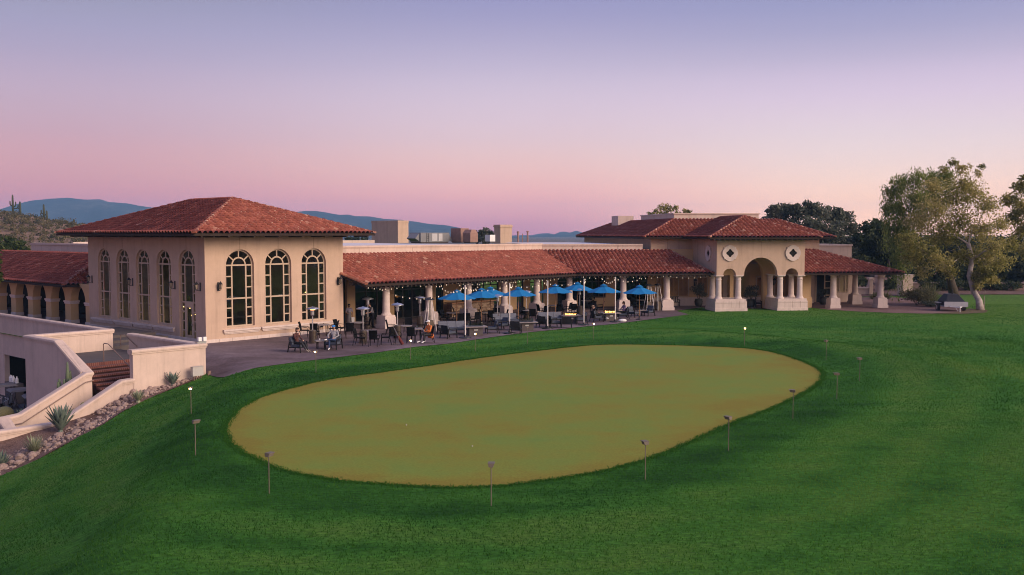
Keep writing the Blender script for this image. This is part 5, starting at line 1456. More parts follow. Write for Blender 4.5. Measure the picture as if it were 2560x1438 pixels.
for k in range(298):
    f = rng.uniform(.06, 1.12)
    off = .3 + rng.uniform(0, 2.1) * (.6 + .45 * f)
    if f < .2: off = .25 + rng.uniform(0, .5)
    p = edge_pt(min(f, 1.0), off) + (Vector((-1.2, -2.2)) * max(0, f - 1) * 14)
    s = rng.uniform(.34, .74) * (1.5 if rng.random() < .12 else 1)
    j = k % 7
    if len(rock_me) <= j:
        o = rocks[j].build('river_rock', M['rock'], smooth=False); rock_me.append(o)
    else:
        o = rock_me[j].copy(); COL.objects.link(o)
    o.location = (p.x, p.y, terr(p.x, p.y) + .02 + .05 * s); o.rotation_euler = (rng.uniform(-.4, .4), rng.uniform(-.4, .4), rng.uniform(0, 6.28)); o.scale = (s, s, s)
    tag(o, ROCKL, 'rock', 'rocks along the lawn edge')
_q = []
for k in range(900):
    f = rng.uniform(.03, 1.0); p = edge_pt(f, .2 + rng.uniform(0, 2.3) * (.6 + .45 * f) if f > .2 else .2 + rng.uniform(0, .6)); s = rng.uniform(.04, .09)
    c = np.array([p.x, p.y, terr(p.x, p.y) + .03]); d = nrng.normal(size=(6, 3)); d /= np.linalg.norm(d, axis=1)[:, None]
    o6 = c + np.array([(1, 0, 0), (-1, 0, 0), (0, 1, 0), (0, -1, 0), (0, 0, .8), (0, 0, -.8)]) * s * nrng.uniform(.6, 1.3, (6, 1))
    for a, b, e in ((0, 2, 4), (2, 1, 4), (1, 3, 4), (3, 0, 4), (2, 0, 5), (1, 2, 5), (3, 1, 5), (0, 3, 5)): _q += [o6[a], o6[b], o6[e]]
tag(np_mesh('pebbles', np.array(_q), 3, M['rock']), kind='stuff')
def agave(label, P, n, L, wd, mat, up=.5, cat='agave', curve=.25):
    t = thing('agave_plant', label, cat, P, rng.uniform(0, 6))
    m = MB()
    for k in range(n):
        f = k / n; a = k * 2.399; el = R(78) * (1 - f) ** .8 * up + R(18) + R(rng.uniform(-6, 6)) if False else R(80 - 62 * f ** .75 * (1.35 - up))
        l = L * (.62 + .45 * math.sin(math.pi * (.25 + .7 * f))) * rng.uniform(.88, 1.1)
        d = Vector((math.cos(a) * math.cos(el), math.sin(a) * math.cos(el), math.sin(el))); s = Vector((-math.sin(a), math.cos(a), 0)); u_ = s.cross(d)
        if u_.z < 0: u_ = -u_
        rows = []
        for q, w_ in ((0, .55), (.25, .95), (.5, 1.0), (.78, .6), (1.0, .03)):
            c = d * (l * q) + Vector((0, 0, -curve * l * q * q * (1 - math.sin(el)))) + Vector((0, 0, .04))
            rows.append((c - s * wd * w_ + u_ * wd * .35 * w_, c - u_ * wd * .12, c + s * wd * w_ + u_ * wd * .35 * w_))
        vs = [p for r_ in rows for p in r_]
        m.add(vs, [(i * 3 + j, i * 3 + j + 1, i * 3 + j + 4, i * 3 + j + 3) for i in range(4) for j in range(2)])
    m.build('leaves', mat, t, smooth=True, recalc=False)
    MB().lathe([(.09, -.1), (.11, .05), (.05, .2)], 8).build('heart', mat, t)
    return t
agave('large upright blue green agave at the bend of the low stair wall', on(152, 1082), 34, 1.25, .095, M['agave'], up=.85)
agave('round spiky yellow edged agave among the rocks near the left edge', on(85, 1134), 70, .78, .028, M['agave_y'], up=.6, curve=.1)
agave('small blue agave close to the wall below the electrical box', on(432, 966), 22, .72, .06, M['agave'], up=.8)
agave('small pale agave beside the rocks below the sloping wall', on(345, 990), 26, .6, .05, M['agave_y'], up=.75)
agave('pale blue agave cut by the left edge of the picture', on(2, 1172), 28, .7, .07, M['agave'], up=.7)
t = thing('barrel_cactus', 'cluster of round golden barrel cacti on the gravel by the low wall', 'cactus', on(226, 1040))
for x, y, r in ((0, 0, .2), (.3, .1, .17), (-.26, -.12, .16), (.10, -.28, .19), (-.2, .2, .14), (.34, -.2, .13)):
    m = MB(); m.ball((x, y, r * .8), r, 20, 10)
    m.v = [(a, b, c) if i % 2 else (x + (a - x) * .92, y + (b - y) * .92, c) for i, (a, b, c) in enumerate(m.v)]
    m.build('barrel', M['barrel'], t, smooth=True)
t = thing('column_cactus', 'cluster of upright cactus stems between the stair wall and its sloping return', 'cactus', FH.p(-10.75, -5.2, -1.6))
for k in range(9):
    a = k * 2.4; r = .08 + .30 * (k / 9); h = rng.uniform(1.0, 2.05)
    MB().tube([(math.cos(a) * r, math.sin(a) * r, -2.5), (math.cos(a) * r * 1.25, math.sin(a) * r * 1.25, h * .6), (math.cos(a) * r * 1.4, math.sin(a) * r * 1.4, h)], [.09, .11, .04], 8).build('stem', M['prickle'], t, smooth=True)
agave('little dark spiky plant behind the sloping stair wall near the carts', FH.p(-13.0, -5.4, -2.1), 14, .5, .04, M['agave'], up=.9)
t = thing('barrel_cactus', 'round barrel cactus at the left edge behind the stair wall end', 'cactus', tuple(at(12, 1052, -3.6)))
MB().ball((0, 0, .35), (.5, .5, .45), 20, 10).build('barrel', M['barrel'], t, smooth=True)

# ------------------------------------------------------------------ golf carts in the lower court
M['cart_roof'] = pm('dusty_cart_roof', (.11, .10, .105), var=.15, rough=.6)
M['cart_body'] = pm('dark_cart_body', (.06, .06, .07), var=.1, rough=.4)
def golf_cart(label, P, rz):
    t = thing('golf_cart', label, 'golf cart', P, rz, 'golf carts in the lower court')
    b = MB(); b.hexa([(-.6, -1.15, .3), (.6, -1.15, .3), (.6, 1.2, .3), (-.6, 1.2, .3), (-.55, -1.0, .55), (.55, -1.0, .55), (.6, 1.2, .75), (-.6, 1.2, .75)])
    b.hexa([(-.55, .75, .5), (.55, .75, .5), (.5, 1.25, .5), (-.5, 1.25, .5), (-.52, .85, .98), (.52, .85, .98), (.45, 1.15, .8), (-.45, 1.15, .8)])
    b.build('body', M['cart_body'], t)
    s_ = MB(); s_.b(-.55, .55, -.35, .2, .76, .9); s_.b(-.55, .55, -.5, -.36, .82, 1.3); s_.build('seat', M['cush'], t)
    p = MB()
    for x in (-.55, .55): p.tube([(x, .82, .8), (x * .95, .55, 1.85)], .025, 6); p.tube([(x, -.75, .5), (x * .95, -.62, 1.85)], .025, 6)
    p.build('roof_post', M['iron'], t)
    r_ = MB(); r_.hexa([(-.62, -.85, 1.85), (.62, -.85, 1.85), (.62, .85, 1.85), (-.62, .85, 1.85), (-.52, -.72, 1.95), (.52, -.72, 1.95), (.52, .72, 1.95), (-.52, .72, 1.95)]); r_.build('roof', M['cart_roof'], t)
    for x in (-.55, .55):
        for y in (-.75, .8):
            w_ = MB(); w_.tube([(x - .09, y, .22), (x + .09, y, .22)], .22, 14); wh = w_.build('wheel', M['iron'], t)
            MB().tube([(x + (.092 if x > 0 else -.092), y, .22), (x + (.1 if x > 0 else -.1), y, .22)], .11, 10).build('hub', M['white'], wh)
    h = MB(); h.tube([(-.25, .55, 1.0), (-.25, .42, 1.12)], .02, 5); h.tube([(-.25 + .17 * math.cos(k * math.pi / 6), .42 + .07 * math.sin(k * math.pi / 6), 1.12 + .13 * math.sin(k * math.pi / 6)) for k in range(13)], .012, 5); h.build('steering_wheel', M['iron'], t)
    return t
cart = golf_cart('white roofed golf cart parked nearest the stair block wall', at(62, 1052, LOW), R(130))
dup(cart, at(5, 1040, LOW), R(128), 'white roofed golf cart at the left edge of the picture')
dup(cart, at(92, 1068, LOW) + Vector((0.3, -.2, 0)), R(126), 'golf cart mostly hidden behind the sloping stair wall')
M['bag_b'] = pm('blue_golf_bag', (.02, .10, .26), var=.1, rough=.6)
def golf_bag(label, P, rz, m):
    t = thing('golf_bag', label, 'golf bag', P, rz, 'golf bags by the carts')
    MB().lathe([(.13, 0), (.14, .05), (.135, .8), (.15, .86)], 12).build('bag', m, t)
    k_ = MB()
    for k in range(6):
        a = k * 1.05; k_.tube([(.06 * math.cos(a), .06 * math.sin(a), .8), (.09 * math.cos(a), .09 * math.sin(a), 1.1 + .04 * k)], .012, 5)
        k_.ball((.1 * math.cos(a), .1 * math.sin(a), 1.12 + .04 * k), (.05, .03, .03), 8, 5)
    k_.build('clubs', M['steel'], t)
    MB().b(-.08, .08, -.17, -.12, .2, .55).build('pocket', m, t)
for x, y, m_, lb in ((8, 1030, 'bag_b', 'blue golf bag at the left edge'), (28, 1035, 'iron', 'black golf bag left of the nearest cart'), (44, 1040, 'iron', 'black golf bag behind the nearest cart'), (52, 1028, 'char', 'dark grey golf bag in the middle of the carts')):
    golf_bag(lb, at(x, y, LOW) - Vector((0, 1.2, 0)), rng.uniform(0, 6), M[m_])
q = thing('water_bottle_crate', 'row of white plastic bottles on a shelf by the garage opening', 'bottles', tuple(FH.p(-6.4, 13.0, LOW)), R(138))
b_ = MB(); b_.b(-.9, .9, -.25, .25, 0, 1.35); b_.build('shelf', M['conc'], q)
for x in (-.5, .05, .35, .55):
    MB().lathe([(.10, 1.352), (.10, 1.62), (.035, 1.74), (.035, 1.80)], 10, (x, 0, 0)).build('bottle', M['white'], q)
# ------------------------------------------------------------------ patio furniture (front of every seat is -Y)
def make_dining_chair():
    t = thing('dining_chair', 'dining chair', 'chair', (0, 0, 0))
    s = MB(); s.b(-.25, .25, -.26, .24, .43, .47); s.b(-.26, .26, -.27, -.255, .38, .46); s.build('seat', M['black'], t)
    b = MB(); pr = []
    for z, y in ((.47, .24), (.65, .27), (.85, .31), (1.0, .36)):
        w_ = .24 + .03 * (z - .47)
        pr.append([(-w_, y - .03, z), (-w_ * .5, y, z), (w_ * .5, y, z), (w_, y - .03, z)])
    vs = [p for r_ in pr for p in r_] + [(x, y + .025, z) for r_ in pr for x, y, z in r_]
    n = len(pr) * 4
    fs = [(i * 4 + j, i * 4 + j + 1, i * 4 + j + 5, i * 4 + j + 4) for i in range(3) for j in range(3)]
    fs += [tuple(n + q for q in f) for f in fs] + [(i * 4, i * 4 + 4, n + i * 4 + 4, n + i * 4) for i in range(3)] + [(i * 4 + 3, i * 4 + 7, n + i * 4 + 7, n + i * 4 + 3) for i in range(3)] + [(12 + j, 13 + j, n + 13 + j, n + 12 + j) for j in range(3)]
    b.add(vs, fs); b.build('backrest', M['black'], t)
    for x in (-1, 1):
        a = MB(); a.tube([(x * .26, .27, .68), (x * .29, .05, .68), (x * .29, -.18, .665), (x * .285, -.25, .60), (x * .275, -.26, .43)], .018, 6); a.build('armrest', M['black'], t)
        MB().tube([(x * .24, -.24, .43), (x * .26, -.28, 0)], [.022, .016], 6).build('leg', M['black'], t)
        MB().tube([(x * .24, .24, .45), (x * .255, .36, 0)], [.022, .016], 6).build('leg', M['black'], t)
    return t
def make_lounge(w_=.78, nb=1, name='lounge_chair', cat='chair'):
    t = thing(name, name, cat, (0, 0, 0)); h = w_ / 2
    f = MB()
    f.b(-h, h, -.36, .36, .26, .31)
    for x in (-1, 1): f.b(*sorted((x * h, x * (h - .06))), -.40, .36, .58, .62)
    f.build('frame', M['char'], t)
    for x in (-1, 1):
        a, b = sorted((x * h, x * (h - .055)))
        MB().hexa([(a, -.42, 0), (b, -.42, 0), (b, -.37, 0), (a, -.37, 0), (a, -.38, .58), (b, -.38, .58), (b, -.33, .58), (a, -.33, .58)]).build('leg', M['char'], t)
        MB().hexa([(a, .42, 0), (b, .42, 0), (b, .47, 0), (a, .47, 0), (a, .30, .58), (b, .30, .58), (b, .35, .58), (a, .35, .58)]).build('leg', M['char'], t)
    k = MB()
    for i in range(7):
        z = .34 + i * .075; y = .30 + .10 * (z - .3) / .5
        k.b(-h + .06, h - .06, y, y + .025, z, z + .05)
    k.build('slat_back', M['char'], t)
    cw = (w_ - .13) / nb
    for i in range(nb):
        x0 = -h + .065 + i * cw
        c = MB(); c.b(x0 + .006, x0 + cw - .006, -.38, .26, .312, .42); c.b(x0 + .02, x0 + cw - .02, -.37, .25, .42, .44); c.build('seat_cushion', M['cush'], t)
        c = MB()
        for z0, z1 in ((.44, .56), (.565, .69), (.695, .83)):
            y0 = .17 + .13 * (z0 - .42) / .45
            c.hexa([(x0 + .01, y0, z0), (x0 + cw - .01, y0, z0), (x0 + cw - .01, y0 + .12, z0), (x0 + .01, y0 + .12, z0), (x0 + .012, y0 + .035, z1), (x0 + cw - .012, y0 + .035, z1), (x0 + cw - .012, y0 + .15, z1), (x0 + .012, y0 + .15, z1)])
        c.build('back_cushion', M['cush_l'] if nb > 1 else M['cush'], t)
    return t
def make_table(r=.48, h=.74, square=False):
    t = thing('dining_table', 'table', 'table', (0, 0, 0))
    m = MB()
    if square: m.b(-r, r, -r, r, h - .05, h)
    else: m.lathe([(r, h - .045), (r + .01, h - .02), (r, h)], 28)
    m.build('tabletop', M['stone'], t)
    for x in (-1, 1):
        for y in (-1, 1):
            MB().tube([(x * r * .62, y * r * .62, h - .045), (x * r * .66, y * r * .66, 0)], [.032, .026], 6).build('leg', M['black'], t)
    return t
def make_fire_table(lit):
    t = thing('fire_table', 'fire table', 'fire pit', (0, 0, 0))
    MB().b(-.46, .46, -.34, .34, 0, .55).build('base', M['conc'], t)
    MB().b(-.462, .1, .0, .342, .06, .5).build('door_panel', M['iron'], t) if False else None
    m = MB(); m.b(-.74, .74, -.5, .5, .55, .61); m.build('tabletop', M['stone'], t)
    m = MB(); m.b(-.42, .42, -.2, .2, .612, .622); m.build('burner_tray', M['iron'], t)
    g = MB()
    for a, b, c, d in ((-.46, -.24, .46, -.24), (.46, -.24, .46, .24), (.46, .24, -.46, .24), (-.46, .24, -.46, -.24)): g.q((a, b, .612), (c, d, .612), (c, d, .84), (a, b, .84))
    g.build('wind_guard', M['glass_clear'], t, recalc=False)
    MB().b(-.14, .12, -.355, -.342, .33, .42).build('badge', M['steel'], t)
    if lit:
        for k in range(9):
            x = -.36 + k * .09; h = rng.uniform(.07, .15)
            MB().lathe([(.03, .622), (.035, .622 + h * .35), (.016, .622 + h * .75), (.003, .622 + h)], 7, (x, rng.uniform(-.08, .08), 0)).build('flame', M['flame'], t)
    return t
PARK = (0, -30, -20)
protos = {'d': make_dining_chair(), 'l': make_lounge(), 's': make_lounge(1.95, 3, 'sofa', 'sofa'), 't': make_table(), 'q': make_table(.42, .74, True), 'c': make_table(.34, .5, True), 'f': make_fire_table(False), 'F': make_fire_table(True)}
GRP = {'d': 'wicker dining chairs on the patio', 'l': 'cushioned lounge chairs on the patio', 's': 'sofas on the patio', 't': 'round patio tables', 'q': 'square patio tables', 'c': 'low side tables on the patio', 'f': 'fire tables on the patio', 'F': 'fire tables on the patio'}
used = set()
PZ = .032
def place(k, x, y, rz, label):
    p = at(x, y, PZ)
    if k not in used:
        used.add(k); o = protos[k]; o.location = p; o.rotation_euler = (0, 0, R(rz)); tag(o, label, group=GRP[k]); return o
    return dup(protos[k], p, R(rz), label, GRP[k])
for a in [
 ('d', 761, 843, 90, 'black dining chair turned to the right behind the seated woman'),
 ('d', 800, 831, 0, 'black dining chair against the sill wall facing out, behind the lit heater'),
 ('d', 787, 846, 180, 'black dining chair with its back to the lawn right beside the lit heater'),
 ('d', 834, 838, -90, 'black dining chair turned left behind the man in the blue cap'),
 ('t', 806, 839, 0, 'round table behind the lit heater near the hall wall'),
 ('d', 848, 836, 70, 'black dining chair at the corner of the hall facing right'),
 ('d', 874, 845, 195, 'black dining chair seen from behind in front of the server in the apron'),
 ('d', 915, 829, -70, 'black dining chair in front of the man in the grey shirt'),
 ('t', 893, 833, 0, 'round table in front of the server in the apron'),
 ('d', 899, 863, 80, 'black dining chair in the front row left of the unlit heater foot'),
 ('d', 935, 866, 178, 'black dining chair in the front row with its back squarely to the lawn'),
 ('d', 964, 862, -80, 'black dining chair in the front row facing left beside the first stone column'),
 ('q', 925, 856, 10, 'square table at the foot of the unlit heater in the front row'),
 ('d', 978, 837, 90, 'black dining chair tucked against the first stone column pedestal'),
 ('d', 1020, 831, 0, 'black dining chair facing the lawn between the first two columns'),
 ('d', 1052, 838, -90, 'black dining chair facing left beside the near steel pyramid heater'),
 ('d', 988, 858, 55, 'black dining chair with the red golf bag leaning before it'),
 ('d', 1028, 857, 180, 'black dining chair seen from behind left of the person in orange'),
 ('d', 1071, 857, -75, 'black dining chair carrying the person in the orange jacket'),
 ('t', 1012, 842, 0, 'round table at the third heater between the first two columns'),
 ('q', 1040, 850, 10, 'square table with a wine glass left of the person in orange'),
 ('d', 1113, 809, 60, 'dark dining chair behind the first sofa beneath the leftmost umbrella'),
 ('d', 1150, 817, 180, 'left of two wicker chairs with backs to the first sofa'),
 ('d', 1167, 816, 180, 'right of two wicker chairs with backs to the first sofa'),
 ('d', 1189, 813, 215, 'wicker chair angled away behind the first fire table'),
 ('d', 1143, 800, 90, 'dining chair facing right in front of the stone bar end'),
 ('d', 1191, 797, -90, 'dining chair facing left before the stone bar, beneath the second umbrella'),
 ('d', 1213, 800, 90, 'dining chair facing right before the stone bar, beside the wooden umbrella pole'),
 ('d', 1228, 808, 180, 'dining chair with its back to the lawn between two wooden umbrella poles'),
 ('d', 1241, 803, 0, 'dining chair facing the lawn beside the slim unlit heater'),
 ('d', 1259, 807, -80, 'dining chair facing left behind the second sofa'),
 ('t', 1130, 806, 0, 'round table beneath the leftmost blue umbrella'),
 ('t', 1203, 805, 0, 'round table beneath the second blue umbrella'),
 ('t', 1243, 806, 0, 'round table behind the second sofa by the slim heater'),
 ('d', 1308, 800, 20, 'dining chair beneath the umbrella by the fifth column, facing out'),
 ('d', 1331, 804, 180, 'dining chair with its back to the lawn beside the fifth column'),
 ('d', 1356, 797, -60, 'dining chair facing left between the fifth and sixth columns'),
 ('t', 1320, 799, 0, 'round table at the fifth column'),
 ('d', 1353, 791, 115, 'dining chair facing right behind the third sofa'),
 ('d', 1419, 786, -120, 'dining chair turned away at the foot of the sixth column'),
 ('d', 1432, 789, -160, 'dining chair with its back to the lit fire table by the sixth column'),
 ('d', 1399, 791, 180, 'dining chair squarely turned away behind the third sofa'),
 ('t', 1384, 785, 0, 'round table beneath the large umbrella at the sixth column'),
 ('d', 1477, 771, -90, 'dining chair close to the dark window left of the low white wall'),
 ('d', 1483, 781, 180, 'dining chair turned away in front of the low white wall'),
 ('d', 1500, 782, -90, 'dining chair facing left beside the reclining person'),
 ('t', 1466, 772, 0, 'round table deep under the roof near the low white wall'),
 ('d', 1581, 772, 180, 'dining chair turned away just right of the seventh column'),
 ('d', 1611, 769, 0, 'dining chair facing out behind the rightmost umbrella'),
 ('d', 1624, 769, -90, 'dining chair facing left beneath the farther pyramid heater pair'),
 ('t', 1597, 770, 0, 'round table behind the rightmost umbrella'),
 ('l', 745, 880, 70, 'cushioned lounge chair carrying the woman in brown'),
 ('l', 834, 873, -15, 'cushioned lounge chair carrying the man in the blue cap'),
 ('c', 803, 872, 20, 'low table between the woman in brown and the man in the blue cap'),
 ('s', 1131, 835, 18, 'first three seat sofa from the left, behind the unlit fire table'),
 ('l', 1122, 845, 135, 'lounge chair with its back to the lawn left of the first fire table'),
 ('f', 1188, 838, 14, 'unlit fire table nearest the lawn with a pale badge'),
 ('l', 1230, 833, -78, 'lounge chair facing left at the right end of the nearest fire table'),
 ('s', 1264, 813, 18, 'second three seat sofa from the left, behind the second white pole'),
 ('l', 1256, 824, -50, 'lounge chair in front of the second sofa turned to the left'),
 ('l', 1289, 833, 172, 'dark slatted lounge chair seen from behind beside the second white pole'),
 ('f', 1315, 826, 14, 'unlit fire table right of the second white pole'),
 ('s', 1377, 809, 18, 'third three seat sofa from the left, behind the third white pole'),
 ('l', 1357, 819, 160, 'dark lounge chair seen from behind left of the third white pole'),
 ('l', 1385, 818, 110, 'lounge chair facing right beside the third white pole'),
 ('F', 1426, 808, 14, 'lit fire table glowing orange left of the fourth white pole'),
 ('l', 1416, 819, 178, 'lounge chair seen from behind in front of the left glowing fire table'),
 ('l', 1453, 810, -85, 'lounge chair facing left at the fourth white pole'),
 ('F', 1525, 801, 14, 'lit fire table glowing orange by the fifth white pole'),
 ('l', 1492, 804, 110, 'lounge chair with the reclining person by the right glowing fire table'),
 ('l', 1557, 797, -85, 'lounge chair of the person in the patterned top by the right glowing fire table'),
 ('l', 1583, 793, 50, 'lounge chair facing right at the pole of the rightmost umbrella'),
 ('l', 1620, 790, -50, 'rightmost lounge chair on the patio, facing left'),
 ('c', 1603, 790, 10, 'low table between the two rightmost lounge chairs')]:
    place(*a)
g = thing('wine_glass', 'wine glass standing on the square table beside the person in orange', 'glass', at(1041, 850, PZ) + Vector((.08, -.1, .742)))
MB().lathe([(.035, 0), (.035, .005), (.006, .01), (.006, .09), (.03, .12), (.042, .17), (.034, .22)], 12, cap=False).build('bowl', M['glass_clear'], g)
for i, (dx, dy, lb) in enumerate(((-.1, .05, 'small white cup on the low table left side'), (.12, -.08, 'white plate on the low table beside the man in the cap'))):
    p = at(803, 872, PZ) + Vector((dx, dy, .502))
    m = MB(); m.lathe([(.03, 0), (.045, .09)] if i == 0 else [(.05, 0), (.1, .015)], 14); tag(m.build('cup' if i == 0 else 'plate', M['white'], loc=p), lb, 'cup' if i == 0 else 'plate')

# umbrellas
def make_umbrella():
    t = thing('patio_umbrella', 'umbrella', 'umbrella', (0, 0, 0))
    n = 8; rad = 1.38; zt, ze = 2.64, 2.10
    m = MB(); vs = [(0, 0, zt)]
    for f in (.16, .55, 1.0):
        for k in range(n * 4):
            a = 2 * math.pi * k / (n * 4); q = (k % 4)
            sag = (0, .035, .05, .035)[q] * f
            rr_ = rad * f * (1 - .03 * math.sin(math.pi * q / 4) * (1 if q else 0))
            vs.append((rr_ * math.cos(a), rr_ * math.sin(a), zt - (zt - ze) * f ** .92 - sag))
    N = n * 4
    fs = [(0, 1 + k, 1 + (k + 1) % N) for k in range(N)] + [(1 + j * N + k, 1 + (j + 1) * N + k, 1 + (j + 1) * N + (k + 1) % N, 1 + j * N + (k + 1) % N) for j in range(2) for k in range(N)]
    m.add(vs, fs); c = m.build('canopy', M['blue'], t, recalc=False)
    v = MB(); v.add([(0, 0, zt + .10)] + [(.3 * math.cos(2 * math.pi * k / 16), .3 * math.sin(2 * math.pi * k / 16), zt - .045) for k in range(16)], [(0, 1 + k, 1 + (k + 1) % 16) for k in range(16)]); v.build('vent_cap', M['blue'], c, recalc=False)
    MB().tube([(0, 0, 0), (0, 0, zt + .05)], .026, 8).build('pole', M['pole_wood'], t)
    MB().lathe([(.022, zt + .05), (.03, zt + .12), (.01, zt + .19)], 8).build('finial', M['pole_wood'], t)
    for k in range(n):
        a = 2 * math.pi * k / n
        MB().tube([(.03 * math.cos(a), .03 * math.sin(a), 1.95), (rad * .55 * math.cos(a), rad * .55 * math.sin(a), 2.28)], .011, 4).build('rib', M['pole_wood'], t)
    MB().lathe([(.26, 0), (.25, .05), (.05, .09), (.04, .3)], 20).build('base', M['iron'], t)
    return t
um = None
for x, y, rz, lb in ((1142, 819, 10, 'leftmost blue umbrella, beside the first white pole'), (1204, 812, 4, 'second blue umbrella from the left, over the stone bar'), (1226, 806, 14, 'blue umbrella half hidden behind the second one with a pale edge'),
                     (1296, 807, 12, 'blue umbrella just right of the second white pole'), (1388, 796, 8, 'large blue umbrella behind the third white pole'), (1443, 787, 20, 'blue umbrella behind the fourth white pole, with a heater below'),
                     (1509, 795, 6, 'blue umbrella left of the fifth white pole over the glowing fire table'), (1598, 799, 10, 'rightmost blue umbrella standing alone beside the seventh column')):
    P = at(x, y, PZ)
    if um is None: um = make_umbrella(); um.location = P; um.rotation_euler = (0, 0, R(rz)); tag(um, lb, group='blue patio umbrellas')
    else: dup(um, P, R(rz), lb, 'blue patio umbrellas')

# gas heaters
def make_heater(lit=False):
    t = thing('patio_heater', 'heater', 'patio heater', (0, 0, 0))
    MB().lathe([(.27, 0), (.27, .05), (.235, .07), (.235, .74), (.20, .80), (.05, .83)], 18).build('base', M['bronze'], t)
    MB().tube([(0, 0, .8), (0, 0, 1.72)], .036, 8).build('pole', M['steel'], t)
    MB().lathe([(.05, 1.66), (.11, 1.74), (.115, 1.92), (.09, 1.98), (.13, 2.0), (.13, 2.05)], 14).build('burner', M['steel'], t)
    MB().lathe([(.42, 2.10), (.40, 2.15), (.25, 2.215), (.06, 2.25), (.02, 2.28)], 28).build('reflector', M['steel'], t, smooth=True)
    if lit: MB().lathe([(.12, 2.052), (.15, 2.07), (.11, 2.095)], 14).build('flame', M['flame'], t)
    return t
hl = make_heater(True); hl.location = at(782, 858, PZ); tag(hl, 'lit steel patio heater glowing orange beside the woman in brown', group='mushroom patio heaters')
hh = None
for x, y, lb in ((908, 858, 'unlit steel heater in the front row before the man in the grey shirt'), (994, 844, 'unlit steel heater between the first and second column'), (920, 822, 'bronze shaded heater deep under the roof behind the man in the grey shirt'),
                 (1050, 818, 'slim heater under the roof left of the near pyramid heater'), (1244, 812, 'heater showing under the second pair of blue umbrellas'), (1316, 797, 'heater with a pale dome behind the umbrella at the fifth column'), (1449, 789, 'heater with a pale dome directly beneath the umbrella at the fourth pole')):
    P = at(x, y, PZ)
    if hh is None: hh = make_heater(); hh.location = P; tag(hh, lb, group='mushroom patio heaters')
    else: dup(hh, P, 0, lb, 'mushroom patio heaters')
def make_pyramid():
    t = thing('pyramid_heater', 'pyramid heater', 'patio heater', (0, 0, 0))
    h = 2.35
    for x, y in ((-1, -1), (1, -1), (1, 1), (-1, 1)):
        MB().tube([(x * .36, y * .36, 0), (x * .11, y * .11, h - .16)], .024, 6).build('leg', M['pole_w'], t)
    m = MB(); m.hexa([(-.25, -.25, .02), (.25, -.25, .02), (.25, .25, .02), (-.25, .25, .02), (-.19, -.19, .78), (.19, -.19, .78), (.19, .19, .78), (-.19, .19, .78)]); m.build('base', M['bronze'], t)
    MB().tube([(0, 0, .78), (0, 0, h - .2)], .05, 10).build('glass_tube', M['glass_clear'], t)
    m = MB(); m.hexa([(-.30, -.30, h - .16), (.30, -.30, h - .16), (.30, .30, h - .16), (-.30, .30, h - .16), (-.1, -.1, h), (.1, -.1, h), (.1, .1, h), (-.1, .1, h)]); m.build('cap', M['iron'], t)
    return t
py = make_pyramid(); py.location = at(1075, 829, PZ); py.rotation_euler = (0, 0, R(25)); tag(py, 'tall pyramid heater with pale legs in front of the second column', group='pyramid patio heaters')
dup(py, at(1622, 777, PZ), R(15), 'left one of the two pyramid heaters behind the rightmost umbrella', 'pyramid patio heaters')
dup(py, at(1644, 776, PZ), R(40), 'right one of the two pyramid heaters, beside the eighth column', 'pyramid patio heaters')

# white poles of the string lights
def make_pole():
    t = thing('light_pole', 'pole', 'pole', (0, 0, 0))
    MB().tube([(0, 0, .08), (0, 0, 3.42)], .042, 10).build('post', M['pole_w'], t)
    MB().lathe([(.42, -.02), (.40, .05), (.10, .10), (.07, .2)], 20).build('base', M['iron'], t)
    return t
POLES = [at(1163, 845, PZ), at(1274, 834, PZ), at(1369, 822, PZ), at(1459.5, 813, PZ), at(1538, 805, PZ)]
wp = make_pole()
for i, (P, lb) in enumerate(zip(POLES, ('white light pole beside the first fire table, nearest the lawn', 'white light pole beside the dark slatted lounge chair', 'white light pole in front of the third sofa', 'white light pole between the two glowing fire tables', 'white light pole in front of the right glowing fire table'))):
    if i == 0: wp.location = P; tag(wp, lb, group='white light poles at the patio edge')
    else: dup(wp, P, 0, lb, 'white light poles at the patio edge')
sb = tag(MB().ball((0, 0, .11), (.32, .2, .13), 12, 7).build('sand_bag', M['white'], loc=POLES[4] + Vector((.55, -.05, 0))), 'white sandbag weighing down the base of the last white pole', 'sandbag')
# string lights between the poles and the eave
bulb_me = None
def string_light(label, A, B, sag, n):
    t = thing('string_light', label, 'string light', A, 0, 'string lights over the patio')
    A = Vector(A); B = Vector(B); pts = [(B - A) * f + Vector((0, 0, -sag * 4 * f * (1 - f))) for f in [i / 14 for i in range(15)]]
    MB().tube(pts, .008, 4, cap=False).build('cable', M['iron'], t)
    global bulb_me
    for k in range(n):
        f = (k + .5) / n; p = (B - A) * f + Vector((0, 0, -sag * 4 * f * (1 - f)))
        if bulb_me is None:
            o = MB().lathe([(.010, 0), (.012, -.03), (.025, -.06), (.024, -.085), (.008, -.105)], 8).build('bulb', M['bulb'], t, loc=p); bulb_me = o
        else:
            o = bulb_me.copy(); COL.objects.link(o); o.parent = t; o.location = p
ev = lambda s_: F1.p(s_, -1.05, 3.02)
ev2 = lambda s_: F2.p(s_, -1.05, 3.0)
top = [p + Vector((0, 0, 3.36)) for p in POLES]
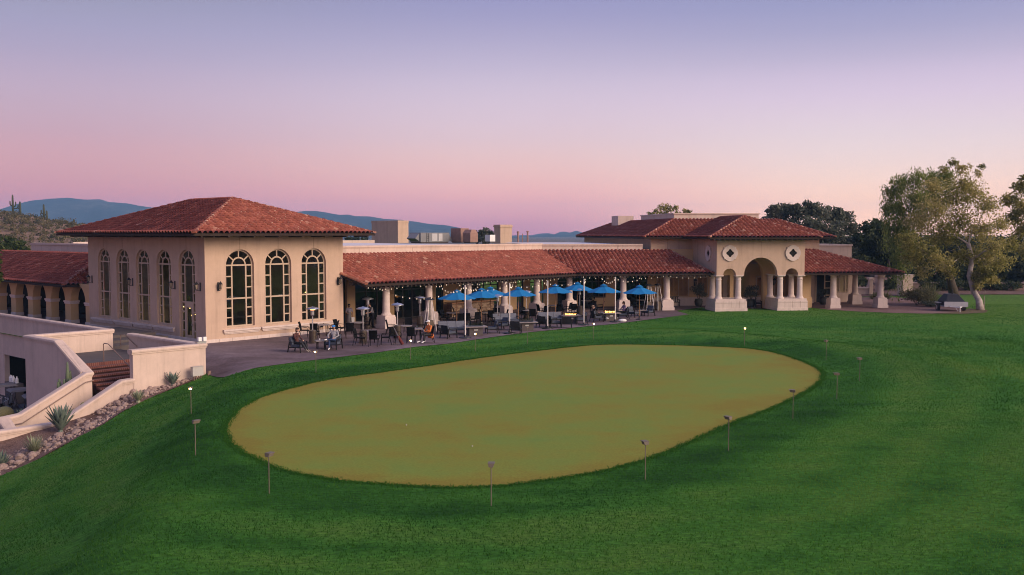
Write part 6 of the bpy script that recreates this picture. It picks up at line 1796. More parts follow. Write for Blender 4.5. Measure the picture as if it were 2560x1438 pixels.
for i, (a, b, s_, n, lb) in enumerate((
    (top[0], ev(-1.5), .75, 12, 'string of bulbs from the first pole to the corner by the hall'), (top[0], ev(4.1), .45, 9, 'string of bulbs from the first pole to the second column'), (top[0], ev(8.5), .4, 7, 'string of bulbs from the first pole to the third column'),
    (top[1], ev(6.0), .45, 9, 'string of bulbs from the second pole back left over the second umbrella'), (top[1], ev(12.2), .35, 7, 'string of bulbs from the second pole to the fourth column'), (top[2], ev(11.0), .4, 8, 'string of bulbs from the third pole back left over the bar'),
    (top[2], ev(16.2), .35, 7, 'string of bulbs from the third pole to the fifth column'), (top[3], ev(15.0), .4, 8, 'string of bulbs from the fourth pole back left over the large umbrella'), (top[3], ev2(-3.6), .3, 6, 'string of bulbs from the fourth pole to the corner column'),
    (top[4], ev2(-2.2), .4, 7, 'string of bulbs from the last pole back left to the corner'), (top[4], ev2(1.5), .3, 6, 'string of bulbs from the last pole to the seventh column'))):
    string_light(lb, a, b, s_, n)
for i in range(5):
    string_light(('first', 'second', 'third', 'fourth', 'fifth')[i] + ' run of bulbs hanging along the eave, counted from the hall', F1.p(-2.4 + i * 4.3, -.7, 3.12), F1.p(1.7 + i * 4.3, -.7, 3.12), .22, 8)
for i in range(3):
    string_light(('bulbs along the eave between the corner and the seventh column', 'bulbs along the eave over the seventh and eighth columns', 'bulbs along the eave ending at the pavilion')[i], F2.p(-4.0 + i * 3.9, -.7, 3.12), F2.p(-.2 + i * 3.9, -.7, 3.12), .2, 7)

# outdoor stone bar under the roof
bar = thing('stone_bar', 'outdoor bar of stacked tan stone with a wooden counter under the patio roof', 'bar', F1.p(9.4, 3.15, 0), R(F1.deg))
M['stack'] = tint_mat('stacked_stone', [(0, (.16, .10, .065)), (.5, (.27, .18, .12)), (1, (.38, .28, .20))], rough=.9, nscale=6)
m = MB()
z = 0
while z < 1.08:
    h = rng.uniform(.07, .13); x = 0
    while x < 4.9:
        l = min(rng.uniform(.18, .5), 4.9 - x); d = rng.uniform(-.025, .02)
        m.b(x + .004, x + l - .004, d, .6, z + .003, min(z + h, 1.1) - .003); x += l
    z += h
m.build('stone_front', M['stack'], bar, tint=True)
MB().b(-.15, 5.05, -.2, .75, 1.10, 1.18).build('counter', M['pole_wood'], bar)
# pots and benches
M['pot'] = pm('dark_glazed_pot', (.05, .05, .045), var=.2, rough=.4)
def potted(label, P, h=1.9, r=.75):
    t = thing('potted_shrub', label, 'potted plant', P, 0, 'potted shrubs by the entrance')
    MB().lathe([(.22, 0), (.36, .25), (.40, .5), (.34, .68), (.38, .72), (.36, .75), (.30, .70)], 18).build('pot', M['pot'], t, smooth=True)
    p = []
    for _ in range(12):
        c = np.array([rng.uniform(-.6, .6) * r, rng.uniform(-.6, .6) * r, .75 + (h - .75) * rng.uniform(.25, .95)]); p.append(clump_pts(c, r * .42, 110, .2))
    p = np.concatenate(p); np_mesh('foliage', leaf_quads(p, .13), 4, M['lf_deep'] if False else M['lf_dark'], t, np.clip(.5 + nrng.normal(0, .3, len(p)), 0, 1))
    s_ = MB()
    for k in range(6): s_.tube([(0, 0, .6), (math.cos(k) * r * .5, math.sin(k) * r * .5, h * .8)], [.02, .008], 5)
    s_.build('stem', M['bark_d'], t)
potted('bushy shrub in a dark pot left of the pavilion columns', F2.p(8.0, 3.3, 0), 2.2, .85)
potted('bushy shrub in a dark pot inside the big arch', F2.p(12.5, 1.9, 0), 2.2, .8)
potted('tall leafy plant in a dark pot behind the left column of the side porch', F2.p(20.6, 4.2, 0), 1.5, .4)
potted('spiky plant in a grey pot against the low white wall on the patio', F1.p(24.2, 1.0, 0), 1.6, .7)
def bench(label, P, rz):
    t = thing('wooden_bench', label, 'bench', P, rz, 'wooden benches by the entrance')
    m = MB(); m.b(-.75, .75, -.25, .25, .40, .45); m.build('seat', M['char'], t)
    m = MB()
    for i in range(9): m.b(-.68 + i * .16, -.61 + i * .16, .24, .27, .45, .88)
    m.b(-.75, .75, .23, .28, .86, .93); m.build('backrest', M['char'], t)
    for x in (-1, 1):
        for y in (-.22, .24): MB().b(*sorted((x * .75, x * .68)), y - .03, y + .03, 0, .62 if y < 0 else .45).build('leg', M['char'], t)
        MB().b(*sorted((x * .76, x * .67)), -.27, .26, .62, .66).build('armrest', M['char'], t)
bench('dark wooden bench against the wall below the shuttered windows', F2.p(5.6, 3.9, .0), R(F2.deg))
bench('dark wooden bench half hidden behind the right plinth inside the arch', F2.p(13.1, 1.6, 0), R(F2.deg + 70))

# lamps around the green
def make_lamp(lit):
    t = thing('green_lamp', 'lamp', 'garden lamp', (0, 0, 0))
    MB().tube([(0, 0, -.15), (0, 0, 1.0)], .014, 6).build('stake', M['lamp_paint'], t)
    m = MB(); m.hexa([(-.10, -.055, .99), (.08, -.055, .99), (.08, .055, .99), (-.10, .055, .99), (-.13, -.075, 1.07), (.07, -.075, 1.07), (.07, .075, 1.07), (-.13, .075, 1.07)]); m.b(-.16, .06, -.085, .085, 1.07, 1.085)
    m.build('head', M['lamp_paint'], t)
    if lit: MB().ball((-.135, 0, 1.028), (.028, .045, .03), 8, 6).build('lens', M['lit'], t)
    else: MB().b(-.125, -.118, -.05, .05, 1.0, 1.06).build('lens', M['lampglass'], t)
    return t
M['lamp_paint'] = pm('bronze_lamp_paint', (.15, .125, .095), var=.15, rough=.6)
M['conc_w'] = pm('scuffed_ball', (.5, .5, .46), var=.1)
lamps = {True: None, False: None}
cen = at(1300, 1010)
for x, y, lit, lb in ((478, 1036, True, 'lit lamp on a stake at the far left by the rock bed'), (489, 1138, False, 'unlit stake lamp on the left slope below the lit one'), (673, 1235, False, 'unlit stake lamp at the lower left edge of the green'), (1228, 1265, False, 'unlit stake lamp at the bottom of the green, nearest the viewer'),
                      (1613, 1200, False, 'unlit stake lamp at the lower right edge of the green'), (1821, 1127, False, 'unlit stake lamp right of the lowest right one'), (1982, 1048, False, 'unlit stake lamp close to the right tip of the green'), (2092, 998, False, 'unlit stake lamp outside the right tip of the green'),
                      (2149, 953, False, 'unlit stake lamp farthest to the right'), (2065, 901, False, 'unlit stake lamp above the right tip of the green'), (1861, 864, True, 'lit lamp standing alone on the lawn beyond the green'), (1483, 850, True, 'lit lamp before the glowing fire tables'),
                      (1319, 860, False, 'dim lamp at the patio edge before the second unlit fire table'), (1188, 879, True, 'lit lamp in front of the nearest fire table'), (1026, 899, True, 'lit lamp in front of the person in orange'), (790, 932, True, 'lit lamp in front of the woman in brown')):
    P = on(x, y)
    d = cen - P; rz = math.atan2(-d.y, -d.x)          # head faces the green
    if lit: rz = math.atan2(P.y, P.x) + rng.uniform(-.3, .3)
    if lamps[lit] is None:
        lamps[lit] = make_lamp(lit); lamps[lit].location = P; lamps[lit].rotation_euler = (0, 0, rz); tag(lamps[lit], lb, group='stake lamps around the putting green')
    else: dup(lamps[lit], P, rz, lb, 'stake lamps around the putting green')
for x, y, lb in ((1016, 1064, 'white golf ball on the left half of the green'), (1181, 1117, 'white golf ball low on the green')):
    P = at(x, y, .013); m = MB(); m.ball((0, 0, .022), .022, 12, 8); tag(m.build('golf_ball', M['conc_w'], loc=P, smooth=True), lb, 'golf ball', 'golf balls on the green')

# golf bag on the patio, trailer grill, roof plant
M['red'] = pm('red_bag_cloth', (.12, .025, .022), var=.2, rough=.8)
t = thing('golf_bag', 'red golf bag on a stand leaning beside the dining chair', 'golf bag', at(1006, 862, PZ), R(40))
MB().tube([(0, 0, .05), (-.32, 0, .55)], [.10, .09], 12).build('bag', M['red'], t)
m = MB()
for k in range(4): m.tube([(-.30, -.06 + .04 * k, .52), (-.58, -.09 + .05 * k, 1.0 + .03 * k)], .012, 5)
m.build('clubs', M['steel'], t)
m = MB(); m.tube([(-.3, .05, .6), (-.5, .25, 0)], .012, 5); m.tube([(-.3, -.05, .6), (-.5, -.25, 0)], .012, 5); m.build('stand', M['iron'], t)
tr = thing('trailer_grill', 'grey barbecue trailer with a dark sloping lid parked at the edge of the paving', 'trailer', on(2380, 778), R(-6))
m = MB(); m.b(-.95, .95, -.9, 1.5, .42, .50); m.b(-.98, .98, -1.0, -.92, .44, .88); m.build('bed', M['trailer'] if 'trailer' in M else M['steel_paint'] if 'steel_paint' in M else pm('galvanised_sheet', (.36, .36, .40), var=.12, rough=.5, metal=.3), tr)
m = MB(); m.hexa([(-.8, -.85, .50), (.8, -.85, .50), (.8, 1.3, .50), (-.8, 1.3, .50), (-.8, -.85, .86), (.8, -.85, .86), (.8, 1.3, .86), (-.8, 1.3, .86)]); m.hexa([(-.8, -.88, .862), (.8, -.88, .862), (.8, 1.3, .862), (-.8, 1.3, .862), (-.42, -.1, 1.48), (.42, -.1, 1.48), (.42, .9, 1.48), (-.42, .9, 1.48)]); m.build('lid', pm('dark_grill_steel', (.020, .020, .028), var=.2, rough=.5), tr)
m = MB(); m.tube([(.1, .3, 1.45), (.1, .3, 1.85)], .07, 10); m.b(-.1, .1, .25, .35, 1.84, 1.88) if False else None; m.build('chimney', M['iron'], tr)
for x in (-1.08, 1.08):
    w_ = MB(); w_.tube([(x - .1, .35, .33), (x + .1, .35, .33)], .33, 18); wo = w_.build('wheel', M['iron'], tr); MB().tube([(x * 1.0 + (.1 if x > 0 else -.112), .35, .33), (x + (.112 if x > 0 else -.1), .35, .33)], .17, 12).build('rim', M['steel'], wo)
    f = MB(); f.b(x - .15, x + .15, -.1, .8, .70, .76); f.build('mudguard', M['steel'], tr)
m = MB(); m.tube([(-.5, -.95, .45), (0, -2.0, .45)], .04, 6); m.tube([(.5, -.95, .45), (0, -2.0, .45)], .04, 6); m.tube([(0, -1.9, .6), (0, -1.9, .02)], .035, 6); m.tube([(-.15, -1.3, .4), (-.05, -1.6, .1), (.05, -1.85, .35)], .015, 5); m.build('hitch', M['white'], tr)
def roof_unit(label, px_, D, w_, h, dep, mat, extra=None, name='rooftop_unit', rz=48):
    x = (px_ - 1280) / 2400 * D
    t = thing(name, label, 'roof equipment', (x, D, 5.70), R(rz), 'equipment on the flat roof')
    MB().b(0, w_, 0, dep, .12, h).build('casing', mat, t)
    m = MB(); m.b(.1, w_ - .1, .1, dep - .1, 0, .12); m.build('curb', M['conc'], t)
    return t
t = roof_unit('long grey air handling unit with ladder rails and slanted hoods on the flat roof', 1052, 106, 4.4, 1.15, 1.8, M['ac'])
m = MB(); m.hexa([(4.4, .2, .2), (4.4, 1.6, .2), (4.4, 1.6, 1.1), (4.4, .2, 1.1), (5.1, .2, .2), (5.1, 1.6, .2), (4.5, 1.6, 1.1), (4.5, .2, 1.1)]); m.hexa([(-.6, .2, .5), (0, .2, .2), (0, 1.6, .2), (-.6, 1.6, .5), (-.6, .2, .55), (0, .2, 1.1), (0, 1.6, 1.1), (-.6, 1.6, .55)]); m.build('hood', M['ac'], t)
m = MB(); m.b(1.7, 2.5, -.03, 0, .2, 1.05); m.b(2.7, 3.3, -.03, 0, .2, 1.05); m.build('access_panel', pm('pale_panel', (.46, .45, .46), var=.06, rough=.6), t)
m = MB(); m.tube([(.9, -.04, .1), (.9, -.04, 1.1)], .02, 5); m.tube([(1.2, -.04, .1), (1.2, -.04, 1.1)], .02, 5)
for k in range(4): m.tube([(.9, -.04, .25 + k * .25), (1.2, -.04, .25 + k * .25)], .015, 5)
m.build('ladder', M['iron'], t)
t = roof_unit('rust coloured stepped vent housing right of the grey unit', 1152, 109, 1.3, 1.65, 1.6, M['rust'])
t = roof_unit('rust coloured hooded vent with a gabled top beside the stepped housing', 1176, 107, 1.2, 1.1, 1.2, M['rust'])
m = MB(); m.hexa([(0, 0, 1.1), (1.2, 0, 1.1), (1.2, 1.2, 1.1), (0, 1.2, 1.1), (.3, .1, 1.5), (.9, .1, 1.5), (.9, 1.1, 1.5), (.3, 1.1, 1.5)]); m.build('hood', M['rust'], t)
t = roof_unit('small white condenser frame just left of the slim chimney', 1225, 112, .9, .9, .8, M['white'])
for x, h, lb in ((1295, 1.15, 'vent pipe with a cap right of the slim chimney'), (1306, 1.0, 'thin vent pipe, middle of three beside the slim chimney'), (1319, 1.2, 'vent pipe with a cowl, farthest of three from the slim chimney')):
    m = MB(); m.tube([(0, 0, 0), (0, 0, h)], .10 if h > 1.1 else .05, 8); m.lathe([(.16, h), (.14, h + .12), (.03, h + .18)] if h > 1.1 else [(.06, h), (.06, h + .04)], 8)
    tag(m.build('vent_pipe', M['rust'], loc=((x - 1280) / 2400 * 112, 112, 5.70)), lb, 'vent pipe', 'vent pipes on the flat roof')
# small lights glimpsed indoors
t = thing('christmas_tree', 'dark christmas tree with warm lights inside the fourth tall window from the far corner', 'christmas tree', FH.p(1.5, 4.7, .05))
m = MB()
for k in range(5): m.lathe([(.75 - k * .13, .4 + k * .45), (.30 - k * .05, .85 + k * .45)], 12)
m.build('foliage', M['lf_deep'], t); MB().tube([(0, 0, 0), (0, 0, .6)], .06, 8).build('trunk', M['bark_d'], t)
for k in range(44):
    f = rng.random(); a = rng.uniform(0, 6.28); rr_ = .78 * (1 - f) + .06
    if k == 0: b0 = MB().ball((0, 0, 0), .022, 6, 4).build('light', M['glow'], t, loc=(rr_ * math.cos(a), rr_ * math.sin(a), .4 + 2.2 * f))
    else:
        c = b0.copy(); COL.objects.link(c); c.parent = t; c.location = (rr_ * math.cos(a), rr_ * math.sin(a), .4 + 2.2 * f)
tag(MB().b(-.12, .12, -.02, .02, -.1, .1).build('neon_sign', M['redglow'], loc=FH.p(.9, 13.2, 3.0), rz=R(-42)), 'small red glowing sign behind the farthest tall window', 'sign')
for x, b_, z, lb in ((8.3, 1.2, 2.75, 'warm lamp hanging behind the third front window'), ):
    t = thing('pendant_lamp', lb, 'lamp', FH.p(x, b_, z)); MB().ball((0, 0, 0), .05, 8, 6).build('globe', M['glow'], t); MB().tube([(0, 0, .05), (0, 0, 3.1)], .008, 4).build('cord', M['iron'], t)
# ------------------------------------------------------------------ people: one continuous body each
def blob_mesh(caps, voxel=.014):
    """union of tapered limbs as one surface (voxel remesh), faces then take the material of the nearest limb"""
    m = MB()
    for p, q, r1, r2, tg in caps:
        p, q = Vector(p), Vector(q); d = q - p
        k = 4; pts = [p + d * (i / k) for i in range(k + 1)]
        if d.length > 1e-4: m.tube(pts, [r1 + (r2 - r1) * i / k for i in range(k + 1)], 12)
        m.ball(p, r1 * .995, 12, 8); m.ball(q, r2 * .995, 12, 8)
    o = m.build('tmp', M['white'])
    md = o.modifiers.new('r', 'REMESH'); md.mode = 'VOXEL'; md.voxel_size = voxel
    sm = o.modifiers.new('s', 'SMOOTH'); sm.iterations = 3; sm.factor = .5
    dg = bpy.context.evaluated_depsgraph_get(); dg.update()
    me = bpy.data.meshes.new_from_object(o.evaluated_get(dg))
    bpy.data.objects.remove(o)
    return me
def person(label, loc, rz, caps, mats, extras=(), head=None):
    t = thing('person', label, 'person', loc, rz)
    me = blob_mesh(caps)
    tags = sorted(set(c[4] for c in caps)); me.materials.clear()
    for tg in tags: me.materials.append(mats[tg])
    n = len(me.polygons); co = np.empty(n * 3, np.float32); me.polygons.foreach_get('center', co); co = co.reshape(-1, 3)
    best = np.full(n, 1e9); idx = np.zeros(n, np.int32)
    for p, q, r1, r2, tg in caps:
        p = np.array(p, float); q = np.array(q, float); d = q - p; L2 = max(d @ d, 1e-9)
        f = np.clip(((co - p) @ d) / L2, 0, 1)
        dist = np.linalg.norm(co - p - f[:, None] * d, axis=1) - (r1 + (r2 - r1) * f)
        w_ = dist < best; best[w_] = dist[w_]; idx[w_] = tags.index(tg)
    me.polygons.foreach_set('material_index', idx); me.polygons.foreach_set('use_smooth', [True] * n)
    me.name = 'body'
    o = bpy.data.objects.new('body', me); COL.objects.link(o); o.parent = t
    for nm, mb, mt in extras: mb.build(nm, mt, t, smooth=True)
    return t
def head_caps(h, fwd=(0, -1, 0), skin='skin'):
    """head, jaw, nose, ears and eyes around centre h"""
    h = Vector(h); f = Vector(fwd).normalized(); s = Vector((-f.y, f.x, 0)).normalized(); u = s.cross(f); u = u if u.z > 0 else -u
    return [(h + u * .035, h + u * .02 - f * .02, .088, .09, skin), (h + f * .03 - u * .05, h + f * .055 - u * .075, .062, .045, skin), (h + f * .095 - u * .0, h + f * .108 - u * .03, .012, .017, skin),
            (h + s * .088 - u * .01, h + s * .092 - u * .035, .016, .012, skin), (h - s * .088 - u * .01, h - s * .092 - u * .035, .016, .012, skin),
            (h + s * .035 + f * .083 + u * .012, h + s * .038 + f * .083 + u * .012, .012, .012, 'eye'), (h - s * .035 + f * .083 + u * .012, h - s * .038 + f * .083 + u * .012, .012, .012, 'eye'),
            (h + s * .02 + f * .088 - u * .062, h - s * .02 + f * .088 - u * .062, .008, .008, 'lip')]
def hand_caps(w_, d, up=(0, 0, 1), side=1, skin='skin', curl=.5):
    """palm, four fingers of unequal length and a thumb leaving the side of the palm"""
    w_ = Vector(w_); d = Vector(d).normalized(); s = d.cross(Vector(up))
    s = (s.normalized() if s.length > 1e-3 else d.orthogonal().normalized()) * side; n = s.cross(d) * -1
    r = [(w_, w_ + d * .075, .027, .032, skin)]
    for k, L in ((-1.5, .062), (-.5, .075), (.5, .07), (1.5, .052)):
        b = w_ + d * .085 + s * (k * .019); m_ = b + d * L * .5 - n * (curl * .015); e = b + d * L * (1 - .25 * curl) - n * (curl * .045)
        r += [(b, m_, .0105, .0098, skin), (m_, e, .0098, .0085, skin)]
    b = w_ + d * .02 - s * .03; r += [(b, b + d * .035 - s * .028, .013, .011, skin), (b + d * .035 - s * .028, b + d * .065 - s * .03, .011, .009, skin)]
    return r
def torso(pel, che, nek, sh=.19, t='shirt', hipw=.10, ch=.125, hip_t='pants'):
    pel, che, nek = Vector(pel), Vector(che), Vector(nek)
    return [(pel + Vector((-hipw * .7, 0, 0)), pel + Vector((hipw * .7, 0, 0)), .115, .115, hip_t), (pel + Vector((0, 0, .08)), che, .125, ch + .01, t), (che + Vector((-.075, 0, 0)), che + Vector((.075, 0, 0)), ch, ch, t),
            (che + Vector((-sh + .03, 0, .12)), che + Vector((sh - .03, 0, .12)), .07, .07, t), (che + Vector((0, 0, .12)), nek, .075, .052, t), (nek, nek + (nek - che) * .35, .05, .048, 'skin')]
def limb(a, b, c, r, t1, t2): return [(a, b, r[0], r[1], t1), (b, c, r[1] * .98, r[2], t2)]
SK = {'fair': pm('fair_skin', (.50, .29, .21), var=.06, rough=.6), 'tan': pm('tan_skin', (.36, .19, .13), var=.06, rough=.6)}
CL = lambda n, c: pm(n, c, var=.12, scale=10, rough=.9, bump=.2, bscale=30)
CM = {k: CL(k + '_cloth', c) for k, c in dict(maroon=(.085, .035, .032), charcoal=(.03, .03, .034), grey=(.30, .29, .31), lavender=(.30, .27, .33), apron=(.14, .13, .14), black=(.014, .014, .016), jean=(.035, .06, .14), orange=(.62, .17, .045), khaki=(.28, .23, .19), white=(.75, .74, .74), patt=(.22, .16, .28), capblue=(.05, .22, .55), hairb=(.035, .018, .012), hairg=(.26, .18, .10), midgrey=(.16, .15, .16)).items()}
def mset(skin, shirt, pants, shoe, sleeve=None): return {'skin': SK[skin], 'shirt': CM[shirt], 'pants': CM[pants], 'shoe': CM[shoe], 'eye': CM['black'], 'lip': SK['tan'], 'sleeve': CM[sleeve or shirt], 'apron': CM['apron'], 'mask': CM['black']}
def hair(h, back=.0, long=False):
    m = MB(); m.ball((h[0], h[1] + .018, h[2] + .045), (.102, .108, .088), 14, 8)
    if long: m.ball((h[0], h[1] + .065, h[2] - .04), (.085, .06, .14), 12, 8)
    return m
def capmesh(h):
    m = MB(); n = 16
    m.lathe([(.108, .03), (.108, .07), (.085, .115), (.03, .135)], n, (h[0], h[1], h[2]))
    m.hexa([(h[0] - .08, h[1] - .20, h[2] + .03), (h[0] + .08, h[1] - .20, h[2] + .03), (h[0] + .09, h[1] - .08, h[2] + .045), (h[0] - .09, h[1] - .08, h[2] + .045), (h[0] - .08, h[1] - .20, h[2] + .042), (h[0] + .08, h[1] - .20, h[2] + .042), (h[0] + .09, h[1] - .08, h[2] + .057), (h[0] - .09, h[1] - .08, h[2] + .057)])
    return m
def legs_seated(kl, kr, al, ar, tl, tr_, hz=.52, y0=0.0):
    c = []
    for x, k, a, t_ in ((-.10, kl, al, tl), (.10, kr, ar, tr_)):
        c += limb((x, y0, hz), k, a, (.088, .062, .042), 'pants', 'pants'); c += [(a, t_, .042, .036, 'shoe'), (Vector(a) + (Vector(a) - Vector(t_)) * .25, a, .038, .042, 'shoe')]
    return c
def arm(s, sh, el, wr, hd, short=False, curl=.6):
    t2 = 'skin' if short else 'sleeve'
    return limb(sh, el, wr, (.056, .044, .031), 'sleeve', t2) + hand_caps(wr, Vector(hd) - Vector(wr), side=s, curl=curl)
# seated woman in brown
H = (0, .02, 1.27)
c = torso((0, .08, .52), (0, .14, .88), (0, .11, 1.08)) + head_caps(H, (.2, -1, -.05)) + legs_seated((-.12, -.40, .54), (.10, -.44, .52), (-.05, -.62, .16), (.16, -.60, .12), (-.05, -.80, .07), (.17, -.78, .05)) \
    + arm(1, (-.18, .13, 1.02), (-.24, -.02, .78), (-.06, -.16, .98), (-.01, -.12, 1.10)) + arm(-1, (.18, .13, 1.02), (.25, 0, .77), (.14, -.24, .68), (.06, -.36, .66))
person('seated woman in a brown jacket and dark trousers raising a hand to her mouth', at(745, 880, PZ), R(62), c, mset('fair', 'maroon', 'charcoal', 'khaki'), [('hair', hair(H, long=True), CM['hairb'])])
# seated man in the blue cap, legs crossed
H = (0, .03, 1.28)
c = torso((0, .08, .52), (0, .13, .89), (0, .11, 1.09), .21) + head_caps(H, (-.1, -1, -.15)) + legs_seated((-.11, -.42, .55), (.10, -.40, .60), (-.10, -.46, .10), (-.22, -.50, .62), (-.10, -.64, .05), (-.32, -.60, .60)) \
    + arm(1, (-.20, .12, 1.04), (-.34, .0, .80), (-.24, -.22, .68), (-.16, -.32, .66)) + arm(-1, (.20, .12, 1.04), (.32, -.02, .80), (.14, -.24, .68), (.04, -.32, .68))
c += [(Vector((0, -.055, 1.21)), Vector((0, -.07, 1.19)), .05, .045, 'beard')]
ms_m = mset('fair', 'grey', 'jean', 'white'); ms_m['beard'] = CM['hairb']
person('seated bearded man in a blue cap, grey shirt, jeans and white shoes', at(834, 873, PZ), R(-8), c, ms_m, [('cap', capmesh(H), CM['capblue'])])
# standing server
H = (0, -.01, 1.55)
c = torso((0, 0, .95), (0, .01, 1.22), (0, .0, 1.39), .185) + head_caps(H, (.15, -1, -.1))
for x in (-.09, .09): c += limb((x, 0, .9), (x * 1.05, -.01, .48), (x, .01, .08), (.085, .06, .045), 'pants', 'pants') + [((x, .03, .05), (x * 1.2, -.13, .035), .042, .035, 'shoe')]
c += [((0, -.01, 1.0), (0, -.03, .42), .155, .20, 'apron')] + arm(1, (-.175, .01, 1.35), (-.23, -.04, 1.08), (-.10, -.2, .98), (-.02, -.26, .98), True) + arm(-1, (.175, .01, 1.35), (.25, .02, 1.08), (.27, -.10, .86), (.27, -.13, .76), True)
mk = MB(); mk.ball((.01, -.065, 1.505), (.062, .05, .05), 12, 8)
bag = MB(); bag.hexa([(.20, -.22, .36), (.38, -.22, .36), (.38, -.06, .36), (.20, -.06, .36), (.18, -.25, .72), (.40, -.25, .72), (.40, -.03, .72), (.18, -.03, .72)])
person('standing server with black hair and face mask in a lavender shirt and long grey apron', at(873, 818, PZ), R(5), c, mset('tan', 'lavender', 'black', 'black'), [('hair', hair(H), CM['black']), ('face_mask', mk, CM['black'])])
tag(bag.build('paper_bag', M['white'], loc=at(873, 818, PZ), rz=R(5)), 'white bag hanging from the hand of the server in the apron', 'bag')
# standing man leaning over, grey shirt
H = (-.02, -.20, 1.66)
c = torso((0, .05, .98), (0, -.05, 1.30), (-.01, -.11, 1.49), .21) + head_caps(H, (-.2, -1, -.35))
for x in (-.10, .10): c += limb((x, .06, .94), (x * 1.1, .03, .50), (x, .06, .09), (.095, .066, .048), 'pants', 'pants') + [((x, .08, .05), (x * 1.2, -.10, .035), .045, .036, 'shoe')]
c += arm(1, (-.20, -.05, 1.42), (-.26, -.16, 1.16), (-.12, -.38, 1.05), (-.06, -.47, 1.03), True) + arm(-1, (.20, -.05, 1.42), (.27, -.15, 1.16), (.12, -.38, 1.04), (.05, -.47, 1.02), True)
person('standing man in a grey short sleeved shirt and black trousers bending to the left', at(930, 819, PZ), R(-62), c, mset('fair', 'midgrey', 'black', 'black'), [('hair', hair(H), CM['hairb'])])
# person in orange
H = (0, .0, 1.27)
c = torso((0, .05, .54), (0, .08, .90), (0, .07, 1.09), .20) + head_caps(H, (0, -1, -.4)) + legs_seated((-.14, -.40, .55), (.14, -.40, .54), (-.16, -.52, .12), (.10, -.36, .12), (-.18, -.70, .06), (.10, -.54, .05)) \
    + arm(1, (-.19, .07, 1.04), (-.28, -.06, .78), (-.08, -.25, .74), (.01, -.30, .74)) + arm(-1, (.19, .07, 1.04), (.28, -.06, .78), (.08, -.27, .72), (-.01, -.31, .72))
tail = MB(); tail.hexa([(-.22, .10, .28), (.22, .10, .28), (.24, .28, .28), (-.24, .28, .28), (-.2, .08, .56), (.2, .08, .56), (.2, .24, .56), (-.2, .24, .56)])
person('seated person in an orange jacket and white cap looking down', at(1071, 857, PZ), R(-52), c, mset('fair', 'orange', 'charcoal', 'white'), [('cap', capmesh(H), CM['white']), ('jacket_hem', tail, CM['orange'])])
# reclining person
H = (0, .30, 1.12)
c = torso((0, .02, .52), (0, .22, .82), (0, .28, .98), .2) + head_caps(H, (.1, -1, .2)) + legs_seated((-.12, -.44, .56), (.12, -.44, .56), (-.12, -.72, .26), (.12, -.72, .26), (-.12, -.88, .24), (.12, -.88, .24)) \
    + arm(1, (-.2, .22, .95), (-.36, .16, 1.05), (-.14, .22, 1.20), (-.06, .25, 1.22)) + arm(-1, (.2, .22, .95), (.28, .06, .72), (.14, -.16, .66), (.06, -.24, .66))
person('person in dark clothes lying back in the lounge chair with a hand at the head', at(1492, 804, PZ), R(100), c, mset('fair', 'charcoal', 'black', 'white'), [('hair', hair(H), CM['hairg'])])
H = (0, .05, 1.26)
c = torso((0, .08, .52), (0, .13, .88), (0, .11, 1.08), .2) + head_caps(H, (-.1, -1, -.1)) + legs_seated((-.12, -.42, .54), (.12, -.42, .54), (-.12, -.5, .1), (.12, -.46, .1), (-.12, -.67, .05), (.12, -.64, .05)) \
    + arm(1, (-.2, .12, 1.02), (-.28, -.02, .78), (-.1, -.24, .72), (-.01, -.3, .72)) + arm(-1, (.2, .12, 1.02), (.28, -.02, .78), (.1, -.24, .72), (.01, -.3, .72))
person('seated person in a purple patterned top and black trousers by the right glowing fire table', at(1557, 797, PZ), R(-72), c, mset('tan', 'patt', 'black', 'white'), [('hair', hair(H, long=True), CM['hairb'])])
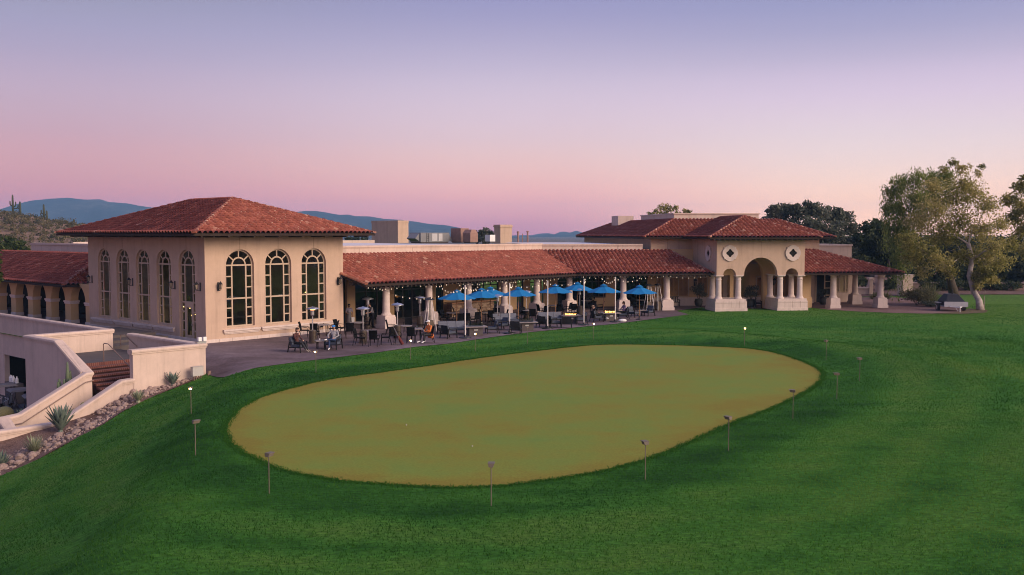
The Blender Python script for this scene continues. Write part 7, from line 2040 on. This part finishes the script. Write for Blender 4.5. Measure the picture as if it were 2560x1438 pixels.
# ------------------------------------------------------------------ standing grass of the rough and the collar
_gp = np.array([(p.x, p.y) for p in green_poly]); _lp = np.array([(p[0], p[1]) for p in lawn_poly]); _pp = np.array([(p[0], p[1]) for p in patio_poly]); _cpp = np.array([(p[0], p[1]) for p in court_poly])
def inside(poly, X, Y):
    r = np.zeros(len(X), bool); n = len(poly)
    for i in range(n):
        x1, y1 = poly[i]; x2, y2 = poly[(i + 1) % n]
        if y1 == y2: continue
        r ^= ((y1 > Y) != (y2 > Y)) & (X < (x2 - x1) * (Y - y1) / (y2 - y1) + x1)
    return r
def scatter(x0, x1, y0, y1, dens, w0, h0):
    n = int((x1 - x0) * (y1 - y0) * dens)
    X = nrng.uniform(x0, x1, n); Y = nrng.uniform(y0, y1, n)
    vis = np.abs(X) < Y * .62 + 9
    X, Y = X[vis], Y[vis]
    k = inside(_lp, X, Y) & ~inside(_gp, X, Y) & ~inside(_pp, X, Y) & ~inside(_cpp, X, Y)
    X, Y = X[k], Y[k]; n = len(X)
    Z = terr_np(X, Y)
    a = nrng.uniform(0, 2 * np.pi, n); h = h0 * nrng.uniform(.5, 1.2, n); w_ = w0 * nrng.uniform(.5, 1.3, n)
    dx, dy = np.cos(a) * w_, np.sin(a) * w_; lx, ly = nrng.normal(0, .45, n) * h, nrng.normal(0, .45, n) * h
    P = np.stack([np.stack([X - dx, Y - dy, Z - .01], 1), np.stack([X + dx, Y + dy, Z - .01], 1), np.stack([X + dx * .5 + lx, Y + dy * .5 + ly, Z + h], 1), np.stack([X - dx * .5 + lx, Y - dy * .5 + ly, Z + h * .9], 1)], 1)
    c, s_ = math.cos(R(-28)), math.sin(R(-28))
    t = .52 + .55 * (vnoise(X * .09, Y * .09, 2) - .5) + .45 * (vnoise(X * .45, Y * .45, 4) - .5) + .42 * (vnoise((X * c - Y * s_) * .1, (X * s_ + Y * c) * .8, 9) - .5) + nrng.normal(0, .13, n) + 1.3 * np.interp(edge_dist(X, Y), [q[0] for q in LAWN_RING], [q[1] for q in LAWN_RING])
    return P.reshape(-1, 3), np.clip(t, 0, 1)
def fringe(n, h0):
    g = _gp; nx_ = np.roll(g, -1, 0); L = np.hypot(*(nx_ - g).T); i = nrng.choice(len(g), n, p=L / L.sum()); t = nrng.random(n)[:, None]
    p = g[i] + (nx_[i] - g[i]) * t; d = (nx_ - g)[i] / L[i][:, None]; nn = np.stack([d[:, 1], -d[:, 0]], 1)
    c = g.mean(0); s_ = np.sign(((p - c) * nn).sum(1))[:, None]; q = p + nn * s_ * (nrng.normal(.06, .09, n) + .05 * np.sin(p[:, 0] * 3.1) * np.cos(p[:, 1] * 2.3))[:, None]
    X, Y = q[:, 0], q[:, 1]; Z = terr_np(X, Y) + .01
    a = nrng.uniform(0, 2 * np.pi, n); h = h0 * nrng.uniform(.5, 1.2, n); dx, dy = np.cos(a) * .012, np.sin(a) * .012; lx, ly = nrng.normal(0, .5, n) * h, nrng.normal(0, .5, n) * h
    P = np.stack([np.stack([X - dx, Y - dy, Z], 1), np.stack([X + dx, Y + dy, Z], 1), np.stack([X + dx * .5 + lx, Y + dy * .5 + ly, Z + h], 1), np.stack([X - dx * .5 + lx, Y - dy * .5 + ly, Z + h], 1)], 1)
    return P.reshape(-1, 3), np.clip(.38 + nrng.normal(0, .15, n), 0, 1)
gs = [fringe(26000, .04), scatter(-30, 31, 17, 36, 240, .010, .045), scatter(-30, 45, 36, 58, 100, .018, .05), scatter(-14, 66, 58, 92, 34, .028, .045)]
M['blades'] = tint_mat('grass_blades', [(0, (.019, .076, .011)), (.38, (.038, .134, .016)), (.66, (.066, .186, .023)), (1, (.112, .215, .034))], rough=.8, spec=.1, transl=.45)
o = np_mesh('grass', np.concatenate([g_[0] for g_ in gs]), 4, M['blades'], None, np.concatenate([g_[1] for g_ in gs])); tag(o, kind='stuff')
# ------------------------------------------------------------------ air
hz_m = bpy.data.materials.new('haze_air'); hz_m.use_nodes = True
_t = hz_m.node_tree; _t.nodes.clear()
_o = _t.nodes.new('ShaderNodeOutputMaterial'); _v = _t.nodes.new('ShaderNodeVolumePrincipled')
_v.inputs['Color'].default_value = (0.30, 0.60, 0.95, 1); _v.inputs['Density'].default_value = 0.00024; _v.inputs['Anisotropy'].default_value = 0.0
_t.links.new(_v.outputs[0], _o.inputs['Volume'])
tag(MB().b(-3300, 3300, -60, 4300, -6.0, 135).build('haze', hz_m), kind='stuff')
